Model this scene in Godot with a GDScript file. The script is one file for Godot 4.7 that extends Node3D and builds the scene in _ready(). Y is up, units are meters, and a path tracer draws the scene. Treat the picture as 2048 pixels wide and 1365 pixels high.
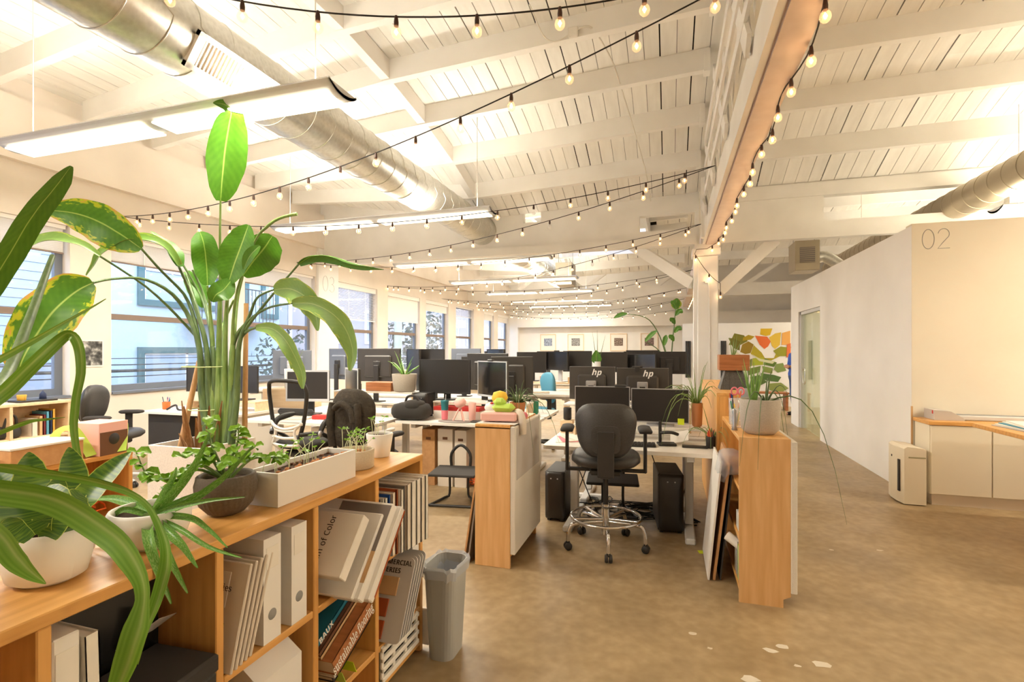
extends Node3D
# An open-plan studio office: plants and bookcases in front, desk islands, string lights under a board ceiling.

const FLAT := -1
var M := {}
var used := {}
var rng := RandomNumberGenerator.new()

# ---------------------------------------------------------------- helpers
func new_st() -> SurfaceTool:
	var st := SurfaceTool.new()
	st.begin(Mesh.PRIMITIVE_TRIANGLES)
	st.set_smooth_group(FLAT)
	return st

func tri(st: SurfaceTool, a: Vector3, b: Vector3, c: Vector3) -> void:
	st.add_vertex(a); st.add_vertex(c); st.add_vertex(b)

func quad(st: SurfaceTool, a: Vector3, b: Vector3, c: Vector3, d: Vector3) -> void:
	tri(st, a, b, c); tri(st, a, c, d)

# a flat face turned away from the point o
func face(st: SurfaceTool, v: Array, o: Vector3) -> void:
	var n: Vector3 = (v[1] - v[0]).cross(v[2] - v[0])
	var mid := Vector3.ZERO
	for p in v: mid += p
	mid /= v.size()
	var w := v.duplicate()
	if n.dot(mid - o) < 0: w.reverse()
	for i in range(1, w.size() - 1): tri(st, w[0], w[i], w[i + 1])

func bx(st: SurfaceTool, c: Vector3, s: Vector3, b := Basis(), r := 0.0) -> void:
	st.set_smooth_group(FLAT)
	var h := s / 2.0
	r = minf(r, minf(h.x, minf(h.y, h.z)) * 0.95)
	var ax := [Vector3.RIGHT, Vector3.UP, Vector3.BACK]
	for k in 3:
		var u: int = (k + 1) % 3
		var w: int = (k + 2) % 3
		for sg in [-1.0, 1.0]:
			var v := []
			for q in [[-1, -1], [1, -1], [1, 1], [-1, 1]]:
				v.append(c + b * (ax[k] * h[k] * sg + ax[u] * (h[u] - r) * q[0] + ax[w] * (h[w] - r) * q[1]))
			face(st, v, c)
			if r > 0.0:
				for s2 in [-1.0, 1.0]:
					var e := []
					for t in [-1.0, 1.0]: e.append(c + b * (ax[k] * h[k] * sg + ax[u] * (h[u] - r) * s2 + ax[w] * (h[w] - r) * t))
					for t in [1.0, -1.0]: e.append(c + b * (ax[k] * (h[k] - r) * sg + ax[u] * h[u] * s2 + ax[w] * (h[w] - r) * t))
					face(st, e, c)
	if r > 0.0:
		for sx in [-1.0, 1.0]:
			for sy in [-1.0, 1.0]:
				for sz in [-1.0, 1.0]:
					face(st, [c + b * Vector3(h.x * sx, (h.y - r) * sy, (h.z - r) * sz), c + b * Vector3((h.x - r) * sx, h.y * sy, (h.z - r) * sz), c + b * Vector3((h.x - r) * sx, (h.y - r) * sy, h.z * sz)], c)

# box between two corners
func bb(st: SurfaceTool, a: Vector3, b: Vector3, r := 0.0) -> void:
	bx(st, (a + b) / 2.0, (b - a).abs(), Basis(), r)

# a bar of w x h cross-section between two points
func bar(st: SurfaceTool, a: Vector3, b: Vector3, w: float, h: float, r := 0.0, up := Vector3.UP) -> void:
	var d := (b - a).normalized()
	var side := d.cross(up)
	if side.length() < 0.001: side = d.cross(Vector3.RIGHT)
	side = side.normalized()
	bx(st, (a + b) / 2.0, Vector3(w, h, a.distance_to(b)), Basis(side, side.cross(d) * -1.0 if side.cross(d).dot(up) < 0 else side.cross(d), d), r)

func tube(st: SurfaceTool, pts: Array, rads, n := 8, loop := false, flat_y := 1.0) -> void:
	st.set_smooth_group(1)
	var m := pts.size()
	var rings := []
	var ref := Vector3.UP
	var t0: Vector3 = (pts[1] - pts[0]).normalized()
	if absf(t0.dot(ref)) > 0.9: ref = Vector3.RIGHT
	for i in m:
		var a: Vector3 = pts[(i - 1 + m) % m] if loop or i > 0 else pts[0]
		var b: Vector3 = pts[(i + 1) % m] if loop or i < m - 1 else pts[m - 1]
		var t := (b - a).normalized()
		var u := (ref - t * ref.dot(t)).normalized()
		ref = u
		var v := t.cross(u)
		var r: float = rads if (rads is float or rads is int) else rads[i]
		var ring := []
		for k in n:
			var g := TAU * k / n
			ring.append(pts[i] + (u * cos(g) * flat_y + v * sin(g)) * r)
		rings.append(ring)
	for i in (m if loop else m - 1):
		var p: Array = rings[i]
		var q: Array = rings[(i + 1) % m]
		for k in n:
			var k2 := (k + 1) % n
			quad(st, p[k], p[k2], q[k2], q[k])
	if not loop:
		st.set_smooth_group(FLAT)
		for k in range(1, n - 1):
			tri(st, rings[0][0], rings[0][k + 1], rings[0][k])
			tri(st, rings[m - 1][0], rings[m - 1][k], rings[m - 1][k + 1])
	st.set_smooth_group(FLAT)

# a profile of (radius, height) turned about y; axes sx, sz make it oval
func lathe(st: SurfaceTool, prof: Array, n := 28, c := Vector3.ZERO, sx := 1.0, sz := 1.0, b := Basis(), smooth := true) -> void:
	st.set_smooth_group(2 if smooth else FLAT)
	for i in prof.size() - 1:
		var p: Vector2 = prof[i]
		var q: Vector2 = prof[i + 1]
		for k in n:
			var g := TAU * k / n
			var h := TAU * (k + 1) / n
			var a := c + b * Vector3(cos(g) * p.x * sx, p.y, sin(g) * p.x * sz)
			var d := c + b * Vector3(cos(h) * p.x * sx, p.y, sin(h) * p.x * sz)
			var e := c + b * Vector3(cos(h) * q.x * sx, q.y, sin(h) * q.x * sz)
			var f := c + b * Vector3(cos(g) * q.x * sx, q.y, sin(g) * q.x * sz)
			if p.x > 0.00001: tri(st, a, e, d)
			if q.x > 0.00001: tri(st, a, f, e)
	st.set_smooth_group(FLAT)

# an outline in a plane, given thickness; x and y axes of the outline and its normal come from b
func prism(st: SurfaceTool, poly: Array, o: Vector3, b: Basis, thick: float) -> void:
	st.set_smooth_group(FLAT)
	var pk := PackedVector2Array(poly)
	if Geometry2D.is_polygon_clockwise(pk): pk.reverse()
	var idx := Geometry2D.triangulate_polygon(pk)
	var at := func(p: Vector2, z: float) -> Vector3: return o + b.x * p.x + b.y * p.y + b.z * z
	for i in range(0, idx.size(), 3):
		var t := [pk[idx[i]], pk[idx[i + 1]], pk[idx[i + 2]]]
		if (t[1] - t[0]).cross(t[2] - t[0]) < 0: t.reverse()
		tri(st, at.call(t[0], thick / 2), at.call(t[1], thick / 2), at.call(t[2], thick / 2))
		tri(st, at.call(t[0], -thick / 2), at.call(t[2], -thick / 2), at.call(t[1], -thick / 2))
	for i in pk.size():
		var p := pk[i]
		var q := pk[(i + 1) % pk.size()]
		quad(st, at.call(p, -thick / 2), at.call(q, -thick / 2), at.call(q, thick / 2), at.call(p, thick / 2))

# four walls and a bottom of thickness t, without shared faces
func trough(st: SurfaceTool, lx: float, lz: float, h: float, t: float) -> void:
	for q in [[-lx, -lx + t, -lz, lz], [lx - t, lx, -lz, lz], [-lx + t, lx - t, -lz, -lz + t], [-lx + t, lx - t, lz - t, lz]]:
		bb(st, Vector3(q[0], 0, q[2]), Vector3(q[1], h, q[3]))
	bb(st, Vector3(-lx + t, 0.002, -lz + t), Vector3(lx - t, t, lz - t))

func round_rect(w: float, h: float, r: float, n := 5) -> Array:
	var out := []
	var cs := [[w / 2 - r, h / 2 - r, 0.0], [-w / 2 + r, h / 2 - r, 90.0], [-w / 2 + r, -h / 2 + r, 180.0], [w / 2 - r, -h / 2 + r, 270.0]]
	for q in cs:
		for k in n + 1:
			var g := deg_to_rad(q[2] + 90.0 * k / n)
			out.append(Vector2(q[0] + cos(g) * r, q[1] + sin(g) * r))
	return out

# a soft pillow-like slab: rounded-rectangle outline, domed on both faces; b gives its axes (z = thickness)
func pad(st: SurfaceTool, c: Vector3, b: Basis, w: float, h: float, t: float, r: float, bend := 0.0, taper := 1.0) -> void:
	st.set_smooth_group(3)
	var outl := round_rect(w, h, r, 6)
	var m := outl.size()
	var rings := [[0.0, 1.0], [0.55, 0.97], [0.88, 0.75], [1.0, 0.25], [1.0, -0.25], [0.88, -0.75], [0.55, -0.97], [0.0, -1.0]]
	var at := func(p: Vector2, z: float) -> Vector3:
		var q := p
		q.x *= lerpf(taper, 1.0, clampf(p.y / h + 0.5, 0, 1))
		return c + b.x * q.x + b.y * q.y + b.z * (z + bend * (q.x * q.x) / (w * w / 4))
	for i in rings.size() - 1:
		var p: Array = rings[i]
		var q: Array = rings[i + 1]
		for k in m:
			var k2 := (k + 1) % m
			var A: Vector3 = at.call(outl[k] * p[0], p[1] * t / 2)
			var B: Vector3 = at.call(outl[k2] * p[0], p[1] * t / 2)
			var C: Vector3 = at.call(outl[k2] * q[0], q[1] * t / 2)
			var D: Vector3 = at.call(outl[k] * q[0], q[1] * t / 2)
			if p[0] > 0.001: tri(st, A, C, B)
			if q[0] > 0.001: tri(st, A, D, C)
	st.set_smooth_group(FLAT)

func arc_pts(pts: Array, n := 6) -> Array:   # Catmull-Rom through the points
	var out := []
	var m := pts.size()
	for i in m - 1:
		var a: Vector3 = pts[maxi(i - 1, 0)]
		var b: Vector3 = pts[i]
		var c: Vector3 = pts[i + 1]
		var d: Vector3 = pts[mini(i + 2, m - 1)]
		for k in n: out.append(b.cubic_interpolate(c, a, d, float(k) / n))
	out.append(pts[m - 1])
	return out

# a leaf blade along its midrib, half-widths along it, turned to the normal nn; UV: u across, v along
func leaf(st: SurfaceTool, mid: Array, hw: Array, nn: Vector3, fold := 0.25, wave := 0.0, seedv := 0, nu := 6) -> void:
	var m := mid.size()
	st.set_smooth_group(4)
	var rows := []
	for i in m:
		var a: Vector3 = mid[maxi(i - 1, 0)]
		var b: Vector3 = mid[mini(i + 1, m - 1)]
		var t := (b - a).normalized()
		var side := t.cross(nn).normalized()
		var up := side.cross(t).normalized()
		var v := float(i) / (m - 1)
		var f := v * (hw.size() - 1)
		var w: float = lerpf(hw[int(f)], hw[mini(int(f) + 1, hw.size() - 1)], f - int(f))
		var row := []
		for k in nu + 1:
			var u := float(k) / nu * 2.0 - 1.0
			var wv := sin(v * 17.0 + seedv * 1.7 + (2.1 if u > 0 else 0.0)) * wave * absf(u) * w
			var ww := w * (1.0 + wave * 0.25 * sin(v * 29.0 + seedv))
			row.append([mid[i] + side * u * ww * cos(fold * absf(u)) + up * (absf(u) * ww * sin(fold) + wv), Vector2(u * 0.5 + 0.5, v)])
		rows.append(row)
	for i in m - 1:
		for k in nu:
			var A: Array = rows[i][k]
			var B: Array = rows[i][k + 1]
			var C: Array = rows[i + 1][k + 1]
			var D: Array = rows[i + 1][k]
			for q in [A, B, C, A, C, D]:
				st.set_uv(q[1]); st.add_vertex(q[0])
	st.set_smooth_group(FLAT)

func mi(called: String, mesh: Mesh, m: Material, parent: Node = null) -> MeshInstance3D:
	var o := MeshInstance3D.new()
	o.name = called if parent else numbered(called)
	o.mesh = mesh
	o.material_override = m
	(parent if parent else self).add_child(o, true)
	return o

func obj(called: String, st: SurfaceTool, m: Material, parent: Node = null) -> MeshInstance3D:
	st.generate_normals()
	return mi(called, st.commit(), m, parent)

func numbered(called: String) -> String:
	if not used.has(called):
		used[called] = 0
		return called
	used[called] += 1
	return "%s_%03d" % [called, used[called]]

func thing(called: String, label: String, category: String, at := Vector3.ZERO, turn := 0.0, group := "") -> Node3D:
	var o := Node3D.new()
	o.name = numbered(called)
	add_child(o)
	o.position = at
	o.rotation.y = turn
	tag(o, label, category, group)
	return o

func tag(o: Node, label: String, category: String, group := "") -> Node:
	o.set_meta("label", label)
	o.set_meta("category", category)
	if group: o.set_meta("group", group)
	return o

func struct(called: String) -> Node3D:
	var o := Node3D.new()
	o.name = called
	add_child(o)
	o.set_meta("kind", "structure")
	return o

# one-piece thing
func one(called: String, st: SurfaceTool, m: Material, label: String, category: String, group := "") -> MeshInstance3D:
	var o := obj(called, st, m)
	tag(o, label, category, group)
	return o

func text(called: String, words: String, size: float, depth: float, m: Material, parent: Node, xf: Transform3D, bold := false, serif := false) -> MeshInstance3D:
	var f := SystemFont.new()
	f.font_names = PackedStringArray(["Droid Serif" if serif else "Droid Sans"])
	if bold: f.font_weight = 700
	var t := TextMesh.new()
	t.font = f
	t.text = words
	t.font_size = 64
	t.pixel_size = size / 64.0
	t.depth = depth
	t.curve_step = 2.0
	var o := mi(called, t, m, parent)
	o.transform = xf
	return o

# ---------------------------------------------------------------- materials
func col(r: float, g: float, b: float) -> Color: return Color(r / 255.0, g / 255.0, b / 255.0)

func mat(key: String, c: Color, rough := 0.6, metal := 0.0) -> StandardMaterial3D:
	var m := StandardMaterial3D.new()
	m.resource_name = key
	m.albedo_color = c
	m.roughness = rough
	m.metallic = metal
	M[key] = m
	return m

func noise_tex(freq: float, sd: int, c0: Color, c1: Color, oct := 4, size := 256, c2 = null, kind := FastNoiseLite.TYPE_SIMPLEX_SMOOTH) -> NoiseTexture2D:
	var n := FastNoiseLite.new()
	n.noise_type = kind
	n.frequency = freq
	n.seed = sd
	n.fractal_octaves = oct
	var t := NoiseTexture2D.new()
	t.noise = n
	t.width = size
	t.height = size
	t.seamless = true
	t.generate_mipmaps = false
	var g := Gradient.new()
	g.set_color(0, c0)
	g.set_color(1, c1)
	if c2 != null: g.add_point(0.5, c2)
	t.color_ramp = g
	return t

func bump_tex(freq: float, sd: int, strength := 4.0, oct := 3) -> NoiseTexture2D:
	var n := FastNoiseLite.new()
	n.frequency = freq
	n.seed = sd
	n.fractal_octaves = oct
	var t := NoiseTexture2D.new()
	t.noise = n
	t.width = 256
	t.height = 256
	t.seamless = true
	t.generate_mipmaps = false
	t.as_normal_map = true
	t.bump_strength = strength
	return t

func tri_mat(key: String, tex: Texture2D, scale: Vector3, rough := 0.6, metal := 0.0, nrm: Texture2D = null, ns := 0.4) -> StandardMaterial3D:
	var m := mat(key, Color.WHITE, rough, metal)
	m.albedo_texture = tex
	m.uv1_triplanar = true
	m.uv1_world_triplanar = true
	m.uv1_scale = scale
	if nrm:
		m.normal_enabled = true
		m.normal_texture = nrm
		m.normal_scale = ns
	return m

func glow(key: String, c: Color, e: float) -> StandardMaterial3D:
	var m := mat(key, c, 0.5)
	m.emission_enabled = true
	m.emission = c
	m.emission_energy_multiplier = e
	return m

func img_mat(key: String, im: Image, rough := 0.6) -> StandardMaterial3D:
	var m := mat(key, Color.WHITE, rough)
	m.albedo_texture = ImageTexture.create_from_image(im)
	return m

func glass(key: String, c: Color, a := 0.08) -> StandardMaterial3D:
	var m := mat(key, Color(c, a), 0.03)
	m.transparency = BaseMaterial3D.TRANSPARENCY_ALPHA
	return m

func leaf_img(w: int, h: int, f: Callable) -> Image:
	var im := Image.create(w, h, false, Image.FORMAT_RGB8)
	for y in h:
		for x in w:
			im.set_pixel(x, y, f.call(float(x) / (w - 1), float(y) / (h - 1)))
	return im

func make_materials() -> void:
	var paint_nrm := bump_tex(0.02, 5, 2.0)
	tri_mat("paint", noise_tex(0.01, 11, col(232, 228, 221), col(244, 241, 235)), Vector3(0.35, 0.35, 0.35), 0.55, 0.0, paint_nrm, 0.15)
	tri_mat("wall_cream", noise_tex(0.01, 12, col(224, 213, 200), col(236, 226, 214)), Vector3(0.3, 0.3, 0.3), 0.7, 0.0, paint_nrm, 0.12)
	tri_mat("wall_white", noise_tex(0.01, 13, col(236, 233, 229), col(245, 243, 240)), Vector3(0.3, 0.3, 0.3), 0.6)
	tri_mat("wall_room", noise_tex(0.008, 14, col(229, 221, 204), col(238, 231, 214)), Vector3(0.3, 0.3, 0.3), 0.65)
	for k in 3: tri_mat("board_%d" % k, noise_tex(0.02, 20 + k, col(228 + k * 4, 224 + k * 4, 216 + k * 4), col(242 + k * 2, 239 + k * 2, 232 + k * 2)), Vector3(1.5, 1.5, 0.25), 0.6)
	mat("black_gloss", col(18, 17, 16), 0.25)
	var bag := mat("bag_film", Color(0.9, 0.92, 0.96, 0.32), 0.3)
	bag.transparency = BaseMaterial3D.TRANSPARENCY_ALPHA
	mat("dark_gap", col(40, 33, 26), 0.95)
	tri_mat("girder", noise_tex(0.02, 31, col(212, 194, 184), col(226, 210, 202), 4, 256), Vector3(0.8, 0.8, 0.8), 0.45)
	var conc := noise_tex(0.006, 41, col(160, 138, 105), col(188, 165, 129), 5, 1024, col(175, 152, 116))
	var fl := tri_mat("floor", conc, Vector3(0.22, 0.22, 0.22), 0.5, 0.0, bump_tex(0.05, 42, 2.0, 4), 0.10)
	fl.detail_enabled = true
	fl.detail_albedo = noise_tex(0.09, 43, Color(0.86, 0.84, 0.80), Color(1, 1, 1), 4, 512)
	fl.detail_blend_mode = BaseMaterial3D.BLEND_MODE_MUL
	fl.roughness_texture = noise_tex(0.02, 44, Color(0.62, 0.62, 0.62), Color(1, 1, 1), 4)
	mat("plaster_chip", col(214, 203, 184), 0.8)
	for q in [["wood_z", Vector3(7, 7, 0.55), 0], ["wood_y", Vector3(7, 0.5, 7), 1], ["wood_x", Vector3(0.55, 7, 7), 2]]:
		tri_mat(q[0], noise_tex(0.012, 50 + q[2], col(207, 149, 78), col(233, 180, 106), 5, 256, col(222, 165, 92)), q[1], 0.38)
	tri_mat("wood_maple", noise_tex(0.012, 55, col(214, 164, 106), col(233, 189, 133), 5), Vector3(6, 0.5, 6), 0.42)
	tri_mat("wood_pale", noise_tex(0.012, 56, col(222, 190, 150), col(238, 210, 172), 4), Vector3(0.6, 6, 6), 0.5)
	tri_mat("wood_brown", noise_tex(0.012, 57, col(150, 92, 52), col(190, 124, 76), 5), Vector3(0.8, 9, 9), 0.5)
	tri_mat("cardboard", noise_tex(0.03, 58, col(188, 140, 92), col(205, 158, 108), 4), Vector3(2, 2, 2), 0.85)
	tri_mat("pinboard", noise_tex(0.2, 60, col(226, 218, 205), col(241, 235, 224), 2), Vector3(4, 4, 4), 0.9, 0.0, bump_tex(0.2, 61, 6.0, 2), 0.5)
	mat("desk_white", col(238, 232, 222), 0.35)
	mat("steel_white", col(226, 224, 220), 0.4)
	mat("cab_cream", col(236, 226, 204), 0.45)
	mat("black", col(46, 43, 40), 0.5)
	mat("black_matte", col(54, 50, 47), 0.8)
	tri_mat("leather", noise_tex(0.05, 62, col(48, 46, 45), col(66, 63, 60), 3), Vector3(5, 5, 5), 0.42, 0.0, bump_tex(0.12, 63, 5.0, 3), 0.3)
	tri_mat("fabric_black", noise_tex(0.15, 64, col(44, 41, 38), col(68, 64, 58), 2), Vector3(6, 6, 6), 0.9, 0.0, bump_tex(0.2, 65, 5.0, 2), 0.5)
	tri_mat("fabric_jacket", noise_tex(0.02, 66, col(44, 38, 30), col(68, 59, 47), 4), Vector3(3, 3, 3), 0.95, 0.0, bump_tex(0.03, 67, 8.0, 4), 0.7)
	mat("screen", col(36, 32, 29), 0.34).metallic_specular = 0.55
	mat("screen_gloss", col(36, 34, 33), 0.16).metallic_specular = 0.9
	mat("bezel", col(42, 38, 35), 0.5)
	mat("monitor_back", col(64, 59, 54), 0.45)
	mat("silver", col(188, 188, 190), 0.3, 0.6)
	mat("silver_paint", col(205, 206, 208), 0.4, 0.2)
	mat("chrome", col(220, 220, 222), 0.08, 1.0)
	tri_mat("galvanized", noise_tex(0.03, 70, col(196, 194, 186), col(222, 221, 214), 4, 256, null, FastNoiseLite.TYPE_CELLULAR), Vector3(3, 3, 3), 0.3, 0.85)
	mat("duct_dull", col(172, 160, 138), 0.4, 0.7)
	mat("grey_frame", col(120, 126, 138), 0.5, 0.3)
	mat("rail_brown", col(128, 110, 98), 0.5)
	mat("white", col(240, 236, 230), 0.5)
	mat("white_gloss", col(244, 240, 234), 0.22)
	mat("paper", col(240, 234, 224), 0.8)
	mat("paper_warm", col(228, 216, 200), 0.8)
	mat("paper_grey", col(196, 188, 180), 0.8)
	mat("pink_clay", col(206, 150, 136), 0.8)
	mat("soil", col(66, 44, 30), 1.0)
	mat("terracotta", col(196, 132, 84), 0.85)
	mat("clay_pebble", col(202, 140, 92), 0.85)
	tri_mat("concrete_pot", noise_tex(0.05, 71, col(170, 160, 146), col(192, 182, 168), 4), Vector3(6, 6, 6), 0.85)
	tri_mat("concrete_warm", noise_tex(0.08, 72, col(190, 174, 148), col(214, 200, 176), 4), Vector3(6, 6, 6), 0.85)
	tri_mat("ribbed_brown", noise_tex(0.06, 73, col(84, 72, 58), col(110, 96, 80), 4), Vector3(6, 6, 6), 0.75)
	tri_mat("planter_pale", noise_tex(0.06, 74, col(222, 216, 206), col(238, 232, 222), 3), Vector3(3, 3, 3), 0.7)
	tri_mat("stem", noise_tex(0.02, 75, col(92, 126, 56), col(146, 170, 96), 3), Vector3(6, 1.0, 6), 0.5)
	tri_mat("stem_dark", noise_tex(0.02, 76, col(62, 86, 48), col(112, 136, 80), 3), Vector3(6, 1.0, 6), 0.45)
	tri_mat("husk", noise_tex(0.03, 77, col(120, 82, 48), col(196, 150, 100), 4), Vector3(9, 1.5, 9), 0.9)
	tri_mat("bamboo", noise_tex(0.03, 78, col(192, 146, 96), col(218, 176, 124), 3), Vector3(9, 1.2, 9), 0.5)
	mat("twine", col(190, 206, 150), 0.7)
	mat("cord", col(30, 27, 24), 0.7)
	mat("cord_white", col(226, 220, 208), 0.6)
	mat("socket", col(66, 40, 28), 0.5)
	glow("filament", Color(1.0, 0.80, 0.54), 24.0)
	var gb := glow("bulb_glass", Color(1.0, 0.66, 0.36), 0.55)
	gb.albedo_color = Color(1.0, 0.93, 0.85, 0.16)
	gb.transparency = BaseMaterial3D.TRANSPARENCY_ALPHA
	gb.roughness = 0.05
	glow("lens", Color(1.0, 0.95, 0.84), 2.2)
	glass("window_glass", Color(0.9, 0.95, 1.0), 0.06)
	glass("door_glass", Color(0.82, 0.92, 0.78), 0.14)
	glass("clear_plastic", Color(0.95, 0.95, 0.95), 0.25)
	var mesh_net := mat("mesh_net", Color(0.06, 0.06, 0.06, 0.42), 0.8)
	mesh_net.transparency = BaseMaterial3D.TRANSPARENCY_ALPHA
	var liner := mat("liner", Color(0.86, 0.89, 0.94, 0.55), 0.3)
	liner.transparency = BaseMaterial3D.TRANSPARENCY_ALPHA
	for q in [["red", 196, 48, 40], ["orange", 232, 112, 48], ["teal", 28, 112, 136], ["teal_dark", 40, 118, 126], ["blue", 36, 86, 168], ["navy", 38, 50, 84], ["green", 38, 128, 92], ["lime", 190, 222, 92], ["neon", 214, 232, 40], ["yellow", 240, 200, 66], ["pink", 238, 186, 174], ["hot_pink", 232, 126, 138], ["grey", 150, 150, 148], ["grey_bin", 168, 168, 164], ["mauve", 128, 118, 112], ["olive", 164, 158, 120], ["rust", 172, 84, 40], ["brown", 108, 70, 44], ["tan", 206, 168, 122], ["ink", 52, 48, 46], ["maroon", 110, 34, 40], ["mustard", 206, 158, 60], ["sky_blue", 84, 150, 176], ["skin", 196, 146, 118], ["denim", 52, 74, 118], ["shirt_blue", 50, 92, 190], ["hair", 48, 34, 26], ["lightgrey", 205, 203, 200]]:
		mat(q[0], col(q[1], q[2], q[3]), 0.65)
	# outdoors
	tri_mat("stucco_blue", noise_tex(0.1, 80, col(180, 200, 214), col(198, 215, 227), 3), Vector3(1, 1, 1), 0.9)
	mat("siding", col(172, 188, 204), 0.8)
	mat("siding_low", col(168, 178, 198), 0.8)
	tri_mat("stucco_pink", noise_tex(0.1, 81, col(150, 142, 144), col(166, 158, 160), 3), Vector3(1, 1, 1), 0.9)
	mat("green_trim", col(44, 98, 104), 0.6)
	mat("asphalt", col(120, 122, 126), 0.9)
	mat("night_glass", col(70, 88, 110), 0.1).metallic_specular = 0.8
	mat("curtain", col(170, 186, 206), 0.9)
	mat("pole_cream", col(196, 196, 170), 0.8)
	mat("foliage_dark", col(52, 74, 66), 0.8)
	mat("bark", col(60, 50, 46), 0.9)
	# leaves
	var fn := FastNoiseLite.new()
	fn.seed = 3
	fn.frequency = 0.06
	var lf := func(u: float, v: float, blot: float) -> Color:
		var d := absf(u - 0.5) * 2.0
		var vein := 0.5 + 0.5 * sin((v * 120.0 + d * 16.0))
		var c := col(72, 122, 26).lerp(col(102, 152, 46), 0.18 * vein + 0.3 * fn.get_noise_2d(u * 60, v * 200))
		c = c.lerp(col(160, 186, 96), smoothstep(0.05, 0.02, d))
		var e := d + 0.5 * fn.get_noise_2d(u * 120, v * 160) + blot - 1.05
		if blot > 0.0:
			c = c.lerp(col(186, 190, 40), smoothstep(-0.05, 0.12, e) * 0.9)
			c = c.lerp(col(206, 150, 84), smoothstep(0.2, 0.32, e) * 0.8)
		return c
	var defs := {
		"leaf_green": leaf_img(96, 384, func(u, v): return lf.call(u, v, 0.0)),
		"leaf_blotched": leaf_img(128, 384, func(u, v): return lf.call(u, v, 0.30)),
		"leaf_pale": leaf_img(96, 256, func(u, v): return lf.call(u, v, 0.12).lerp(col(178, 196, 140), 0.5)),
		"leaf_blade": leaf_img(64, 256, func(u, v): return col(86, 138, 28).lerp(col(150, 182, 80), 0.35 + 0.15 * sin(u * 34.0) + 0.35 * fn.get_noise_2d(u * 60, v * 14)).lerp(col(196, 208, 150), smoothstep(0.22, 0.0, absf(u - 0.42)) * 0.45)),
		"leaf_snake": leaf_img(96, 256, func(u, v):
			var n := fn.get_noise_2d(u * 12, v * 420)
			return col(190, 200, 90) if absf(u - 0.5) > 0.47 else col(58, 100, 32).lerp(col(140, 166, 50), clampf(0.35 + 1.3 * n, 0, 1) * 0.7)),
		"leaf_aloe": leaf_img(64, 256, func(u, v): return col(104, 158, 62).lerp(col(170, 202, 122), clampf(0.3 + 1.2 * fn.get_noise_2d(u * 140, v * 420), 0, 1))),
		"leaf_jade": leaf_img(32, 64, func(u, v): return col(96, 152, 24).lerp(col(158, 202, 64), 0.5 + 0.5 * fn.get_noise_2d(u * 50, v * 60))),
	}
	for k in defs:
		var m := img_mat(k, defs[k], 0.38)
		m.backlight_enabled = true
		m.backlight = Color(0.20, 0.26, 0.05)

# ---------------------------------------------------------------- the place
const WALL_X := -7.4
const HEAD_Z := -9.56
const FAR_Z := -23.8
const JOIST_D := [-0.2, 0.78, 1.77, 2.76, 3.75, 4.74, 5.68, 6.65, 7.63, 8.6, 10.6, 11.6, 12.6, 13.6, 14.6, 15.6, 16.6, 17.5, 19.3, 20.4, 21.5, 22.6]
const WINDOWS := [[2.9, 0.9], [0.3, -1.85], [-2.4, -4.61], [-5.12, -7.1], [-7.45, -9.38], [-10.17, -11.87], [-12.4, -14.28], [-14.69, -16.42], [-17.08, -18.86], [-20.0, -21.27], [-21.82, -23.4]]

func crown(d: float) -> float:
	var lo := -0.8
	var hi := 9.56
	if d < -0.8:
		lo = -9.4; hi = -0.8
	if d > 9.56:
		lo = 9.56; hi = 18.2
	if d > 18.2:
		lo = 18.2; hi = 26.0
	var t := (d - (lo + hi) / 2) / ((hi - lo) / 2)
	return 4.99 - 1.08 * t * t

func joist_y(x: float, d: float) -> float:   # underside of the joists
	var c := crown(d)
	if x < -3.4: return lerpf(4.52, c, clampf((x - WALL_X) / (-3.4 - WALL_X), 0, 1))
	return c + 0.18 * clampf((x + 3.4) / 4.0, 0, 1)

func set_up_view() -> void:
	var cam := Camera3D.new()
	cam.name = "camera"
	cam.projection = Camera3D.PROJECTION_FRUSTUM
	cam.near = 0.05
	cam.far = 300.0
	cam.size = 0.05 * 1365.0 / 1020.0
	cam.frustum_offset = Vector2(0, 0.05 * 17.5 / 1020.0)
	cam.position = Vector3(0, 1.55, 0)
	cam.rotation.y = atan(315.0 / 1020.0)
	add_child(cam)
	cam.current = true
	var e := Environment.new()
	e.background_mode = Environment.BG_SKY
	var sky := Sky.new()
	var sm := ProceduralSkyMaterial.new()
	sm.sky_top_color = Color(0.70, 0.79, 0.92)
	sm.sky_horizon_color = Color(0.86, 0.91, 0.98)
	sm.ground_bottom_color = Color(0.42, 0.43, 0.45)
	sm.ground_horizon_color = Color(0.60, 0.63, 0.67)
	sm.sky_curve = 0.25
	sm.sky_energy_multiplier = 2.2
	sm.ground_energy_multiplier = 1.0
	sky.sky_material = sm
	e.sky = sky
	e.tonemap_mode = Environment.TONE_MAPPER_LINEAR
	e.tonemap_exposure = 1.42
	e.sdfgi_enabled = true
	e.ssao_enabled = true
	e.ssil_enabled = true
	var we := WorldEnvironment.new()
	we.name = "environment"
	we.environment = e
	add_child(we)

func pane_box(parent: Node, called: String, a: Vector3, b: Vector3, m: Material, r := 0.0) -> MeshInstance3D:
	var st := new_st()
	bb(st, a, b, r)
	return obj(called, st, m, parent)

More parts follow.
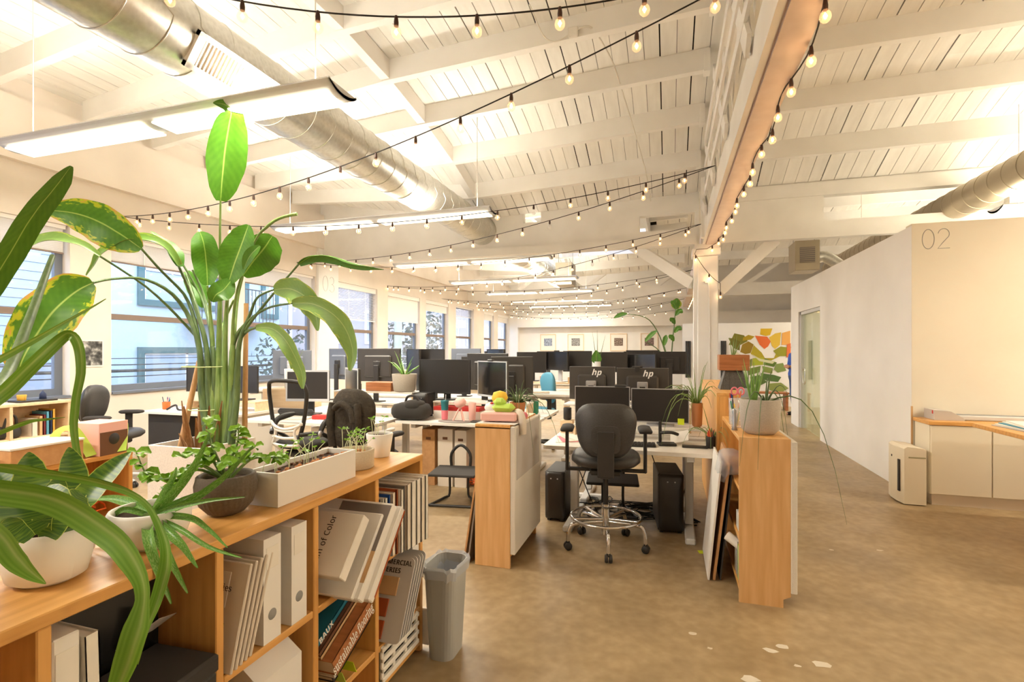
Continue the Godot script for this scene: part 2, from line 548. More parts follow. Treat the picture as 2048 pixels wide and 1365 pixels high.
func build_shell() -> void:
	# floor
	var f := struct("floor")
	pane_box(f, "slab", Vector3(-7.8, -0.2, 4.6), Vector3(9.8, 0, -24.2), M.floor)
	var chip := new_st()
	var crng := RandomNumberGenerator.new()
	crng.seed = 9
	for q in [[0.36, -2.62, 0.036], [0.43, -2.50, 0.045], [0.32, -2.52, 0.025], [0.50, -2.90, 0.03], [0.56, -2.96, 0.03], [0.71, -2.85, 0.035], [0.12, -2.95, 0.02], [0.20, -2.83, 0.013], [0.60, -2.80, 0.014], [1.55, -4.6, 0.02], [1.2, -4.5, 0.016]]:
		var o := Vector3(q[0], 0.0008, q[1])
		var ring := []
		for k in 9:
			var g := TAU * k / 9
			ring.append(o + Vector3(cos(g) * 1.5, 0, sin(g)) * q[2] * crng.randf_range(0.55, 1.0))
		for k in 9: tri(chip, o, ring[(k + 1) % 9], ring[k])
	obj("worn_patch", chip, M.plaster_chip, f).set_meta("kind", "stuff")
	# left wall with its window openings
	var w := struct("wall_left")
	pane_box(w, "parapet", Vector3(-7.65, 0, 4.6), Vector3(WALL_X, 0.96, -24.2), M.wall_cream)
	pane_box(w, "upper_wall", Vector3(-7.65, 3.15, 4.6), Vector3(WALL_X, 4.95, -24.2), M.wall_cream)
	pane_box(w, "beam", Vector3(WALL_X, 3.78, 4.6), Vector3(WALL_X + 0.1, 4.52, HEAD_Z), M.wall_cream)
	pane_box(w, "beam", Vector3(WALL_X, 3.78, HEAD_Z), Vector3(WALL_X + 0.1, 4.52, -23.8), M.wall_cream)
	var edge := 4.6
	for q in WINDOWS:
		pane_box(w, "pier", Vector3(-7.65, 0.96, edge), Vector3(WALL_X, 3.15, q[0]), M.wall_cream)
		edge = q[1]
	pane_box(w, "pier", Vector3(-7.65, 0.96, edge), Vector3(WALL_X, 3.15, -24.2), M.wall_cream)
	pane_box(w, "number_pier", Vector3(WALL_X, 0, -9.42), Vector3(WALL_X + 0.06, 3.78, -10.12), M.wall_white)
	numeral(w, "03", 0.34, Transform3D(Basis(Vector3.UP, PI / 2), Vector3(WALL_X + 0.062, 2.86, -9.56)), M.lightgrey)
	for i in WINDOWS.size():
		build_window(i + 1, WINDOWS[i][0], WINDOWS[i][1], i)
	# the other walls
	var fw := struct("wall_far")
	pane_box(fw, "wall", Vector3(-7.65, 0, FAR_Z), Vector3(9.8, 5.6, -24.2), M.wall_white)
	pane_box(fw, "soffit", Vector3(-7.0, 2.62, FAR_Z), Vector3(9.5, 3.2, -23.4), M.wall_white)
	pane_box(fw, "corner_pier", Vector3(WALL_X, 0, FAR_Z), Vector3(-6.95, 5.0, -23.45), M.wall_white)
	pane_box(fw, "conduit", Vector3(-6.9, 2.52, -23.78), Vector3(2.0, 2.545, -23.8 + 0.03), M.wall_white)
	pane_box(fw, "conduit", Vector3(-3.2, 0.2, -23.78), Vector3(-3.17, 2.54, -23.8 + 0.03), M.wall_white)
	var bw := struct("wall_back")
	pane_box(bw, "wall", Vector3(-7.65, 0, 4.3), Vector3(9.8, 5.6, 4.6), M.wall_cream)
	var rw := struct("wall_right")
	pane_box(rw, "wall", Vector3(9.5, 0, 4.6), Vector3(9.8, 5.6, -24.2), M.wall_cream)
	build_ceiling()
	build_headers()
	build_truss()
	build_room()
	build_mural_wall()

func build_window(n: int, z0: float, z1: float, i: int) -> void:
	var o := struct("window_%d" % n)
	var xa := -7.60
	var xb := -7.54
	var fr := new_st()
	for q in [[z0, z0 - 0.05], [z1 + 0.09, z1]]: bb(fr, Vector3(xa, 0.96, q[0]), Vector3(xb, 3.15, q[1]))
	bb(fr, Vector3(xa, 0.96, z0 - 0.05), Vector3(xb, 1.05, z1 + 0.09))
	bb(fr, Vector3(xa, 3.09, z0 - 0.05), Vector3(xb, 3.15, z1 + 0.09))
	obj("frame", fr, M.grey_frame, o)
	pane_box(o, "rail", Vector3(xa - 0.01, 1.98, z0 - 0.05), Vector3(xb + 0.02, 2.06, z1 + 0.09), M.rail_brown)
	pane_box(o, "pane", Vector3(-7.575, 1.05, z0 - 0.05), Vector3(-7.569, 1.98, z1 + 0.09), M.window_glass)
	pane_box(o, "pane", Vector3(-7.575, 2.06, z0 - 0.05), Vector3(-7.569, 3.09, z1 + 0.09), M.window_glass)
	pane_box(o, "sill", Vector3(-7.54, 0.93, z0 - 0.002), Vector3(WALL_X + 0.03, 0.962, z1 + 0.002), M.grey_frame if i < 5 else M.wall_white)
	var low := 2.80
	var slatted := i < 5 or i == 5 or i == 8
	if i == 5: low = 2.30
	if i == 6: low = 2.36
	if slatted:
		pane_box(o, "head_rail", Vector3(-7.50, 3.02 if i == 5 else 3.10, z0 - 0.03), Vector3(-7.43, 3.148, z1 + 0.03), M.white)
		var st := new_st()
		var y := 3.09 if i != 5 else 3.0
		while y > low:
			bx(st, Vector3(-7.465, y, (z0 + z1) / 2), Vector3(0.024, 0.003, absf(z0 - z1) - 0.08), Basis(Vector3.BACK, 0.9 if i < 5 else 0.25))
			y -= 0.022 if i < 5 else 0.03
		obj("slats", st, M.white, o).set_meta("kind", "stuff")
		pane_box(o, "bottom_rail", Vector3(-7.48, low - 0.02, z0 - 0.04), Vector3(-7.45, low, z1 + 0.04), M.rail_brown if i < 5 else M.white)
		for zz in [z0 - 0.5, z1 + 0.5]:
			pane_box(o, "ladder_tape", Vector3(-7.452, low, zz), Vector3(-7.449, 3.1, zz - 0.012), M.white)
	else:
		pane_box(o, "roller", Vector3(-7.50, 3.04, z0 - 0.02), Vector3(-7.41, 3.148, z1 + 0.02), M.white)
		pane_box(o, "shade", Vector3(-7.462, low, z0 - 0.04), Vector3(-7.456, 3.05, z1 + 0.04), M.white)

func strip_board(x0: float, x1: float, d0: float, d1: float, lift: float, thick: float, n: int) -> SurfaceTool:
	var st := new_st()
	var ring := []
	for i in n + 1:
		var d := lerpf(d0, d1, float(i) / n)
		var ya := joist_y(x0, d) + lift
		var yb := joist_y(x1, d) + lift
		ring.append([Vector3(x0, ya, -d), Vector3(x1, yb, -d), Vector3(x1, yb + thick, -d), Vector3(x0, ya + thick, -d)])
	for i in n:
		var a: Array = ring[i]
		var b: Array = ring[i + 1]
		var o: Vector3 = (a[0] + a[2] + b[0] + b[2]) / 4
		for k in 4: face(st, [a[k], a[(k + 1) % 4], b[(k + 1) % 4], b[k]], o)
	for k in [0, n]:
		face(st, ring[k].duplicate(), (ring[0][0] + ring[n][2]) / 2)
	return st

func build_ceiling() -> void:
	var c := struct("ceiling")
	var brng := RandomNumberGenerator.new()
	brng.seed = 21
	var spans := [[-0.8, 9.56], [9.56, 18.2], [18.2, 23.9], [-4.5, -0.8]]
	for b in 4:
		var x := WALL_X
		while x < 9.4:
			var wd := 0.192 if b == 0 else 0.32
			var x1 := minf(x + wd, 9.5)
			var gap: float = [0.006, 0.010, 0.016, 0.008][brng.randi() % 4]
			var parts := [spans[b]]
			if b == 1 and x > -3.2 and x < -0.6: parts = [[9.56, 12.8], [16.0, 18.2]]
			for q in parts:
				obj("plank", strip_board(x, x1 - gap, q[0], q[1], 0.25 + brng.randf_range(0, 0.006), 0.02, 14 if b == 0 else 8), M["board_%d" % (brng.randi() % 3)], c)
			x = x1
	# the roof deck above the planks; its skylight opening has a curb
	for q in [[-4.5, -0.8, -7.65, 9.8], [-0.8, 9.56, -7.65, 9.8], [9.56, 12.8, -7.65, 9.8], [12.8, 16.0, -7.65, -3.2], [12.8, 16.0, -0.6, 9.8], [16.0, 18.2, -7.65, 9.8], [18.2, 24.0, -7.65, 9.8]]:
		var xs := [q[2], q[3]]
		if q[3] > 0.6 and q[2] < 0.6: xs.insert(1, 0.6)
		if q[3] > -3.4 and q[2] < -3.4: xs.insert(1, -3.4)
		for k in xs.size() - 1: obj("roof_deck", strip_board(xs[k], xs[k + 1], q[0], q[1], 0.33, 0.12, 14), M.dark_gap, c)
	for q in [[-3.26, -3.2, -12.8, -16.0], [-0.6, -0.54, -12.8, -16.0]]: pane_box(c, "skylight_curb", Vector3(q[0], 4.7, q[2]), Vector3(q[1], 5.9, q[3]), M.wall_white)
	for q in [-12.74, -16.0]: pane_box(c, "skylight_curb", Vector3(-3.26, 4.5, q), Vector3(-0.54, 5.9, q - 0.06), M.wall_white)
	for k in 4: pane_box(c, "skylight_bar", Vector3(-3.2, 5.75, -13.1 - k * 0.85), Vector3(-0.6, 5.83, -13.16 - k * 0.85), M.white)
	pane_box(c, "skylight_pane", Vector3(-3.26, 5.86, -12.74), Vector3(-0.54, 5.87, -16.06), M.window_glass)
	# joists
	for d in JOIST_D:
		var b0 := new_st()
		var hw := 0.048
		for seg in [[WALL_X + 0.1, -3.4], [-3.4, 0.46]]:
			joist_piece(b0, seg[0], seg[1], d, hw)
		obj("joist", b0, M.paint, c)
		var b1 := new_st()
		joist_piece(b1, 0.9, 9.5, d, hw)
		obj("joist", b1, M.paint, c)
		var hg := new_st()
		bb(hg, Vector3(0.40, joist_y(0.45, d) - 0.03, -d + 0.075), Vector3(0.47, joist_y(0.45, d) + 0.24, -d - 0.075))
		obj("joist_hanger", hg, M.paint, c)
	for i in JOIST_D.size() - 1:
		if JOIST_D[i + 1] - JOIST_D[i] > 1.4: continue
		var da: float = JOIST_D[i] + 0.048
		var db: float = JOIST_D[i + 1] - 0.048
		var bl := new_st()
		var o := Vector3(-3.4, joist_y(-3.4, da) + 0.12, -(da + db) / 2)
		var v := []
		for q in [[-3.46, da], [-3.34, da], [-3.34, db], [-3.46, db]]:
			v.append([Vector3(q[0], joist_y(-3.4, q[1]) + 0.01, -q[1]), Vector3(q[0], joist_y(-3.4, q[1]) + 0.25, -q[1])])
		for k in 4: face(bl, [v[k][0], v[(k + 1) % 4][0], v[(k + 1) % 4][1], v[k][1]], o)
		face(bl, [v[0][0], v[1][0], v[2][0], v[3][0]], o)
		obj("blocking", bl, M.paint, c)
	# small junction box and wiring on the joist over the pendants
	var jb := thing("junction_box", "small white conduit box on the joist with cables running out", "junction box", Vector3(-1.02, joist_y(-1, 5.68) + 0.04, -5.60))
	var s := new_st()
	bx(s, Vector3.ZERO, Vector3(0.11, 0.11, 0.05), Basis(), 0.01)
	obj("box", s, M.cord_white, jb)
	s = new_st()
	tube(s, arc_pts([Vector3(-0.05, -0.02, 0), Vector3(-0.2, -0.08, 0.02), Vector3(-0.33, 0.0, 0.06), Vector3(-0.42, 0.2, 0.3)]), 0.008, 6)
	var w1 := obj("wiring", s, M.cord_white, c)
	w1.position = jb.position
	s = new_st()
	tube(s, arc_pts([Vector3(0.05, 0.02, 0), Vector3(0.2, 0.03, -0.03), Vector3(0.36, -0.08, -0.5), Vector3(0.42, -0.14, -1.03), Vector3(0.55, -0.4, -2.0), Vector3(0.66, -0.66, -2.98), Vector3(0.7, -0.86, -3.85)]), 0.008, 6)
	var w2 := obj("wiring", s, M.cord_white, c)
	w2.position = jb.position

func joist_piece(st: SurfaceTool, xa: float, xb: float, d: float, hw: float) -> void:
	var ya := joist_y(xa, d)
	var yb := joist_y(xb, d)
	var o := Vector3((xa + xb) / 2, (ya + yb) / 2 + 0.13, -d)
	var v := []
	for q in [[xa, ya], [xb, yb]]:
		v.append([Vector3(q[0], q[1], -d + hw), Vector3(q[0], q[1], -d - hw), Vector3(q[0], q[1] + 0.27, -d - hw), Vector3(q[0], q[1] + 0.27, -d + hw)])
	for k in 4: face(st, [v[0][k], v[0][(k + 1) % 4], v[1][(k + 1) % 4], v[1][k]], o)
	face(st, v[0].duplicate(), o)
	face(st, v[1].duplicate(), o)

func build_headers() -> void:
	var t := struct("trim_1")
	var za := HEAD_Z
	var zb := HEAD_Z - 0.14
	var y0 := 3.41
	# boarded cross beam left of the post, with its two openings
	for q in [[-7.4, -2.72, y0, 4.9], [-2.72, -2.37, y0, 4.02], [-2.72, -2.37, 4.3, 4.9], [-2.37, -0.52, y0, 4.9], [-0.52, 0.43, y0, 3.70], [-0.52, 0.43, 3.98, 4.9], [0.43, 0.5, y0, 4.9]]:
		pane_box(t, "panel", Vector3(q[0], q[2], za), Vector3(q[1], q[3], zb), M.paint)
	pane_box(t, "bottom_rail", Vector3(-7.4, 3.41, za + 0.05), Vector3(0.45, 3.56, za), M.paint)
	for q in [[0.8, 2.43, y0, 4.9], [2.43, 4.9, y0, 3.69], [2.43, 4.9, 4.1, 4.9], [4.9, 9.5, y0, 4.9]]:
		pane_box(t, "panel", Vector3(q[0], q[2], za), Vector3(q[1], q[3], zb), M.paint)
	pane_box(t, "top_rail", Vector3(0.8, 4.1, za + 0.03), Vector3(9.5, 4.32, za), M.paint)
	# farther cross beams
	var t2 := struct("trim_2")
	pane_box(t2, "beam", Vector3(-7.4, 3.35, -18.2), Vector3(9.5, 3.75, -18.4), M.paint)
	for x in [-5.5, -3.0, -0.5, 2.4, 5.0]:
		var s := new_st()
		bar(s, Vector3(x, 3.7, -18.3), Vector3(x + 1.0, 4.4, -18.3), 0.1, 0.12)
		obj("brace", s, M.paint, t2)
	# post with its capital, and the knee braces
	var p := struct("trim_3")
	pane_box(p, "post", Vector3(0.47, 0, za + 0.02), Vector3(0.81, 3.2, za - 0.32), M.wall_white, 0.012)
	pane_box(p, "side_board", Vector3(0.41, 0, za - 0.02), Vector3(0.47, 3.2, za - 0.3), M.wall_white)
	pane_box(p, "capital", Vector3(0.38, 3.2, za + 0.06), Vector3(0.85, 3.33, za - 0.36), M.wall_white, 0.012)
	pane_box(p, "capital", Vector3(0.42, 3.33, za + 0.03), Vector3(0.83, 3.41, za - 0.33), M.wall_white)
	var c := new_st()
	tube(c, arc_pts([Vector3(0.58, 2.75, za + 0.035), Vector3(0.60, 2.72, za + 0.035), Vector3(0.66, 2.55, za + 0.035), Vector3(0.67, 1.0, za + 0.035)]), 0.012, 6)
	obj("conduit", c, M.wall_white, p)
	for q in [[Vector3(0.85, 2.6, za - 0.2), Vector3(1.75, 3.45, za - 0.2)], [Vector3(0.40, 2.75, za - 0.25), Vector3(-1.0, 3.9, za - 1.2)]]:
		var s := new_st()
		bar(s, q[0], q[1], 0.14, 0.2)
		obj("knee_brace", s, M.paint, p)

func build_truss() -> void:
	var t := struct("trim_4")
	var y0 := 3.41
	pane_box(t, "bottom_chord", Vector3(0.57, y0, 4.3), Vector3(0.80, y0 + 0.06, HEAD_Z), M.girder)
	pane_box(t, "side_plank", Vector3(0.55, y0 - 0.01, 4.3), Vector3(0.595, y0 + 0.30, HEAD_Z), M.paint)
	pane_box(t, "side_plank", Vector3(0.78, y0 + 0.005, 4.3), Vector3(0.81, y0 + 0.30, HEAD_Z), M.paint)
	pane_box(t, "cover_plank", Vector3(0.61, y0 - 0.022, 4.3), Vector3(0.80, y0, HEAD_Z), M.girder)
	pane_box(t, "far_chord", Vector3(0.56, y0, HEAD_Z - 0.4), Vector3(0.80, y0 + 0.3, -23.4), M.girder)
	var top := new_st()
	var prev := Vector3.ZERO
	for i in 15:
		var d := lerpf(-4.2, 9.5, i / 14.0)
		var p := Vector3(0.68, joist_y(0.6, d) + 0.06, -d)
		if i > 0: bar(top, prev, p, 0.22, 0.16)
		prev = p
	obj("top_chord", top, M.paint, t)
	# web planks: long slanting boards in a few layers
	for k in 9:
		var d0: float = -3.4 + k * 1.45
		for s in [[0.0, 1.35, 0.50], [1.35, 0.05, 0.66], [0.25, 1.05, 0.58]]:
			var da: float = d0 + s[0]
			var db: float = minf(d0 + s[1], 9.4)
			if da > 9.4: continue
			var st := new_st()
			bar(st, Vector3(s[2] + 0.02, y0 + 0.24, -da), Vector3(s[2] + 0.02, joist_y(0.6, db) - 0.02, -db), 0.03, 0.16, 0.0, Vector3(0, 0, 1))
			obj("web_plank", st, M.paint, t)
	for k in 3:
		var yy := y0 + 0.46 + k * 0.3
		pane_box(t, "rail_plank", Vector3(0.50 - 0.012 * k, yy, 4.3), Vector3(0.525 - 0.012 * k, yy + 0.11, -8.2 + k * 0.2), M.paint)
	var up := new_st()
	bb(up, Vector3(0.5, y0, -8.95), Vector3(0.56, 4.4, -9.1))
	obj("web_post", up, M.paint, t)

func build_room() -> void:
	var r := struct("wall_room")
	var X := 2.46
	var h := 2.87
	pane_box(r, "side_wall", Vector3(X, 0, -6.44), Vector3(X + 0.14, h, -9.89), M.wall_white)
	pane_box(r, "side_wall", Vector3(X, 2.30, -9.89), Vector3(X + 0.14, h, -11.42), M.wall_white)
	pane_box(r, "side_wall", Vector3(X, 0, -11.42), Vector3(X + 0.14, h, -12.06), M.wall_white)
	pane_box(r, "front_wall", Vector3(X + 0.002, 0, -6.438), Vector3(9.5, h + 0.02, -6.58), M.wall_room)
	pane_box(r, "rear_wall", Vector3(X + 0.14, 0, -11.92), Vector3(9.5, h, -12.06), M.wall_white)
	pane_box(r, "lid", Vector3(X + 0.14, h - 0.12, -6.58), Vector3(9.5, h - 0.02, -11.92), M.wall_white)
	mat("room_green", col(214, 226, 178), 0.8)
	pane_box(r, "inner_wall", Vector3(5.4, 0, -6.58), Vector3(5.5, h - 0.12, -11.92), M.room_green)
	numeral(r, "02", 0.205, Transform3D(Basis(), Vector3(2.555, 2.615, -6.437)), M.grey)
	pane_box(r, "edge_trim", Vector3(X - 0.004, 0, -6.434), Vector3(X + 0.012, 0.95, -6.446), M.tan)
	# sliding glass door
	var d := struct("door_1")
	var fr := new_st()
	bb(fr, Vector3(X + 0.03, 2.24, -9.89), Vector3(X + 0.11, 2.30, -11.42))
	bb(fr, Vector3(X + 0.03, 0, -11.36), Vector3(X + 0.11, 2.30, -11.42))
	bb(fr, Vector3(X + 0.03, 0, -9.89), Vector3(X + 0.11, 2.30, -9.93))
	obj("frame", fr, M.silver_paint, d)
	pane_box(d, "pane", Vector3(X + 0.06, 0.01, -9.93), Vector3(X + 0.072, 2.24, -10.72), M.door_glass)
	pane_box(d, "pane", Vector3(X + 0.08, 0.01, -10.70), Vector3(X + 0.092, 2.24, -11.36), M.door_glass)
	var hd := new_st()
	var lp := []
	for q in round_rect(0.16, 0.30, 0.06): lp.append(Vector3(X - 0.02, 1.05 + q.y, -10.88 + q.x))
	tube(hd, lp, 0.012, 6, true)
	obj("handle", hd, M.chrome, d)
	# a lit pendant inside the glass room
	var lamp := thing("room_lamp", "small white cone lamp glowing behind the glass door", "lamp", Vector3(4.3, 1.86, -10.9))
	var s := new_st()
	lathe(s, [Vector2(0.05, 0.2), Vector2(0.10, 0.0), Vector2(0.095, 0.0), Vector2(0.045, 0.19)], 18)
	obj("lamp_shade", s, M.white, lamp)
	s = new_st()
	lathe(s, [Vector2(0, 0.02), Vector2(0.05, 0.04), Vector2(0.05, 0.1), Vector2(0, 0.13)], 10)
	obj("lamp_bulb", s, glow("room_bulb", Color(1, 0.88, 0.6), 8.0), lamp)
	s = new_st()
	tube(s, [Vector3(0, 0.2, 0), Vector3(0, 0.89, 0)], 0.004, 5)
	obj("cable", s, M.cord, lamp)
	add_omni(lamp, Vector3(0, 0.07, 0), Color(1, 0.86, 0.6), 1.2, 0.05)
	# ceiling panel lights of the glass room
	for q in [Vector3(4.0, h - 0.13, -8.6), Vector3(4.0, h - 0.13, -10.6)]:
		var cl := thing("room_ceiling_light", "flat white ceiling light inside the glass room, %s" % ("near the door" if q.z < -10 else "deeper inside"), "light", q)
		var p := new_st()
		bx(p, Vector3(0, -0.01, 0), Vector3(0.6, 0.02, 0.6))
		obj("light_panel", p, M.lens, cl)
		add_area(cl, Vector3(0, -0.03, 0), Vector2(0.56, 0.56), Color(1.0, 0.95, 0.78), 1.1, false)

func add_omni(parent: Node, at: Vector3, c: Color, e: float, size: float) -> OmniLight3D:
	var l := OmniLight3D.new()
	l.name = "glow_light"
	l.position = at
	l.light_color = c
	l.light_energy = e
	l.light_size = size
	l.omni_range = 40.0
	l.omni_attenuation = 2.0
	l.shadow_enabled = true
	parent.add_child(l, true)
	return l

func add_area(parent: Node, at: Vector3, size: Vector2, c: Color, e: float, up: bool) -> AreaLight3D:
	var l := AreaLight3D.new()
	l.name = "panel_light"
	l.position = at
	l.rotation.x = PI / 2 if up else -PI / 2
	l.area_size = size
	l.light_color = c
	l.light_energy = e
	l.area_range = 40.0
	l.area_attenuation = 2.0
	l.shadow_enabled = true
	parent.add_child(l, true)
	return l

func build_mural_wall() -> void:
	var r := struct("wall_mural")
	pane_box(r, "wall", Vector3(0.36, 0, -15.5), Vector3(5.2, 2.30, -15.62), M.wall_white)
	# painted fields, each a flat shape of paint on the wall
	var fields := [
		["mural_a", 124, 120, 40, [[1459,690],[1470,668],[1489,672],[1496,683],[1482,690]]], ["mural_b", 108, 104, 34, [[1458,677],[1467,696],[1480,701],[1481,684],[1468,678]]],
		["mural_c", 150, 122, 36, [[1482,704],[1486,690],[1498,684],[1508,690],[1502,706],[1492,708]]], ["mural_d", 176, 150, 30, [[1487,682],[1503,680],[1510,674],[1498,671],[1488,676]]],
		["mural_e", 176, 160, 40, [[1504,708],[1510,692],[1525,706],[1531,716],[1548,716],[1552,706],[1560,712],[1540,722],[1518,718]]], ["mural_f", 226, 112, 56, [[1512,673],[1535,675],[1542,684],[1537,693],[1530,698],[1521,690]]],
		["mural_g", 214, 178, 40, [[1523,659],[1545,659],[1541,671],[1533,673],[1522,670]]], ["mural_h", 222, 188, 70, [[1540,676],[1551,669],[1562,667],[1560,690],[1551,698],[1545,692]]],
		["mural_i", 150, 150, 44, [[1548,702],[1562,694],[1576,696],[1574,712],[1556,712]]], ["mural_j", 230, 170, 90, [[1565,668],[1580,664],[1580,690],[1564,690]]],
		["mural_k", 172, 180, 52, [[1507,717],[1528,715],[1527,729],[1506,731]]], ["mural_l", 96, 122, 50, [[1531,717],[1554,725],[1548,733],[1529,729]]], ["mural_m", 122, 130, 66, [[1494,722],[1505,718],[1504,732],[1494,735]]],
		["mural_n", 130, 150, 84, [[1553,728],[1566,726],[1572,740],[1556,744],[1549,738]]], ["mural_o", 82, 112, 58, [[1524,746],[1548,749],[1562,753],[1556,762],[1536,760],[1524,756]]],
		["mural_p", 118, 138, 66, [[1496,738],[1522,732],[1520,744],[1498,750]]], ["mural_q", 130, 146, 72, [[1526,732],[1546,736],[1545,746],[1528,743]]], ["mural_r", 92, 118, 60, [[1502,754],[1520,750],[1534,763],[1520,770],[1504,766]]],
		["mural_s", 140, 152, 82, [[1540,766],[1562,764],[1576,774],[1560,784],[1540,778]]], ["mural_t", 216, 214, 184, [[1468,700],[1486,712],[1500,712],[1494,722],[1470,712]]], ["mural_u", 206, 206, 170, [[1506,709],[1522,718],[1550,722],[1545,727],[1520,722]]], ["mural_v", 222, 120, 70, [[1574,690],[1581,688],[1581,714],[1573,714]]]]
	for q in fields:
		if not M.has(q[0]): mat(q[0], col(q[1], q[2], q[3]), 0.8)
		var poly := []
		for p in q[4]:
			# wall coordinates: metres along and up the wall
			poly.append(Vector2((p[0] - 1437.0) * 0.01266 + 1.324, 2.285 - (p[1] - 648.0) * 0.01414))
		var mid := Vector2.ZERO
		for p in poly: mid += p / poly.size()
		for i in poly.size(): poly[i] = mid + (poly[i] - mid) * 1.05
		var st := new_st()
		prism(st, poly, Vector3(0, 0, -15.4985 + 0.0006 * r.get_child_count()), Basis(), 0.003)
		obj("painted_field", st, M[q[0]], r)

# thin stroked digits cut as slim rods on the wall, h tall
func numeral(parent: Node, digits: String, h: float, xf: Transform3D, m: Material) -> void:
	var x0 := 0.0
	for d in digits:
		var w := h * 0.52
		var pts := []
		if d == "0":
			for k in 28: pts.append(Vector3(w / 2 + cos(TAU * k / 28) * w / 2, h / 2 + sin(TAU * k / 28) * h / 2, 0))
		elif d == "2":
			for k in 13:
				var g := deg_to_rad(170.0 - 200.0 * k / 12)
				pts.append(Vector3(w / 2 + cos(g) * w * 0.46, h * 0.72 + sin(g) * h * 0.28, 0))
			pts.append_array([Vector3(w * 0.45, h * 0.3, 0), Vector3(w * 0.02, 0, 0), Vector3(w, 0, 0)])
		else:
			for k in 12:
				var g := deg_to_rad(150.0 - 240.0 * k / 11)
				pts.append(Vector3(w / 2 + cos(g) * w * 0.42, h * 0.76 + sin(g) * h * 0.24, 0))
			for k in 13:
				var g := deg_to_rad(90.0 - 240.0 * k / 12)
				pts.append(Vector3(w / 2 + cos(g) * w * 0.5, h * 0.26 + sin(g) * h * 0.26, 0))
		var p2 := []
		for p in pts: p2.append(p + Vector3(x0, 0, 0))
		var st := new_st()
		tube(st, p2, h * 0.014, 5, d == "0")
		obj("digit", st, m, parent).transform = xf
		x0 += h * 0.66

func build_outside() -> void:
	var g := new_st()
	bb(g, Vector3(-80, -3.2, 30), Vector3(-7.8, -3.0, -90))
	var street := obj("street", g, M.asphalt)
	tag(street, "grey street lying below the windows", "street")
	# pale blue house with green window trim
	var b := thing("blue_house", "pale blue stucco house with dark green window frames outside", "building", Vector3(-13, -3, 0))
	var s := new_st()
	bb(s, Vector3(-6, 0, -8.55), Vector3(0, 12, -14.6))
	obj("wall", s, M.stucco_blue, b)
	for q in [[-9.62, -13.2, 5.7, 8.2], [-9.62, -12.4, 1.9, 4.62], [-13.75, -14.5, 5.6, 9.0]]:
		house_window(b, 0.0, q[0], q[1], q[2], q[3], M.green_trim)
	s = new_st()
	bb(s, Vector3(0, 5.35, -10.9), Vector3(0.7, 5.42, -13.6))
	obj("balcony_floor", s, M.grey_frame, b)
	s = new_st()
	for k in 19: tube(s, [Vector3(0.68, 5.4, -10.92 - k * 0.147), Vector3(0.68, 6.4, -10.92 - k * 0.147)], 0.012, 5)
	tube(s, [Vector3(0.68, 6.4, -10.9), Vector3(0.68, 6.4, -13.6)], 0.02, 5)
	obj("railing", s, M.ink, b)
	# clapboard house
	var c := thing("clapboard_house", "light grey-blue clapboard house outside the leftmost window", "building", Vector3(-13.2, -3, 0))
	s = new_st()
	bb(s, Vector3(-6, 0, 2), Vector3(0, 12, -8.2))
	obj("wall", s, M.siding_low, c)
	for k in 34:
		s = new_st()
		bx(s, Vector3(0.012, 4.35 + k * 0.2, -3.2), Vector3(0.03, 0.19, 9.9), Basis(Vector3.BACK, 0.07))
		obj("clapboard", s, M.siding, c)
	s = new_st()
	bb(s, Vector3(0, 0, -8.2), Vector3(0.12, 12, -8.45))
	obj("corner_board", s, M.siding, c)
	house_window(c, 0.05, -5.2, -7.2, 2.6, 4.0, M.maroon)
	# pinkish building farther on
	var p := thing("pink_building", "pinkish stucco apartment house outside the farther windows", "building", Vector3(-18, -3, 0))
	s = new_st()
	bb(s, Vector3(-8, 0, -17), Vector3(0, 16, -75))
	obj("wall", s, M.stucco_pink, p)
	for k in 13:
		for fl in 3:
			house_window(p, 0.0, -19.0 - k * 4.2, -21.0 - k * 4.2, 1.6 + fl * 3.3, 3.7 + fl * 3.3, M.white)
	# street tree and pole and wires
	var tr := thing("street_tree", "dark leafy street tree standing outside the middle windows", "tree", Vector3(-12.5, -3, -24.0))
	s = new_st()
	tube(s, [Vector3(0, 0, 0), Vector3(0.1, 2.5, 0.05), Vector3(0, 4.6, 0)], [0.16, 0.12, 0.06], 8)
	obj("trunk", s, M.bark, tr)
	leaf_cloud(tr, Vector3(0, 5.0, 0), Vector3(1.5, 2.6, 2.2), 900, 0.16, 5)
	var t2 := thing("street_shrub", "dark leafy tree top close outside the third window", "tree", Vector3(-10.6, -3, -12.3))
	s = new_st()
	tube(s, [Vector3(0, 0, 0), Vector3(0.05, 3.0, 0)], [0.12, 0.06], 8)
	obj("trunk", s, M.bark, t2)
	leaf_cloud(t2, Vector3(0, 4.0, 0), Vector3(0.9, 1.3, 1.2), 500, 0.09, 8)
	var po := thing("utility_pole", "cream coloured round pole on the pavement outside", "pole", Vector3(-12.0, -3, -21.0))
	s = new_st()
	tube(s, [Vector3.ZERO, Vector3(0, 11, 0)], [0.2, 0.16], 12)
	obj("shaft", s, M.pole_cream, po)
	var k2 := 0
	for q in [[-11.0, 1.23, 0.014], [-11.0, 1.10, 0.035], [-11.0, 0.98, 0.012], [-11.4, 1.36, 0.01]]:
		s = new_st()
		tube(s, arc_pts([Vector3(q[0], q[1] + 0.25, 4), Vector3(q[0], q[1], -8), Vector3(q[0], q[1] + 0.1, -20), Vector3(q[0], q[1] + 0.3, -50)]), q[2], 5)
		one("power_line", s, M.cord, ["thin street cable outside, second from the top", "thickest dark street cable outside the windows", "lowest thin street cable outside the windows", "topmost thin street cable outside the windows"][k2], "cable", "street cables")
		k2 += 1

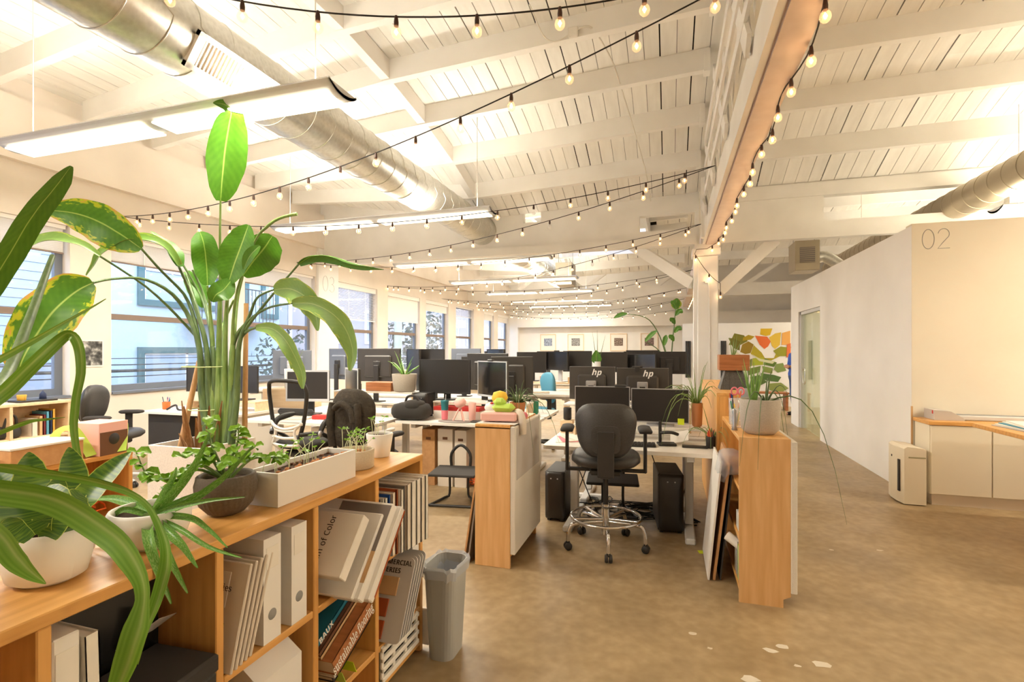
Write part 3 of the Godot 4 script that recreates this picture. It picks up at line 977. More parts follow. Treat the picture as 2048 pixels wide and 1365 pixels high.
func house_window(b: Node, x: float, z0: float, z1: float, y0: float, y1: float, trim: Material) -> void:
	var f := new_st()
	for q in [[z0, z0 - 0.16, y0, y1], [z1 + 0.16, z1, y0, y1], [z0 - 0.16, z1 + 0.16, y0, y0 + 0.16], [z0 - 0.16, z1 + 0.16, y1 - 0.16, y1]]:
		bb(f, Vector3(x, q[2], q[0]), Vector3(x + 0.07, q[3], q[1]))
	var w := obj("window", f, trim, b)
	f = new_st()
	bb(f, Vector3(x, y0 + 0.16, z0 - 0.16), Vector3(x + 0.01, y1 - 0.16, z1 + 0.16))
	obj("pane", f, M.night_glass if trim == M.maroon or trim == M.white else M.curtain, w)
	f = new_st()
	var zm := (z0 + z1) / 2
	bb(f, Vector3(x, y0 + 0.16, zm + 0.03), Vector3(x + 0.04, y1 - 0.16, zm - 0.03))
	var ym := y0 + (y1 - y0) * 0.38
	bb(f, Vector3(x, ym - 0.03, z0 - 0.16), Vector3(x + 0.04, ym + 0.03, z1 + 0.16))
	for q in [[z0 - 0.16, z0 - 0.2, y0 + 0.16, y1 - 0.16], [z1 + 0.2, z1 + 0.16, y0 + 0.16, y1 - 0.16], [z0 - 0.16, z1 + 0.16, y1 - 0.2, y1 - 0.16]]:
		bb(f, Vector3(x, q[2], q[0]), Vector3(x + 0.04, q[3], q[1]))
	obj("glazing_bar", f, M.white, w)

func leaf_cloud(parent: Node, c: Vector3, r: Vector3, n: int, size: float, sd: int) -> void:
	var lr := RandomNumberGenerator.new()
	lr.seed = sd
	var st := new_st()
	for i in n:
		var v := Vector3(lr.randfn(), lr.randfn(), lr.randfn()).normalized() * pow(lr.randf(), 0.4)
		var p := c + v * r
		var a := Vector3(lr.randfn(), lr.randfn(), lr.randfn()).normalized() * size
		var b := a.cross(Vector3(lr.randfn(), lr.randfn(), lr.randfn())).normalized() * size * 0.5
		quad(st, p - a, p + b, p + a, p - b)
	obj("foliage", st, M.foliage_dark, parent).set_meta("kind", "stuff")

# ---------------------------------------------------------------- lamps and ducts
const LAMP_WARM := Color(1.0, 0.965, 0.90)

func build_pendant(at: Vector3, length: float, label: String, tone := LAMP_WARM, gain := 1.0) -> void:
	var t := thing("pendant_light", label, "pendant light", at, 0.0, "linear pendant lights")
	var hl := length / 2
	var body := []
	for k in 13:
		var g := lerpf(-1.05, 1.05, k / 12.0)
		body.append(Vector2(sin(g) * 0.20, -cos(g) * 0.125 + 0.06))
	var inner := []
	for k in 13:
		var g := lerpf(1.05, -1.05, k / 12.0)
		inner.append(Vector2(sin(g) * 0.19, -cos(g) * 0.105 + 0.065))
	var s := new_st()
	prism(s, body + inner, Vector3.ZERO, Basis(Vector3.BACK, Vector3.UP, Vector3.LEFT), length)
	obj("housing", s, M.silver_paint, t)
	for sg in [-1.0, 1.0]:
		s = new_st()
		prism(s, body, Vector3(sg * (hl - 0.006), 0, 0), Basis(Vector3.BACK, Vector3.UP, Vector3.LEFT), 0.012)
		obj("end_cap", s, M.silver_paint, t)
		s = new_st()
		tube(s, [Vector3(sg * (hl - 0.25), 0.0, 0), Vector3(sg * (hl - 0.25), joist_y(at.x + sg * (hl - 0.25), -at.z) - at.y + 0.2, 0)], 0.005, 5)
		obj("cable", s, M.cord_white, t)
		var w := length / 2 - 0.12
		var cx: float = sg * (length / 4 - 0.0)
		s = new_st()
		bx(s, Vector3(cx, -0.066, 0), Vector3(w, 0.016, 0.235), Basis(), 0.004)
		obj("lamp_lens", s, M.lens, t)
		add_area(t, Vector3(cx, -0.078, 0), Vector2(w, 0.22), tone, gain * LAMP_DOWN, false)
	s = new_st()
	bx(s, Vector3(0, 0.005, 0), Vector3(length - 0.1, 0.012, 0.14))
	obj("upper_lamp_lens", s, M.lens, t)
	add_area(t, Vector3(0, 0.016, 0), Vector2(length - 0.12, 0.13), tone, gain * LAMP_UP, true)

const LAMP_DOWN := 6.2
const LAMP_UP := 7.2

func build_pendants() -> void:
	var k := 0
	var names := ["nearest to the camera, above the tall plant", "in front of the cross beam, crossing the duct end", "just past the cross beam", "third row beyond the cross beam's near side", "halfway down the far bay", "second from the far wall", "closest to the far wall"]
	for d in [3.3, 6.75, 10.5, 13.6, 16.6, 19.6, 22.2]:
		build_pendant(Vector3(-4.2, 3.52, -d), 3.7, "long white double pendant light, " + names[k], LAMP_WARM, [1.0, 1.0, 0.9, 0.75, 0.65, 0.55, 0.45][k])
		k += 1
	k = 0
	for d in [1.2, 5.0, 8.3, 14.0]:
		build_pendant(Vector3(6.4 if d < 2.0 else 5.95, 3.42, -d), 3.7, "long white pendant light over the right aisle, " + ["added out of view to even the light", "above the work counter", "beside the right duct", "beyond the glass room"][k], Color(1.0, 0.955, 0.86), 0.95)  # the nearest one is an unseen extra lamp, added to brighten the foreground
		k += 1
	build_pendant(Vector3(-4.2, 3.52, 0.6), 3.7, "added long white double pendant light unseen behind the camera")  # added lamp out of view, evens out the room light

func build_duct(path: Array, r: float, label: String, m: Material, vent_at = null) -> void:
	var t := thing("air_duct", label, "duct", path[0])
	var rel := []
	for p in path: rel.append(p - path[0])
	var s := new_st()
	tube(s, rel, r, 36)
	obj("pipe", s, m, t)
	s = new_st()
	var total: float = path[0].distance_to(path[path.size() - 1])
	var dir: Vector3 = (path[path.size() - 1] - path[0]).normalized()
	var n := int(total / 0.3)
	for i in n:
		var o := dir * (i * 0.3 + 0.1)
		var ring := []
		for k in 36:
			var g := TAU * k / 36
			ring.append(o + Vector3(cos(g), sin(g), 0) * (r + 0.001) + dir * (0.09 * k / 36.0))
		tube(s, ring, 0.006, 5, true)
	obj("seam", s, m, t).set_meta("kind", "stuff")
	if vent_at != null:
		var v := Node3D.new()
		v.name = "grille"
		t.add_child(v)
		v.position = vent_at - path[0]
		v.rotation.z = -0.62
		s = new_st()
		for q in [[-0.42, -0.36, -0.14, 0.14], [0.36, 0.42, -0.14, 0.14], [-0.42, 0.42, -0.14, -0.10], [-0.42, 0.42, 0.10, 0.14]]:
			bb(s, Vector3(-0.02, q[2], q[0]), Vector3(0.02, q[3], q[1]))
		obj("frame", s, M.white, v)
		for k in 22:
			s = new_st()
			bb(s, Vector3(-0.015, -0.1, -0.35 + k * 0.0325), Vector3(0.012, 0.1, -0.335 + k * 0.0325))
			obj("louver", s, M.paper_warm, v)
		s = new_st()
		bb(s, Vector3(-0.02, -0.1, -0.36), Vector3(-0.012, 0.1, 0.36))
		obj("backing", s, M.mauve, v)

func build_ducts() -> void:
	build_duct([Vector3(-3.56, 3.92, 3.5), Vector3(-3.56, 3.92, -23.0)], 0.28, "long round galvanized spiral duct running under the left ceiling", M.galvanized, Vector3(-3.33, 3.755, -3.28))
	build_duct([Vector3(4.25, 3.80, 2.0), Vector3(4.25, 3.80, -16.0)], 0.22, "dull round duct above the white room on the right", M.duct_dull)
	for q in [[Vector3(2.73, 3.2, -12.2), "square metal air unit hanging above the white room's far end"], [Vector3(-2.8, 3.35, -14.2), "square white air unit hanging in the far bay"]]:
		var t := thing("air_unit", q[1], "air unit", q[0], 0.0, "hung air units")
		var s := new_st()
		bb(s, Vector3(-0.23, 0.0, -0.3), Vector3(0.23, 0.62, 0.3), 0.01)
		obj("housing", s, M.duct_dull, t)
		s = new_st()
		bb(s, Vector3(-0.14, 0.16, 0.3), Vector3(0.14, 0.48, 0.31))
		obj("grille", s, M.mauve, t)
		for k in 8:
			s = new_st()
			bb(s, Vector3(-0.14, 0.17 + k * 0.04, 0.305), Vector3(0.14, 0.18 + k * 0.04, 0.318))
			obj("louver", s, M.duct_dull, t)
		for sg in [-0.2, 0.2]:
			s = new_st()
			tube(s, [Vector3(sg, 0.6, 0), Vector3(sg, 1.7, 0)], 0.006, 5)
			obj("hanger", s, M.grey, t)
	# flexible duct at the air unit
	var fd := new_st()
	tube(fd, arc_pts([Vector3(2.98, 3.5, -12.2), Vector3(3.15, 3.5, -12.2), Vector3(3.45, 3.25, -12.2), Vector3(3.6, 2.9, -12.2)]), 0.12, 12)
	one("flexible_duct", fd, M.galvanized, "short bent foil duct dropping beside the air unit", "duct")

func hang(a: Vector3, b: Vector3, sag: float, n: int) -> Array:
	var out := []
	for i in n + 1:
		var t := float(i) / n
		out.append(a.lerp(b, t) - Vector3(0, sag * 4.0 * t * (1 - t), 0))
	return out

var bulb_mesh: ArrayMesh
var socket_mesh: ArrayMesh
var fil_mesh: ArrayMesh

func add_bulb(t: Node3D, at: Vector3, tilt := Vector3.ZERO, lit := true, lamp := false) -> void:
	var b := mi("bulb", bulb_mesh, M.bulb_glass if lit else M.clear_plastic, t)
	b.position = at
	b.rotation = tilt
	mi("socket", socket_mesh, M.socket, b)
	if lit:
		mi("filament", fil_mesh, M.filament, b)
		if lamp: add_omni(b, Vector3(0, -0.085, 0), Color(1.0, 0.76, 0.52), BULB, 0.012)

const BULB := 0.006

func string_light(label: String, pts: Array, spacing: float, start := 0.3, dead := [], lamps := false) -> void:
	var t := thing("string_light", label, "string lights", Vector3.ZERO, 0.0, "string lights")
	var s := new_st()
	tube(s, pts, 0.005, 5)
	obj("wire", s, M.cord, t)
	var run := -start
	var k := 0
	for i in pts.size() - 1:
		var L: float = pts[i].distance_to(pts[i + 1])
		while run + L >= 0.0 and run <= 0.0:
			var f := clampf(-run / L, 0, 1)
			add_bulb(t, pts[i].lerp(pts[i + 1], f), Vector3.ZERO, not dead.has(k), lamps)
			run -= spacing
			k += 1
			if -run > L: break
		run += L

func build_strings() -> void:
	var s := new_st()
	var prof := [Vector2(0.0, -0.122), Vector2(0.014, -0.119), Vector2(0.025, -0.108), Vector2(0.030, -0.092), Vector2(0.027, -0.076), Vector2(0.018, -0.062), Vector2(0.012, -0.052)]
	lathe(s, prof, 12)
	s.generate_normals()
	bulb_mesh = s.commit()
	s = new_st()
	lathe(s, [Vector2(0.0, -0.058), Vector2(0.013, -0.055), Vector2(0.014, -0.03), Vector2(0.011, -0.01), Vector2(0.009, 0.004), Vector2(0, 0.006)], 8)
	s.generate_normals()
	socket_mesh = s.commit()
	s = new_st()
	lathe(s, [Vector2(0, -0.104), Vector2(0.011, -0.086), Vector2(0, -0.066)], 6, Vector3.ZERO, 1, 1, Basis(), false)
	s.generate_normals()
	fil_mesh = s.commit()
	var gx := 0.52
	var wx := WALL_X + 0.03
	var G := [[3.0, 3.62], [6.5, 3.74], [9.0, 3.64], [12.5, 3.4], [16.0, 3.4], [19.5, 3.4], [23.0, 3.3]]
	var W := [[1.7, 4.6], [5.2, 3.42], [8.77, 3.36], [12.3, 3.3], [15.8, 3.28], [19.3, 3.26], [22.8, 3.2]]
	var ord := ["nearest", "second", "third", "fourth", "fifth", "sixth", "seventh", "eighth", "ninth", "tenth", "eleventh", "twelfth", "thirteenth"]
	var k := 0
	for i in 7:
		for j in [0, 1]:
			if i + j > 6: continue
			var a := Vector3(gx, G[i][1], -G[i][0])
			var b := Vector3(wx, W[i + j][1], -W[i + j][0])
			if k == 0:
				b = Vector3(-5.0, 4.78, -1.77)
			var sag := 0.66 if k == 0 else 0.30 + 0.04 * ((k * 7) % 3)
			string_light("warm string of round bulbs from the left side to the beam, %s from the camera" % ord[k], hang(a, b, sag, 40), 0.46, 0.22 + 0.07 * (k % 4), [4] if k in [2, 3, 5] else [])
			k += 1
	# the string along the beam
	var pts := []
	var br := RandomNumberGenerator.new()
	br.seed = 4
	for i in 60:
		var d := lerpf(1.2, 9.3, i / 59.0)
		pts.append(Vector3(0.79 - 0.02 * sin(d * 5.0), 3.395 - 0.035 * absf(sin(d * 3.1)) , -d))
	pts.append_array([Vector3(0.62, 3.30, -9.44), Vector3(0.45, 3.30, -9.44), Vector3(0.42, 3.22, -9.44)])
	pts.append_array(hang(Vector3(0.44, 3.2, -9.46), Vector3(0.84, 2.70, -9.5), 0.06, 6))
	pts.append(Vector3(0.845, 2.45, -9.5))
	string_light("warm string of round bulbs pinned along the beam's underside", pts, 0.40, 0.25, [], true)
	pts = []
	for i in 50:
		var d := lerpf(10.2, 23.0, i / 49.0)
		pts.append(Vector3(0.76, 3.39 - 0.04 * absf(sin(d * 2.6)), -d))
	string_light("warm string of round bulbs along the far beam past the post", pts, 0.42, 0.2)

# ---------------------------------------------------------------- furniture
func part_box(parent: Node, called: String, a: Vector3, b: Vector3, m: Material, r := 0.003) -> MeshInstance3D:
	return pane_box(parent, called, a, b, m, r)

# open bookcase; local frame: opens to +x, runs along -z from 0; depth dx, bays by post positions
func bookcase(label: String, at: Vector3, dx: float, h: float, posts: Array, levels: Array, mz: Material, my: Material, turn := 0.0, back := true, called := "bookcase") -> Node3D:
	var t := thing(called, label, "bookcase", at, turn)
	var L: float = posts[posts.size() - 1]
	part_box(t, "top", Vector3(-dx, h - 0.03, -posts[0] + 0.015), Vector3(0, h, -L - 0.015), mz)
	for p in posts: part_box(t, "upright", Vector3(-dx, 0, -p + 0.014), Vector3(-0.002, h - 0.03, -p - 0.014), my)
	for i in posts.size() - 1:
		for lv in levels:
			part_box(t, "shelf", Vector3(-dx + 0.005, lv - 0.026, -posts[i] - 0.014), Vector3(-0.004, lv, -posts[i + 1] + 0.014), mz)
	if back: part_box(t, "back_panel", Vector3(-dx - 0.008, 0.06, -posts[0]), Vector3(-dx, h - 0.03, -L), my, 0.0)
	return t

func desk(label: String, x0: float, x1: float, z0: float, z1: float, h := 0.74, legs := true) -> Node3D:
	var t := thing("standing_desk", label, "desk", Vector3((x0 + x1) / 2, 0, (z0 + z1) / 2), 0.0, "white standing desks")
	var w := absf(x1 - x0)
	var d := absf(z1 - z0)
	var s := new_st()
	prism(s, round_rect(w, d, 0.03, 3), Vector3(0, h - 0.015, 0), Basis(Vector3.RIGHT, Vector3.FORWARD, Vector3.UP), 0.03)
	obj("desktop", s, M.desk_white, t)
	if legs:
		for sg in [-1.0, 1.0]:
			var lx: float = sg * (w / 2 - 0.2)
			part_box(t, "leg", Vector3(lx - 0.035, 0.06, -0.06), Vector3(lx + 0.035, h - 0.09, 0.02), M.steel_white, 0.006)
			part_box(t, "leg_foot", Vector3(lx - 0.04, 0.0, -d / 2 + 0.06), Vector3(lx + 0.04, 0.05, d / 2 - 0.06), M.steel_white, 0.01)
			part_box(t, "bracket", Vector3(lx - 0.03, h - 0.085, -d / 2 + 0.08), Vector3(lx + 0.03, h - 0.03, d / 2 - 0.08), M.steel_white)
		part_box(t, "cross_bar", Vector3(-w / 2 + 0.2, h - 0.09, -0.05), Vector3(w / 2 - 0.2, h - 0.05, 0.0), M.steel_white)
	return t

# monitor seen from its screen side along +z (before turning); stands at desk height y
func monitor(label: String, at: Vector3, turn: float, w: float, h: float, lift: float, frame: Material, screen: Material, o := {}) -> Node3D:
	var t := thing("monitor", label, "monitor", at, turn, "computer monitors")
	var bz: float = o.get("bezel", 0.012)
	var cy := lift + h / 2
	var s := new_st()
	bx(s, Vector3(0, cy, -0.018), Vector3(w, h, 0.03), Basis(), 0.006)
	obj("casing", s, o.get("back", frame), t)
	s = new_st()
	var b2 := bz * 1.6
	for q in [[-w / 2, w / 2, h / 2 - bz, h / 2], [-w / 2, w / 2, -h / 2, -h / 2 + b2], [-w / 2, -w / 2 + bz, -h / 2 + b2, h / 2 - bz], [w / 2 - bz, w / 2, -h / 2 + b2, h / 2 - bz]]:
		bb(s, Vector3(q[0], cy + q[2], -0.004), Vector3(q[1], cy + q[3], 0.002))
	obj("bezel", s, frame, t)
	s = new_st()
	bb(s, Vector3(-w / 2 + bz, cy - h / 2 + b2, -0.004), Vector3(w / 2 - bz, cy + h / 2 - bz, -0.0015))
	obj("screen", s, screen, t)
	s = new_st()
	bx(s, Vector3(0, cy - 0.02, -0.05), Vector3(w * 0.62, h * 0.66, 0.045), Basis(), 0.02)
	obj("back_bulge", s, o.get("back", frame), t)
	var sm: Material = o.get("stand", M.black)
	s = new_st()
	if o.get("open_stand", false):
		for sg in [-0.04, 0.04]: bb(s, Vector3(sg - 0.012, 0.02, -0.115), Vector3(sg + 0.012, cy, -0.09), 0.004)
		bb(s, Vector3(-0.052, cy - 0.02, -0.115), Vector3(0.052, cy + 0.03, -0.07), 0.006)
	else:
		bb(s, Vector3(-0.045, 0.01, -0.11), Vector3(0.045, cy, -0.08), 0.008)
		bb(s, Vector3(-0.06, cy - 0.06, -0.09), Vector3(0.06, cy + 0.06, -0.06), 0.008)
	obj("stand", s, sm, t)
	s = new_st()
	prism(s, round_rect(0.24, 0.19, 0.03, 3), Vector3(0, 0.007, -0.08), Basis(Vector3.RIGHT, Vector3.FORWARD, Vector3.UP), 0.014)
	obj("stand_foot", s, sm, t)
	if o.get("hp", false):
		var bs := Basis(Vector3.UP, PI) * Basis(Vector3(1, 0, 0), Vector3(0.28, 1, 0), Vector3(0, 0, 1))
		text("emblem", "hp", 0.085, 0.002, M.white, t, Transform3D(bs, Vector3(-0.06, cy + h * 0.335, -0.0745)), true)
	if o.get("hp_ring", false):
		s = new_st()
		var ring := []
		for k in 20: ring.append(Vector3(0.0 + cos(TAU * k / 20) * 0.034, cy + 0.03 + sin(TAU * k / 20) * 0.034, -0.0735))
		tube(s, ring, 0.0025, 5, true)
		obj("emblem_ring", s, M.grey, t)
		var bs2 := Basis(Vector3.UP, PI) * Basis(Vector3(1, 0, 0), Vector3(0.28, 1, 0), Vector3(0, 0, 1))
		text("emblem", "hp", 0.055, 0.002, M.grey, t, Transform3D(bs2, Vector3(0, cy + 0.03, -0.0735)), true)
	if o.get("cam", false):
		s = new_st()
		bx(s, Vector3(o.get("camx", 0.0), cy + h / 2 + 0.008, 0.0), Vector3(0.11, 0.024, 0.035), Basis(), 0.008)
		bx(s, Vector3(o.get("camx", 0.0), cy + h / 2 - 0.012, -0.04), Vector3(0.05, 0.05, 0.012), Basis(), 0.004)
		obj("webcam", s, M.black, t)
	return t

func keyboard(label: String, at: Vector3, turn: float, m: Material) -> void:
	var t := thing("keyboard", label, "keyboard", at, turn, "keyboards")
	var s := new_st()
	bx(s, Vector3(0, 0.009, 0), Vector3(0.44, 0.014, 0.14), Basis(), 0.005)
	obj("case", s, m, t)
	s = new_st()
	for r in 5:
		for c in 15:
			bx(s, Vector3(-0.205 + c * 0.0292, 0.019, -0.05 + r * 0.0255), Vector3(0.024, 0.008, 0.02))
	obj("keys", s, m, t).set_meta("kind", "stuff")

func star_base(t: Node3D, r: float, m: Material, wheel: Material, tubular := false, spin := 0.0) -> void:
	for k in 5:
		var g := TAU * k / 5 + spin
		var d := Vector3(cos(g), 0, sin(g))
		var s := new_st()
		if tubular:
			tube(s, arc_pts([d * 0.02 + Vector3(0, 0.20, 0), d * r * 0.75 + Vector3(0, 0.20, 0), d * r * 0.95 + Vector3(0, 0.17, 0), d * r + Vector3(0, 0.06, 0)], 4), 0.016, 8)
		else:
			tube(s, [d * 0.03 + Vector3(0, 0.10, 0), d * r * 0.6 + Vector3(0, 0.095, 0), d * r + Vector3(0, 0.07, 0)], [0.028, 0.022, 0.016], 8)
		obj("base_leg", s, m, t)
		s = new_st()
		var side := Vector3(-d.z, 0, d.x)
		for sg in [-1.0, 1.0]:
			var b := Basis(d, side, Vector3.UP)
			lathe(s, [Vector2(0, -0.011), Vector2(0.026, -0.011), Vector2(0.03, -0.006), Vector2(0.03, 0.006), Vector2(0.026, 0.011), Vector2(0, 0.011)], 12, d * r + Vector3(0, 0.031, 0) + side * 0.016 * sg, 1, 1, Basis(d, side, d.cross(side)))
		bx(s, d * r + Vector3(0, 0.06, 0), Vector3(0.03, 0.03, 0.03), Basis(), 0.006)
		obj("caster", s, wheel, t)

# office chair facing -z, seat height sh
func task_chair(label: String, at: Vector3, turn: float, sh: float, o := {}) -> Node3D:
	var t := thing("office_chair", label, "chair", at, turn, "office chairs")
	var fab: Material = o.get("fab", M.leather)
	var met: Material = o.get("base", M.black)
	var s := new_st()
	pad(s, Vector3(0, sh - 0.02, 0), Basis(Vector3.RIGHT, Vector3.FORWARD, Vector3.UP), 0.52, 0.50, 0.11, 0.16, 0.012)
	obj("seat", s, fab, t)
	s = new_st()
	bx(s, Vector3(0, sh - 0.10, 0.02), Vector3(0.24, 0.05, 0.30), Basis(), 0.015)
	obj("mechanism", s, M.black, t)
	s = new_st()
	tube(s, [Vector3(0.0, sh - 0.1, 0.02), Vector3(0.18, sh - 0.11, 0.0), Vector3(0.27, sh - 0.12, 0)], [0.008, 0.008, 0.012], 6)
	obj("lever", s, M.black, t)
	var bh: float = o.get("bh", 0.50)
	var bw: float = o.get("bw", 0.50)
	var by: float = sh + o.get("gap", 0.09) + bh / 2
	var lean := Basis(Vector3.RIGHT, -0.10)
	s = new_st()
	pad(s, Vector3(0, by, 0.235), Basis(Vector3.RIGHT, lean * Vector3.UP, lean * Vector3.BACK), bw, bh, 0.10, o.get("round", minf(bw, bh) * 0.42), -0.05, o.get("taper", 0.72))
	obj("backrest", s, fab, t)
	s = new_st()
	prism(s, round_rect(bw * 0.42, bh * 0.5, 0.05, 4), Vector3(0, by - 0.06, 0.29), Basis(Vector3.RIGHT, lean * Vector3.UP, lean * Vector3.BACK), 0.02)
	obj("back_cover", s, fab, t)
	s = new_st()
	bar(s, Vector3(0, sh - 0.12, 0.17), Vector3(0, sh - 0.10, 0.315), 0.07, 0.02)
	bar(s, Vector3(0, sh - 0.10, 0.315), Vector3(0, by, 0.305), 0.12, 0.02, 0.004, Vector3.BACK)
	obj("back_bar", s, M.black, t)
	if o.get("arms", true):
		for sg in [-1.0, 1.0]:
			var ax: float = sg * 0.30
			s = new_st()
			bar(s, Vector3(sg * 0.12, sh - 0.11, 0.02), Vector3(ax, sh - 0.11, 0.02), 0.05, 0.02)
			bb(s, Vector3(ax - 0.012, sh - 0.12, -0.02), Vector3(ax + 0.012, sh + 0.19, 0.06), 0.008)
			obj("arm_post", s, M.black, t)
			s = new_st()
			pad(s, Vector3(ax, sh + 0.21, -0.01), Basis(Vector3.RIGHT, Vector3.FORWARD, Vector3.UP), 0.10, 0.27, 0.045, 0.045, -0.006)
			obj("armrest", s, M.black_matte, t)
	s = new_st()
	tube(s, [Vector3(0, 0.1, 0), Vector3(0, 0.34 if sh > 0.6 else 0.2, 0)], 0.032, 12)
	obj("gas_column", s, o.get("column", met), t)
	s = new_st()
	tube(s, [Vector3(0, 0.2, 0), Vector3(0, sh - 0.1, 0)], 0.02, 10)
	obj("gas_piston", s, M.black, t)
	if o.get("ring", false):
		s = new_st()
		var ring := []
		for k in 36: ring.append(Vector3(cos(TAU * k / 36) * 0.27, 0.24, sin(TAU * k / 36) * 0.27))
		tube(s, ring, 0.012, 8, true)
		for k in 5:
			var g := TAU * k / 5 + 0.3
			tube(s, [Vector3(cos(g) * 0.03, 0.22, sin(g) * 0.03), Vector3(cos(g) * 0.265, 0.235, sin(g) * 0.265)], 0.013, 6)
		obj("foot_ring", s, M.chrome, t)
	star_base(t, 0.31, met, M.black, o.get("ring", false), o.get("spin", 0.3))
	return t

func mesh_chair() -> void:
	var sh := 0.66
	var t := thing("mesh_chair", "black mesh-back chair with a white slatted lumbar frame", "chair", Vector3(-3.42, 0, -4.20), -0.12, "office chairs")
	var s := new_st()
	pad(s, Vector3(0, sh - 0.02, -0.02), Basis(Vector3.RIGHT, Vector3.FORWARD, Vector3.UP), 0.50, 0.48, 0.10, 0.14)
	obj("seat", s, M.fabric_black, t)
	# frame loop of the back
	s = new_st()
	var loop := []
	for q in [[-0.15, 0.06], [-0.20, 0.22], [-0.235, 0.42], [-0.235, 0.52], [-0.19, 0.585], [0, 0.60], [0.19, 0.585], [0.235, 0.52], [0.235, 0.42], [0.20, 0.22], [0.15, 0.06]]:
		loop.append(Vector3(q[0], sh + q[1], 0.24 + 0.08 * pow(q[1], 1.3) - q[0] * q[0] * 0.8))
	tube(s, arc_pts(loop, 4), 0.019, 8)
	obj("back_frame", s, M.black, t)
	s = new_st()
	var rows := []
	for j in 7:
		var v := j / 6.0
		var y := lerpf(0.20, 0.59, v)
		var w := lerpf(0.195, 0.225, minf(v * 2, 1)) * (1.0 if v < 0.85 else 0.86)
		var row := []
		for i in 9:
			var x := lerpf(-w, w, i / 8.0)
			row.append(Vector3(x, sh + y, 0.235 + 0.08 * pow(y, 1.3) - x * x * 0.8))
		rows.append(row)
	s.set_smooth_group(1)
	for j in 6:
		for i in 8: quad(s, rows[j][i], rows[j][i + 1], rows[j + 1][i + 1], rows[j + 1][i])
	obj("back_mesh", s, M.mesh_net, t)
	s = new_st()
	for q in [[0.20, 0.20], [0.135, 0.12], [0.07, 0.13], [0.0, 0.155]]:
		var pts := []
		for i in 9:
			var x: float = lerpf(-q[1], q[1], i / 8.0)
			pts.append(Vector3(x, sh + q[0] - 0.035 * (1 - pow(x / q[1], 2)) * (1.6 if q[0] > 0.15 else 0.3), 0.27 - x * x * 0.8))
		tube(s, pts, 0.014, 6)
	for sg in [-1.0, 1.0]:
		tube(s, arc_pts([Vector3(sg * 0.20, sh + 0.21, 0.24), Vector3(sg * 0.125, sh + 0.14, 0.255), Vector3(sg * 0.13, sh + 0.06, 0.255), Vector3(sg * 0.155, sh, 0.25), Vector3(sg * 0.13, sh - 0.06, 0.2)]), 0.014, 6)
	obj("lumbar_frame", s, M.white, t)
	for sg in [-1.0, 1.0]:
		s = new_st()
		tube(s, arc_pts([Vector3(sg * 0.18, sh + 0.10, 0.25), Vector3(sg * 0.30, sh + 0.10, 0.12), Vector3(sg * 0.31, sh + 0.02, -0.02), Vector3(sg * 0.26, sh - 0.07, -0.12)]), 0.02, 8)
		tube(s, arc_pts([Vector3(sg * 0.30, sh + 0.10, 0.12), Vector3(sg * 0.31, sh + 0.20, 0.06), Vector3(sg * 0.31, sh + 0.23, -0.14)]), [0.02, 0.02, 0.022, 0.022, 0.024, 0.026, 0.028, 0.03, 0.032, 0.03, 0.028, 0.024, 0.02], 8)
		obj("armrest", s, M.black, t)
		s = new_st()
		lathe(s, [Vector2(0, -0.012), Vector2(0.03, -0.012), Vector2(0.034, 0), Vector2(0.03, 0.012), Vector2(0, 0.012)], 14, Vector3(sg * 0.31, sh + 0.10, 0.12), 1, 1, Basis(Vector3.UP, Vector3.RIGHT, Vector3.BACK))
		obj("pivot_cap", s, M.silver, t)
	s = new_st()
	bx(s, Vector3(0, sh - 0.11, 0.03), Vector3(0.22, 0.06, 0.28), Basis(), 0.02)
	obj("mechanism", s, M.black, t)
	s = new_st()
	tube(s, [Vector3(0, 0.1, 0), Vector3(0, sh - 0.1, 0)], 0.026, 10)
	obj("gas_column", s, M.black, t)
	star_base(t, 0.30, M.black, M.black, false, 0.7)

func plain_box(called: String, label: String, category: String, a: Vector3, b: Vector3, m: Material, turn := 0.0, group := "", r := 0.003) -> MeshInstance3D:
	var s := new_st()
	var c := (a + b) / 2
	bx(s, Vector3(0, (b - a).abs().y / 2, 0), (b - a).abs(), Basis(), r)
	var o := one(called, s, m, label, category, group)
	o.position = Vector3(c.x, minf(a.y, b.y), c.z)
	o.rotation.y = turn
	return o

# a pot of one turned profile with soil; returns its node
func pot(called: String, label: String, at: Vector3, prof: Array, m: Material, soil_y: float, soil_r: float, sx := 1.0, sz := 1.0, turn := 0.0, lip: Material = null) -> Node3D:
	var t := thing(called, label, "potted plant", at, turn)
	var s := new_st()
	lathe(s, prof, 36, Vector3.ZERO, sx, sz)
	obj("pot", s, m, t)
	s = new_st()
	lathe(s, [Vector2(0, soil_y + 0.004), Vector2(soil_r * 0.6, soil_y + 0.003), Vector2(soil_r, soil_y)], 24, Vector3.ZERO, sx, sz)
	obj("soil", s, M.soil, t)
	return t

func vessel(r0: float, r1: float, h: float, w: float, round_b := 0.015) -> Array:
	return [Vector2(0, 0), Vector2(r0 - round_b, 0), Vector2(r0, round_b), Vector2(r1, h - 0.004), Vector2(r1 - 0.003, h), Vector2(r1 - w, h), Vector2(r1 - w - 0.002, h - 0.006), Vector2(maxf(r0 - w, 0.01), 0.02), Vector2(0, 0.018)]

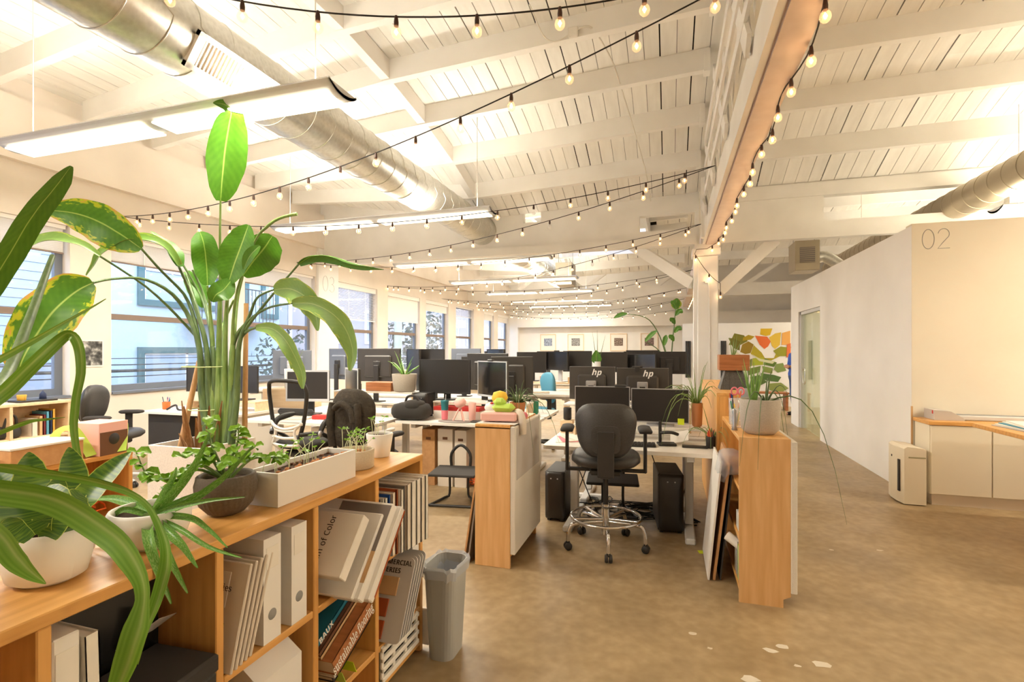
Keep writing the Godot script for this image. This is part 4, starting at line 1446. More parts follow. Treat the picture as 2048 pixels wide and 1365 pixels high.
# grass-like blades from a point: arching tubes tapering to tips
func blades(t: Node3D, o: Vector3, n: int, len0: float, len1: float, spread: float, droop: float, r: float, m: Material, sd: int, called := "blade") -> void:
	var lr := RandomNumberGenerator.new()
	lr.seed = sd
	for i in n:
		var g := lr.randf() * TAU
		var d := Vector3(cos(g), 0, sin(g))
		var L := lr.randf_range(len0, len1)
		var out := lr.randf_range(0.15, 1.0) * spread
		var pts := []
		var rr := []
		for k in 8:
			var v := k / 7.0
			pts.append(o + d * (0.012 + out * L * v) + Vector3(0, L * v * (1.0 - out * 0.35) - droop * L * v * v * v * out * 1.6, 0))
			rr.append(r * (1.0 - 0.88 * v))
		var s := new_st()
		tube(s, pts, rr, 5)
		obj(called, s, m, t)

func cup_of_pens(label: String, at: Vector3, m: Material, r: float, h: float, cols: Array, sd: int) -> void:
	var t := thing("pen_cup", label, "pen cup", at)
	var s := new_st()
	lathe(s, vessel(r, r * 1.08, h, 0.004, 0.004), 20)
	obj("cup", s, M.clear_plastic if m == null else m, t)
	var lr := RandomNumberGenerator.new()
	lr.seed = sd
	for c in cols:
		var g := lr.randf() * TAU
		var a := Vector3(cos(g), 0, sin(g)) * r * 0.3
		var b := Vector3(cos(g + 0.6), 0, sin(g + 0.6)) * r * 0.95 + Vector3(0, h + lr.randf_range(0.02, 0.06), 0)
		s = new_st()
		tube(s, [a + Vector3(0, 0.012, 0), b, b + (b - a).normalized() * 0.012], [0.0045, 0.0045, 0.002], 6)
		obj("pen", s, M[c], t)

func book(called: String, label: String, c: Vector3, size: Vector3, b: Basis, cover: Material, group := "", pages: Material = null) -> Node3D:
	# size: thickness (x), height (y), depth (z); spine faces +z of b
	var t := thing(called, label, "book", c, 0.0, group)
	t.basis = b
	var s := new_st()
	for sg in [-1.0, 1.0]: bx(s, Vector3(sg * (size.x / 2 - 0.0015), 0, 0), Vector3(0.003, size.y, size.z))
	bx(s, Vector3(0, 0, size.z / 2 - 0.0015), Vector3(size.x, size.y, 0.003))
	obj("cover", s, cover, t)
	s = new_st()
	bx(s, Vector3(0, 0, -0.003), Vector3(size.x - 0.006, size.y - 0.008, size.z - 0.008))
	obj("pages", s, pages if pages else M.paper, t)
	return t

func grow(t: Node3D, leaves: Array, stems: Array, leaf_name := "leaf") -> void:
	var k := 0
	for q in stems:
		var pts := []
		for p in q[0]: pts.append(p - t.position)
		var s := new_st()
		tube(s, arc_pts(pts, 2), spread(q[1], (pts.size() - 1) * 2 + 1), 8)
		obj("stem", s, M[q[2]], t)
	for q in leaves:
		var pts := []
		for p in q[0]: pts.append(p - t.position)
		var s := new_st()
		leaf(s, arc_pts(pts, 2), q[1], q[2], q[4], q[5], k)
		obj(leaf_name, s, M[q[3]], t)
		k += 1

func spread(r: Array, n: int) -> Array:
	var out := []
	for i in n:
		var f := float(i) / (n - 1) * (r.size() - 1)
		out.append(lerpf(r[int(f)], r[mini(int(f) + 1, r.size() - 1)], f - int(f)))
	return out

const SX := -1.22   # front of the near bookcase

func build_near_case() -> void:
	bookcase("low orange birch bookcase across the foreground, plants on top", Vector3(SX, 0, 0), 0.32, 1.01, [-0.55, -0.12, 0.29, 0.715, 1.142, 1.556, 1.96, 2.375], [0.06, 0.235, 0.61], M.wood_z, M.wood_y)
	var U := 0.612
	var V := 0.237
	# bay 1: binder, booklet, black display board and box
	var t := thing("binder", "white ring binder with a paper label, leftmost on the near bookcase", "binder", Vector3(SX - 0.13, U, -0.757))
	part_box(t, "cover", Vector3(-0.13, 0, -0.026), Vector3(0.125, 0.33, 0.026), M.white)
	part_box(t, "label_slip", Vector3(0.1255, 0.2, -0.022), Vector3(0.127, 0.3, 0.022), M.paper)
	book("booklet", "thin white booklet standing beside the white binder", Vector3(SX - 0.11, U + 0.155, -0.808), Vector3(0.03, 0.31, 0.22), Basis(Vector3.UP, PI / 2) * Basis(Vector3.BACK, 0.03), M.paper)
	var s := new_st()
	bx(s, Vector3.ZERO, Vector3(0.012, 0.33, 0.25), Basis(Vector3.UP, -0.1) * Basis(Vector3.RIGHT, 0.0))
	var o := one("display_board", s, M.black_gloss, "black glossy board with dust specks leaning inside the near bookcase", "board")
	o.position = Vector3(SX - 0.20, U + 0.168, -0.975)
	t = thing("black_case", "flat black case lying in the near bookcase", "case", Vector3(SX - 0.07, U, -0.985), 0.05)
	part_box(t, "lid", Vector3(-0.11, 0.05, -0.12), Vector3(0.11, 0.10, 0.12), M.black_matte, 0.008)
	part_box(t, "body", Vector3(-0.105, 0.0, -0.115), Vector3(0.105, 0.05, 0.115), M.black, 0.006)
	s = new_st()
	bx(s, Vector3.ZERO, Vector3(0.12, 0.001, 0.09), Basis(Vector3.BACK, 0.7) * Basis(Vector3.UP, 0.5))
	o = one("plastic_sleeve", s, M.paper_grey, "crumpled pale sleeve poking up behind the flat black case", "sleeve")
	o.position = Vector3(SX - 0.16, U + 0.16, -1.05)
	# bay 2: leaning sample sheets and two magazine files
	for k in 5:
		t = thing("sample_folder", "cream sample folder leaning in the near bookcase, %s of five" % ["front", "second", "third", "fourth", "rear"][k], "folder", Vector3(SX - 0.10, U, -1.165 - k * 0.022), 0.0, "leaning sample folders")
		t.basis = Basis(Vector3.RIGHT, -0.26 - 0.012 * k)
		part_box(t, "board", Vector3(-0.11, 0, -0.005), Vector3(0.115 - 0.004 * k, 0.30, 0.005), M.paper_warm)
		if k == 0:
			part_box(t, "swatch", Vector3(-0.10, 0.02, 0.005), Vector3(0.06, 0.13, 0.0075), M.olive)
			part_box(t, "label_card", Vector3(-0.09, 0.17, 0.005), Vector3(0.05, 0.27, 0.0068), M.paper)
			text("lettering", "Atelier Series", 0.026, 0.0006, M.ink, t, Transform3D(Basis(), Vector3(-0.02, 0.225, 0.0072)), false, true)
	for k in 2:
		t = thing("magazine_file", "white magazine file with a round finger hole, %s of two" % ["left", "right"][k], "magazine file", Vector3(SX - 0.13, U, -1.345 - k * 0.095 - 0.03 * k), 0.0, "white magazine files")
		s = new_st()
		prism(s, [Vector2(-0.13, 0), Vector2(0.125, 0), Vector2(0.125, 0.335), Vector2(-0.05, 0.335), Vector2(-0.13, 0.2)], Vector3.ZERO, Basis(), 0.075)
		obj("body", s, M.white, t)
		s = new_st()
		lathe(s, [Vector2(0, 0.002), Vector2(0.016, 0.002), Vector2(0.018, 0)], 20, Vector3(0.125, 0.085, 0), 1, 1, Basis(Vector3.UP, Vector3.RIGHT, Vector3.BACK))
		obj("finger_hole", s, M.grey, t)
		part_box(t, "label_slip", Vector3(0.1255, 0.235, -0.026), Vector3(0.127, 0.305, 0.026), M.paper)
	t = thing("angled_file", "white file with a clipped corner on the middle shelf", "magazine file", Vector3(SX - 0.14, V, -1.40))
	s = new_st()
	prism(s, [Vector2(-0.12, 0), Vector2(0.12, 0), Vector2(0.12, 0.25), Vector2(0.05, 0.30), Vector2(-0.12, 0.31)], Vector3.ZERO, Basis(), 0.2)
	obj("body", s, M.white, t)
	plain_box("black_box", "small black box on the middle shelf of the near bookcase", "box", Vector3(SX - 0.28, V, -1.19), Vector3(SX - 0.06, V + 0.16, -1.27), M.black)
	# bay 3: big leaning binders, the colour box
	var B3 := Basis(Vector3.RIGHT, -0.72)
	var z3 := -1.60
	var names := ["white swatch board, frontmost leaning in the third bay", "thick white swatch binder leaning in the third bay", "white swatch binder with a red edge leaning in the third bay"]
	for k in 3:
		t = thing("swatch_binder", names[k], "binder", Vector3(SX - 0.06, U + 0.012, -1.628 - [0.0, 0.036, 0.086][k]))
		t.basis = B3
		var th: float = [0.02, 0.045, 0.04][k]
		part_box(t, "cover", Vector3(-0.17, -0.02 * k, -th / 2), Vector3(0.16 + 0.02 * k, [0.33, 0.36, 0.335][k], th / 2), M.white, 0.004)
		if k == 1:
			part_box(t, "swatch", Vector3(-0.06, 0.16, th / 2), Vector3(0.178, 0.35, th / 2 + 0.002), M.mauve)
			part_box(t, "swatch", Vector3(0.10, 0.04, th / 2), Vector3(0.178, 0.16, th / 2 + 0.002), M.tan)
		if k == 2: part_box(t, "edge_strip", Vector3(0.2005, -0.02, -th / 2), Vector3(0.202, 0.33, th / 2 - 0.03), M.rust)
	t = thing("colour_box", "cream sample box lettered Spectrum of Color leaning in the bookcase", "box", Vector3(SX - 0.02, U + 0.075, -1.62))
	t.basis = B3
	part_box(t, "body", Vector3(-0.17, 0.0, 0.008), Vector3(0.10, 0.24, 0.055), M.paper, 0.003)
	text("lettering", "Spectrum of Color", 0.034, 0.0008, M.ink, t, Transform3D(Basis(Vector3.BACK, PI / 2), Vector3(-0.03, 0.085, 0.0558)))
	# middle shelf of bay 3: tilted stack
	var B4 := Basis(Vector3.RIGHT, -1.13)
	var items := [["teal_book", "teal book lettered BAUX leaning on the tilted stack", "teal", 0.022, 0.215], ["brown_catalogue", "old brown catalogue under the teal book", "brown", 0.02, 0.26], ["tan_catalogue", "tan catalogue in the tilted stack", "tan", 0.018, 0.26], ["flooring_book", "brown book lettered sustainable flooring in the tilted stack", "wood_brown", 0.075, 0.33], ["white_folder", "white folder below the flooring book", "paper", 0.02, 0.34], ["black_folder", "black folder at the bottom of the tilted stack", "ink", 0.03, 0.30]]
	var off := 0.205
	for q in items:
		off -= q[3] / 2
		t = book(q[0], q[1], Vector3(SX - 0.11 + (0.02 if q[0] == "flooring_book" else 0.0), V + 0.02, -1.66) + B4 * Vector3(0, 0.145, off), Vector3(q[3], 0.27, q[4] * 0.7), B4 * Basis(Vector3.UP, PI / 2), M[q[2]], "", M.paper_warm)
		if q[0] == "flooring_book":
			text("lettering", "sustainable flooring", 0.058, 0.001, M.paper, t, Transform3D(Basis(Vector3.BACK, PI / 2) * Basis(Vector3(0.49, 0, 0), Vector3(0, 1, 0), Vector3(0, 0, 1)), Vector3(0.004, 0.0, q[4] * 0.35 + 0.0008)), true, true)
		if q[0] == "teal_book":
			text("lettering", "BAUX", 0.034, 0.001, M.paper, t, Transform3D(Basis(Vector3.BACK, PI / 2), Vector3(0, -0.06, q[4] * 0.35 + 0.0008)), true)
		off -= q[3] / 2 + 0.001
	for q in [["lime", "lime green paper slip poking from the tilted stack", 0.03], ["neon", "yellow paper slip poking from the tilted stack", 0.10]]:
		s = new_st()
		bx(s, Vector3.ZERO, Vector3(0.12, 0.002, 0.06), B4)
		o = one("paper_slip", s, M[q[0]], q[1], "paper")
		o.position = Vector3(SX - 0.04, V + 0.045, -1.66 - q[2])
	# bay 4: row of books on the upper shelf
	var br := RandomNumberGenerator.new()
	br.seed = 5
	var zz := -1.985
	var specs := [["navy", 0.012], ["paper", 0.012], ["paper", 0.02], ["blue", 0.014], ["paper_warm", 0.026], ["rust", 0.014], ["paper", 0.022], ["mauve", 0.014], ["paper_warm", 0.034], ["paper", 0.04], ["paper", 0.036], ["paper_warm", 0.034], ["paper", 0.026]]
	var words := ["navy catalogue at the left end", "thin white catalogue next to the navy one", "white catalogue left of the blue one", "blue catalogue", "cream catalogue right of the blue one", "rust red catalogue", "white catalogue right of the red one", "grey catalogue", "cream binder right of the grey catalogue", "thick white binder, fourth from the right end", "thick white binder, third from the right end", "cream binder, second from the right end", "white binder at the right end"]
	for k in specs.size():
		var th: float = specs[k][1]
		var h: float = [0.27, 0.275, 0.27, 0.28, 0.285, 0.295, 0.29, 0.30, 0.305, 0.31, 0.31, 0.315, 0.315][k]
		var pr: float = [0.0, 0.01, 0.015, 0.02, 0.03, 0.035, 0.05, 0.05, 0.06, 0.065, 0.07, 0.075, 0.08][k]
		book("catalogue", words[k] + " of the upper book row", Vector3(SX - 0.145 + pr, U + h / 2, zz - th / 2), Vector3(th, h, 0.27), Basis(Vector3.UP, PI / 2), M[specs[k][0]], "books on the upper shelf")
		zz -= th + 0.0015
	# bay 4 middle: flooring sample boards
	for k in 5:
		t = thing("sample_board", "grey flooring sample board with wood chips, %s of five" % ["front", "second", "third", "fourth", "rear"][k], "sample board", Vector3(SX - 0.065, V + 0.003, -2.01 - k * 0.024), 0.0, "flooring sample boards")
		t.basis = Basis(Vector3.RIGHT, -0.46 - 0.012 * k)
		s = new_st()
		prism(s, round_rect(0.24, 0.36, 0.025, 4), Vector3(0.02, 0.18, 0), Basis(), 0.007)
		obj("board", s, M.lightgrey, t)
		if k == 0:
			part_box(t, "wood_chip", Vector3(-0.06, 0.19, 0.003), Vector3(0.08, 0.27, 0.010), M.tan)
			part_box(t, "wood_chip", Vector3(-0.08, 0.10, 0.003), Vector3(0.05, 0.175, 0.010), M.rust)
			part_box(t, "wood_chip", Vector3(-0.08, 0.01, 0.003), Vector3(0.05, 0.085, 0.010), M.rust)
			text("lettering", "COMMERCIAL\nSERIES", 0.030, 0.0008, M.ink, t, Transform3D(Basis(), Vector3(0.03, 0.315, 0.0042)), true)
	t = thing("magazine_file", "white magazine file at the right end behind the sample boards", "magazine file", Vector3(SX - 0.14, V, -2.30), 0.0, "white magazine files")
	t.basis = Basis(Vector3.RIGHT, -0.10)
	part_box(t, "body", Vector3(-0.14, 0, -0.035), Vector3(0.13, 0.32, 0.035), M.white)
	s = new_st()
	lathe(s, [Vector2(0, 0.002), Vector2(0.013, 0.002), Vector2(0.015, 0)], 18, Vector3(0.13, 0.075, 0), 1, 1, Basis(Vector3.UP, Vector3.RIGHT, Vector3.BACK))
	obj("finger_hole", s, M.ink, t)
	# bottom: cream crate
	t = thing("crate", "cream slatted plastic crate in the bottom of the bookcase", "crate", Vector3(SX - 0.14, 0.062, -2.16))
	for k in 4: part_box(t, "rail", Vector3(0.13, 0.005 + k * 0.045, -0.17), Vector3(0.15, 0.027 + k * 0.045, 0.17), M.paper, 0.004)
	for zz2 in [-0.16, -0.05, 0.06, 0.16]: part_box(t, "post", Vector3(0.128, 0.0, zz2 - 0.01), Vector3(0.142, 0.165, zz2 + 0.01), M.paper)
	part_box(t, "contents", Vector3(-0.14, 0.0, -0.15), Vector3(0.125, 0.13, 0.15), M.ink)
	t = thing("door_stop_tag", "small cream tag with three holes hung on the bookcase end", "tag", Vector3(SX - 0.02, 0.02, -2.392))
	part_box(t, "plate", Vector3(-0.02, 0.0, -0.012), Vector3(0.05, 0.19, 0.0), M.paper, 0.003)
	for k in 3:
		s = new_st()
		lathe(s, [Vector2(0, 0.001), Vector2(0.004, 0.001), Vector2(0.004, 0)], 8, Vector3(0.0502, 0.07 + k * 0.02, -0.006), 1, 1, Basis(Vector3.UP, Vector3.RIGHT, Vector3.BACK))
		obj("hole", s, M.rust, t)
	# waste bin with a clear liner
	t = thing("waste_bin", "grey tapered waste bin with a clear liner by the bookcase end", "bin", Vector3(-1.10, 0, -2.41), PI / 2)
	s = new_st()
	var rings := [[0.0, 0.095, 0.066], [0.425, 0.113, 0.084], [0.43, 0.122, 0.092], [0.46, 0.122, 0.092], [0.46, 0.110, 0.081], [0.43, 0.106, 0.077], [0.03, 0.09, 0.062]]
	var prev := []
	for q in rings:
		var ring := []
		for p in round_rect(q[1] * 2, q[2] * 2, 0.05, 5): ring.append(Vector3(p.x, q[0], -p.y))
		if prev:
			for k in ring.size(): quad(s, prev[k], prev[(k + 1) % ring.size()], ring[(k + 1) % ring.size()], ring[k])
		prev = ring
	obj("body", s, M.grey_bin, t)
	s = new_st()
	prev = []
	for q in [[0.22, 0.07, 0.05], [0.36, 0.095, 0.07], [0.455, 0.112, 0.083], [0.47, 0.122, 0.093], [0.455, 0.128, 0.098], [0.41, 0.122, 0.093]]:
		var ring := []
		var i := 0
		for p in round_rect(q[1] * 2, q[2] * 2, 0.05, 5):
			ring.append(Vector3(p.x, q[0] + 0.008 * sin(i * 2.3), -p.y) * Vector3(1 + 0.015 * sin(i * 3.1), 1, 1 + 0.015 * cos(i * 2.7)))
			i += 1
		if prev:
			for k in ring.size(): quad(s, prev[k], prev[(k + 1) % ring.size()], ring[(k + 1) % ring.size()], ring[k])
		prev = ring
	obj("liner", s, M.liner, t)

func build_near_plants() -> void:
	var top := 1.011
	# white oval pot with the broad snake plant
	var t := thing("snake_plant", "white oval pot with a pink rim and broad banded leaves", "potted plant", Vector3(-1.40, top, -0.825), 0.25)
	var s := new_st()
	lathe(s, [Vector2(0, 0), Vector2(0.058, 0), Vector2(0.08, 0.012), Vector2(0.09, 0.05), Vector2(0.091, 0.09), Vector2(0.088, 0.118), Vector2(0.084, 0.122)], 40, Vector3.ZERO, 1.0, 0.9)
	obj("pot", s, M.white, t)
	s = new_st()
	lathe(s, [Vector2(0.084, 0.122), Vector2(0.080, 0.121), Vector2(0.076, 0.10), Vector2(0.072, 0.09)], 40, Vector3.ZERO, 1.0, 0.9)
	obj("rim", s, M.pink_clay, t)
	s = new_st()
	lathe(s, [Vector2(0, 0.1), Vector2(0.076, 0.098)], 24, Vector3.ZERO, 1.0, 0.9)
	obj("soil", s, M.soil, t)
	t.rotation.y = 0.0
	grow(t, SNAKE_LEAVES, [])
	# plain white pot behind it
	t = pot("small_white_pot", "plain white round pot behind the oval pot at the left edge", Vector3(-1.478, top, -0.915), [Vector2(0, 0), Vector2(0.04, 0), Vector2(0.055, 0.02), Vector2(0.06, 0.06), Vector2(0.055, 0.1), Vector2(0.05, 0.1), Vector2(0.05, 0.08)], M.white, 0.08, 0.05)
	# aloe
	t = thing("aloe_plant", "white round pot with a sprawling spotted aloe", "potted plant", Vector3(-1.375, top, -1.055))
	s = new_st()
	lathe(s, [Vector2(0, 0), Vector2(0.06, 0), Vector2(0.085, 0.02), Vector2(0.098, 0.06), Vector2(0.098, 0.095), Vector2(0.094, 0.102), Vector2(0.088, 0.102), Vector2(0.086, 0.08)], 36)
	obj("pot", s, M.white, t)
	s = new_st()
	lathe(s, [Vector2(0, 0.085), Vector2(0.087, 0.083)], 24)
	obj("soil", s, M.soil, t)
	s = new_st()
	tube(s, [Vector3(0.02, 0.06, 0.0), Vector3(0.016, 0.085, 0.01), Vector3(0.012, 0.095, 0.012)], [0.02, 0.022, 0.015], 10)
	obj("stem", s, M.stem, t)
	grow(t, ALOE_LEAVES, [])
	# ribbed brown bowl with a jade-like creeper
	t = thing("jade_plant", "brown ribbed round bowl with small bright rounded leaves", "potted plant", Vector3(-1.395, top, -1.328))
	s = new_st()
	var prof := [Vector2(0.035, 0), Vector2(0.055, 0.008), Vector2(0.078, 0.035), Vector2(0.09, 0.07), Vector2(0.092, 0.10), Vector2(0.086, 0.128), Vector2(0.080, 0.132), Vector2(0.074, 0.125), Vector2(0.074, 0.11)]
	s.set_smooth_group(5)
	var n := 96
	for i in prof.size() - 1:
		for k in n:
			var v := []
			for q in [[i, k], [i, k + 1], [i + 1, k + 1], [i + 1, k]]:
				var r: float = prof[q[0]].x * (1.0 + (0.022 * sin(TAU * q[1] / n * 32.0 + 1.2 * sin(prof[q[0]].y * 60.0)) if q[0] < 6 else 0.0))
				v.append(Vector3(cos(TAU * q[1] / n) * r, prof[q[0]].y, sin(TAU * q[1] / n) * r))
			tri(s, v[0], v[2], v[1]); tri(s, v[0], v[3], v[2])
	obj("pot", s, M.ribbed_brown, t)
	s = new_st()
	lathe(s, [Vector2(0, 0.112), Vector2(0.076, 0.11)], 24)
	obj("soil", s, M.soil, t)
	var jr := RandomNumberGenerator.new()
	jr.seed = 12
	var shoots := [
		[Vector3(0, 0.11, 0), Vector3(-0.02, 0.17, 0.01), Vector3(-0.07, 0.24, 0.0), Vector3(-0.10, 0.31, -0.02)],
		[Vector3(0.01, 0.11, 0), Vector3(0.02, 0.18, 0), Vector3(0.035, 0.23, -0.01), Vector3(0.03, 0.28, -0.02)],
		[Vector3(0.01, 0.11, 0.01), Vector3(-0.05, 0.17, 0.06), Vector3(-0.12, 0.13, 0.10), Vector3(-0.19, 0.14, 0.12), Vector3(-0.24, 0.21, 0.12)],
		[Vector3(0.01, 0.11, 0.0), Vector3(0.05, 0.17, -0.05), Vector3(0.09, 0.17, -0.10), Vector3(0.12, 0.16, -0.12)],
		[Vector3(0, 0.11, 0.0), Vector3(0.02, 0.16, 0.03), Vector3(0.06, 0.18, 0.02), Vector3(0.09, 0.22, -0.03)],
		[Vector3(-0.01, 0.11, 0.0), Vector3(-0.07, 0.15, 0.05), Vector3(-0.13, 0.10, 0.09), Vector3(-0.15, 0.06, 0.11)],
		[Vector3(-0.01, 0.11, 0.0), Vector3(-0.04, 0.18, 0.02), Vector3(-0.06, 0.21, 0.06), Vector3(-0.07, 0.20, 0.10)]]
	for sh in shoots:
		var path := arc_pts(sh, 5)
		var st := new_st()
		tube(st, path, spread([0.006, 0.004, 0.002], path.size()), 6)
		obj("stem", st, M.stem, t)
		for i in range(5, path.size()):
			for q in 2:
				var L := jr.randf_range(0.024, 0.04)
				var d := Vector3(jr.randfn(), jr.randf_range(-0.3, 0.8), jr.randfn()).normalized()
				var a: Vector3 = path[i]
				var bend := Vector3(0, -0.4 * L, 0)
				var lf := new_st()
				leaf(lf, [a, a + d * L * 0.35, a + d * L * 0.7 + bend * 0.3, a + d * L + bend], [0.003, L * 0.42, L * 0.45, 0.004], (Vector3.UP - d * d.y).normalized() + Vector3(0.4, 0, 0.3), 0.35, 0.0, i, 4)
				obj("leaf", lf, M.leaf_jade, t)
	# long white planter with seedlings
	t = thing("long_planter", "long white rectangular planter with clay pebbles and pale seedlings", "planter", Vector3(-1.345, top, -1.65), 0.0)
	s = new_st()
	var lx := 0.07
	var lz := 0.225
	trough(s, lx, lz, 0.115, 0.009)
	obj("trough", s, M.white, t)
	part_box(t, "soil", Vector3(-lx + 0.0095, 0.0095, -lz + 0.0095), Vector3(lx - 0.0095, 0.095, lz - 0.0095), M.soil, 0.0)
	pebbles(t, 26, func(k, r): return Vector3(lx - 0.012 - r.randf() * 0.016, 0.102 + r.randf() * 0.012, -lz + 0.03 + k * 0.0165), 0.0085, 3)
	pebbles(t, 40, func(_k, r): return Vector3(r.randf_range(-lx + 0.02, lx - 0.02), 0.098, r.randf_range(-lz + 0.02, lz - 0.02)), 0.007, 8, M.brown)
	seedlings(t, 16, Vector3(-lx + 0.02, 0.095, -lz + 0.1), Vector3(lx - 0.025, 0.095, lz - 0.02), 0.05, 0.11, 31)
	# low round concrete bowl
	t = thing("concrete_bowl", "low round concrete bowl with pebbles and sprouts", "planter", Vector3(-1.375, top, -2.02))
	s = new_st()
	lathe(s, vessel(0.083, 0.085, 0.085, 0.008, 0.006), 40)
	obj("bowl", s, M.concrete_warm, t)
	s = new_st()
	lathe(s, [Vector2(0, 0.06), Vector2(0.076, 0.06)], 24)
	obj("soil", s, M.paper_warm, t)
	pebbles(t, 28, func(_k, r):
		var g: float = r.randf() * TAU
		var q: float = 0.07 * sqrt(r.randf())
		return Vector3(cos(g) * q, 0.066, sin(g) * q), 0.009, 10)
	seedlings(t, 18, Vector3(-0.05, 0.06, -0.05), Vector3(0.05, 0.06, 0.05), 0.06, 0.12, 33)
	# white tapered pot
	t = pot("sprout_pot", "small white tapered pot with two sprouts at the bookcase end", Vector3(-1.40, top, -2.265), vessel(0.05, 0.067, 0.118, 0.007, 0.006), M.white, 0.105, 0.058)
	seedlings(t, 5, Vector3(-0.04, 0.10, -0.03), Vector3(0.04, 0.10, 0.04), 0.06, 0.11, 35)
	# long-bladed plant standing left of the frame
	t = thing("long_leaf_plant", "plant with long arching strap leaves reaching in from the left edge", "potted plant", Vector3(-1.50, top, -0.36))
	s = new_st()
	lathe(s, vessel(0.06, 0.085, 0.16, 0.008), 32)
	obj("pot", s, M.white, t)
	s = new_st()
	lathe(s, [Vector2(0, 0.14), Vector2(0.075, 0.14)], 20)
	obj("soil", s, M.soil, t)
	s = new_st()
	tube(s, [Vector3(0, 0.13, 0), Vector3(-0.03, 0.18, -0.06), Vector3(-0.07, 0.21, -0.15)], [0.02, 0.018, 0.02], 8)
	obj("stalk", s, M.stem, t)
	grow(t, NEAR_LEAVES, NEAR_STEMS)

func pebbles(t: Node3D, n: int, f: Callable, r: float, sd: int, m: Material = null) -> void:
	var pr := RandomNumberGenerator.new()
	pr.seed = sd
	for k in n:
		var s := new_st()
		var a := pr.randf_range(0.8, 1.2)
		lathe(s, [Vector2(0, -r * 0.8), Vector2(r * 0.8, -r * 0.5), Vector2(r, 0), Vector2(r * 0.8, r * 0.55), Vector2(0, r * 0.85)], 8, Vector3.ZERO, a, 2.0 - a)
		obj("pebble", s, m if m else M.clay_pebble, t).position = f.call(k, pr)

func seedlings(t: Node3D, n: int, a: Vector3, b: Vector3, h0: float, h1: float, sd: int) -> void:
	var pr := RandomNumberGenerator.new()
	pr.seed = sd
	mat("sprout_stem", col(216, 222, 180), 0.5)
	for k in n:
		var o := Vector3(pr.randf_range(a.x, b.x), a.y, pr.randf_range(a.z, b.z))
		var h := pr.randf_range(h0, h1)
		var d := Vector3(pr.randfn() * 0.25, 1, pr.randfn() * 0.25).normalized()
		var top := o + d * h
		var s := new_st()
		tube(s, arc_pts([o, o + Vector3(0, h * 0.5, 0), top], 3), 0.0014, 5)
		var st := obj("sprout", s, M.sprout_stem, t)
		for q in 4:
			var g := pr.randf() * TAU
			var e := Vector3(cos(g), pr.randf_range(-0.2, 0.7), sin(g)).normalized() * h * 0.2
			var lf := new_st()
			leaf(lf, [top, top + e * 0.5, top + e], [0.001, 0.0045, 0.001], Vector3(0.5, 0.7, 0.5), 0.3, 0, k, 2)
			obj("leaf", lf, M.leaf_jade, st)

func build_tall_plant() -> void:
	var c := Vector3(-3.945, 0, -3.515)
	var t := thing("tall_plant", "giant bird of paradise plant in a square pale planter behind the bookcase", "potted plant", c)
	var s := new_st()
	var h := 0.29
	trough(s, h, h, 0.74, 0.025)
	obj("planter", s, M.planter_pale, t)
	part_box(t, "soil", Vector3(-h + 0.026, 0.026, -h + 0.026), Vector3(h - 0.026, 0.64, h - 0.026), M.soil, 0.0)
	grow(t, TALL_LEAVES, TALL_STEMS)
	# husks around the foot
	var hr := RandomNumberGenerator.new()
	hr.seed = 6
	for k in 12:
		var g := TAU * k / 12
		var d := Vector3(cos(g), 0, sin(g))
		var hgt := hr.randf_range(0.2, 0.5)
		s = new_st()
		leaf(s, [d * 0.10 + Vector3(0, 0.63, 0), d * 0.13 + Vector3(0, 0.63 + hgt * 0.5, 0), d * (0.16 + 0.04 * hr.randf()) + Vector3(0, 0.63 + hgt, 0)], [0.04, 0.035, 0.008], d, 0.9, 0.1, k, 4)
		obj("husk", s, M.husk, t)
	for q in [[Vector3(-4.14, 0.60, -3.43), Vector3(-4.05, 1.45, -3.56), 0.024], [Vector3(-3.70, 0.62, -3.72), Vector3(-3.66, 1.97, -3.70), 0.022]]:
		s = new_st()
		var pts := []
		for k in 9: pts.append(q[0].lerp(q[1], k / 8.0) - c)
		tube(s, pts, spread([q[2] * 1.1, q[2] * 0.9], 9), 10)
		obj("bamboo_stake", s, M.bamboo, t)
	for q in [[1.02, 0.135], [1.40, 0.19]]:
		s = new_st()
		var ring := []
		for k in 24: ring.append(Vector3(-0.01 + cos(TAU * k / 24) * q[1], q[0], -0.01 + sin(TAU * k / 24) * q[1] * 0.8))
		tube(s, ring, 0.005, 5, true)
		obj("tie", s, M.twine, t)

func riser(label: String, a: Vector3, b: Vector3, m: Material) -> void:
	# a low shelf on the desk: top board on two side boards
	var t := thing("desk_riser", label, "desk shelf", Vector3((a.x + b.x) / 2, a.y, (a.z + b.z) / 2), 0.0, "desk risers")
	var w := absf(b.x - a.x) / 2
	var d := absf(b.z - a.z) / 2
	var h := b.y - a.y
	part_box(t, "board", Vector3(-w, h - 0.02, -d), Vector3(w, h, d), m)
	for sg in [-1.0, 1.0]: part_box(t, "side_board", Vector3(sg * (w - 0.01) - 0.01, 0, -d + 0.01), Vector3(sg * (w - 0.01) + 0.01, h - 0.02, d - 0.01), M.wood_pale)

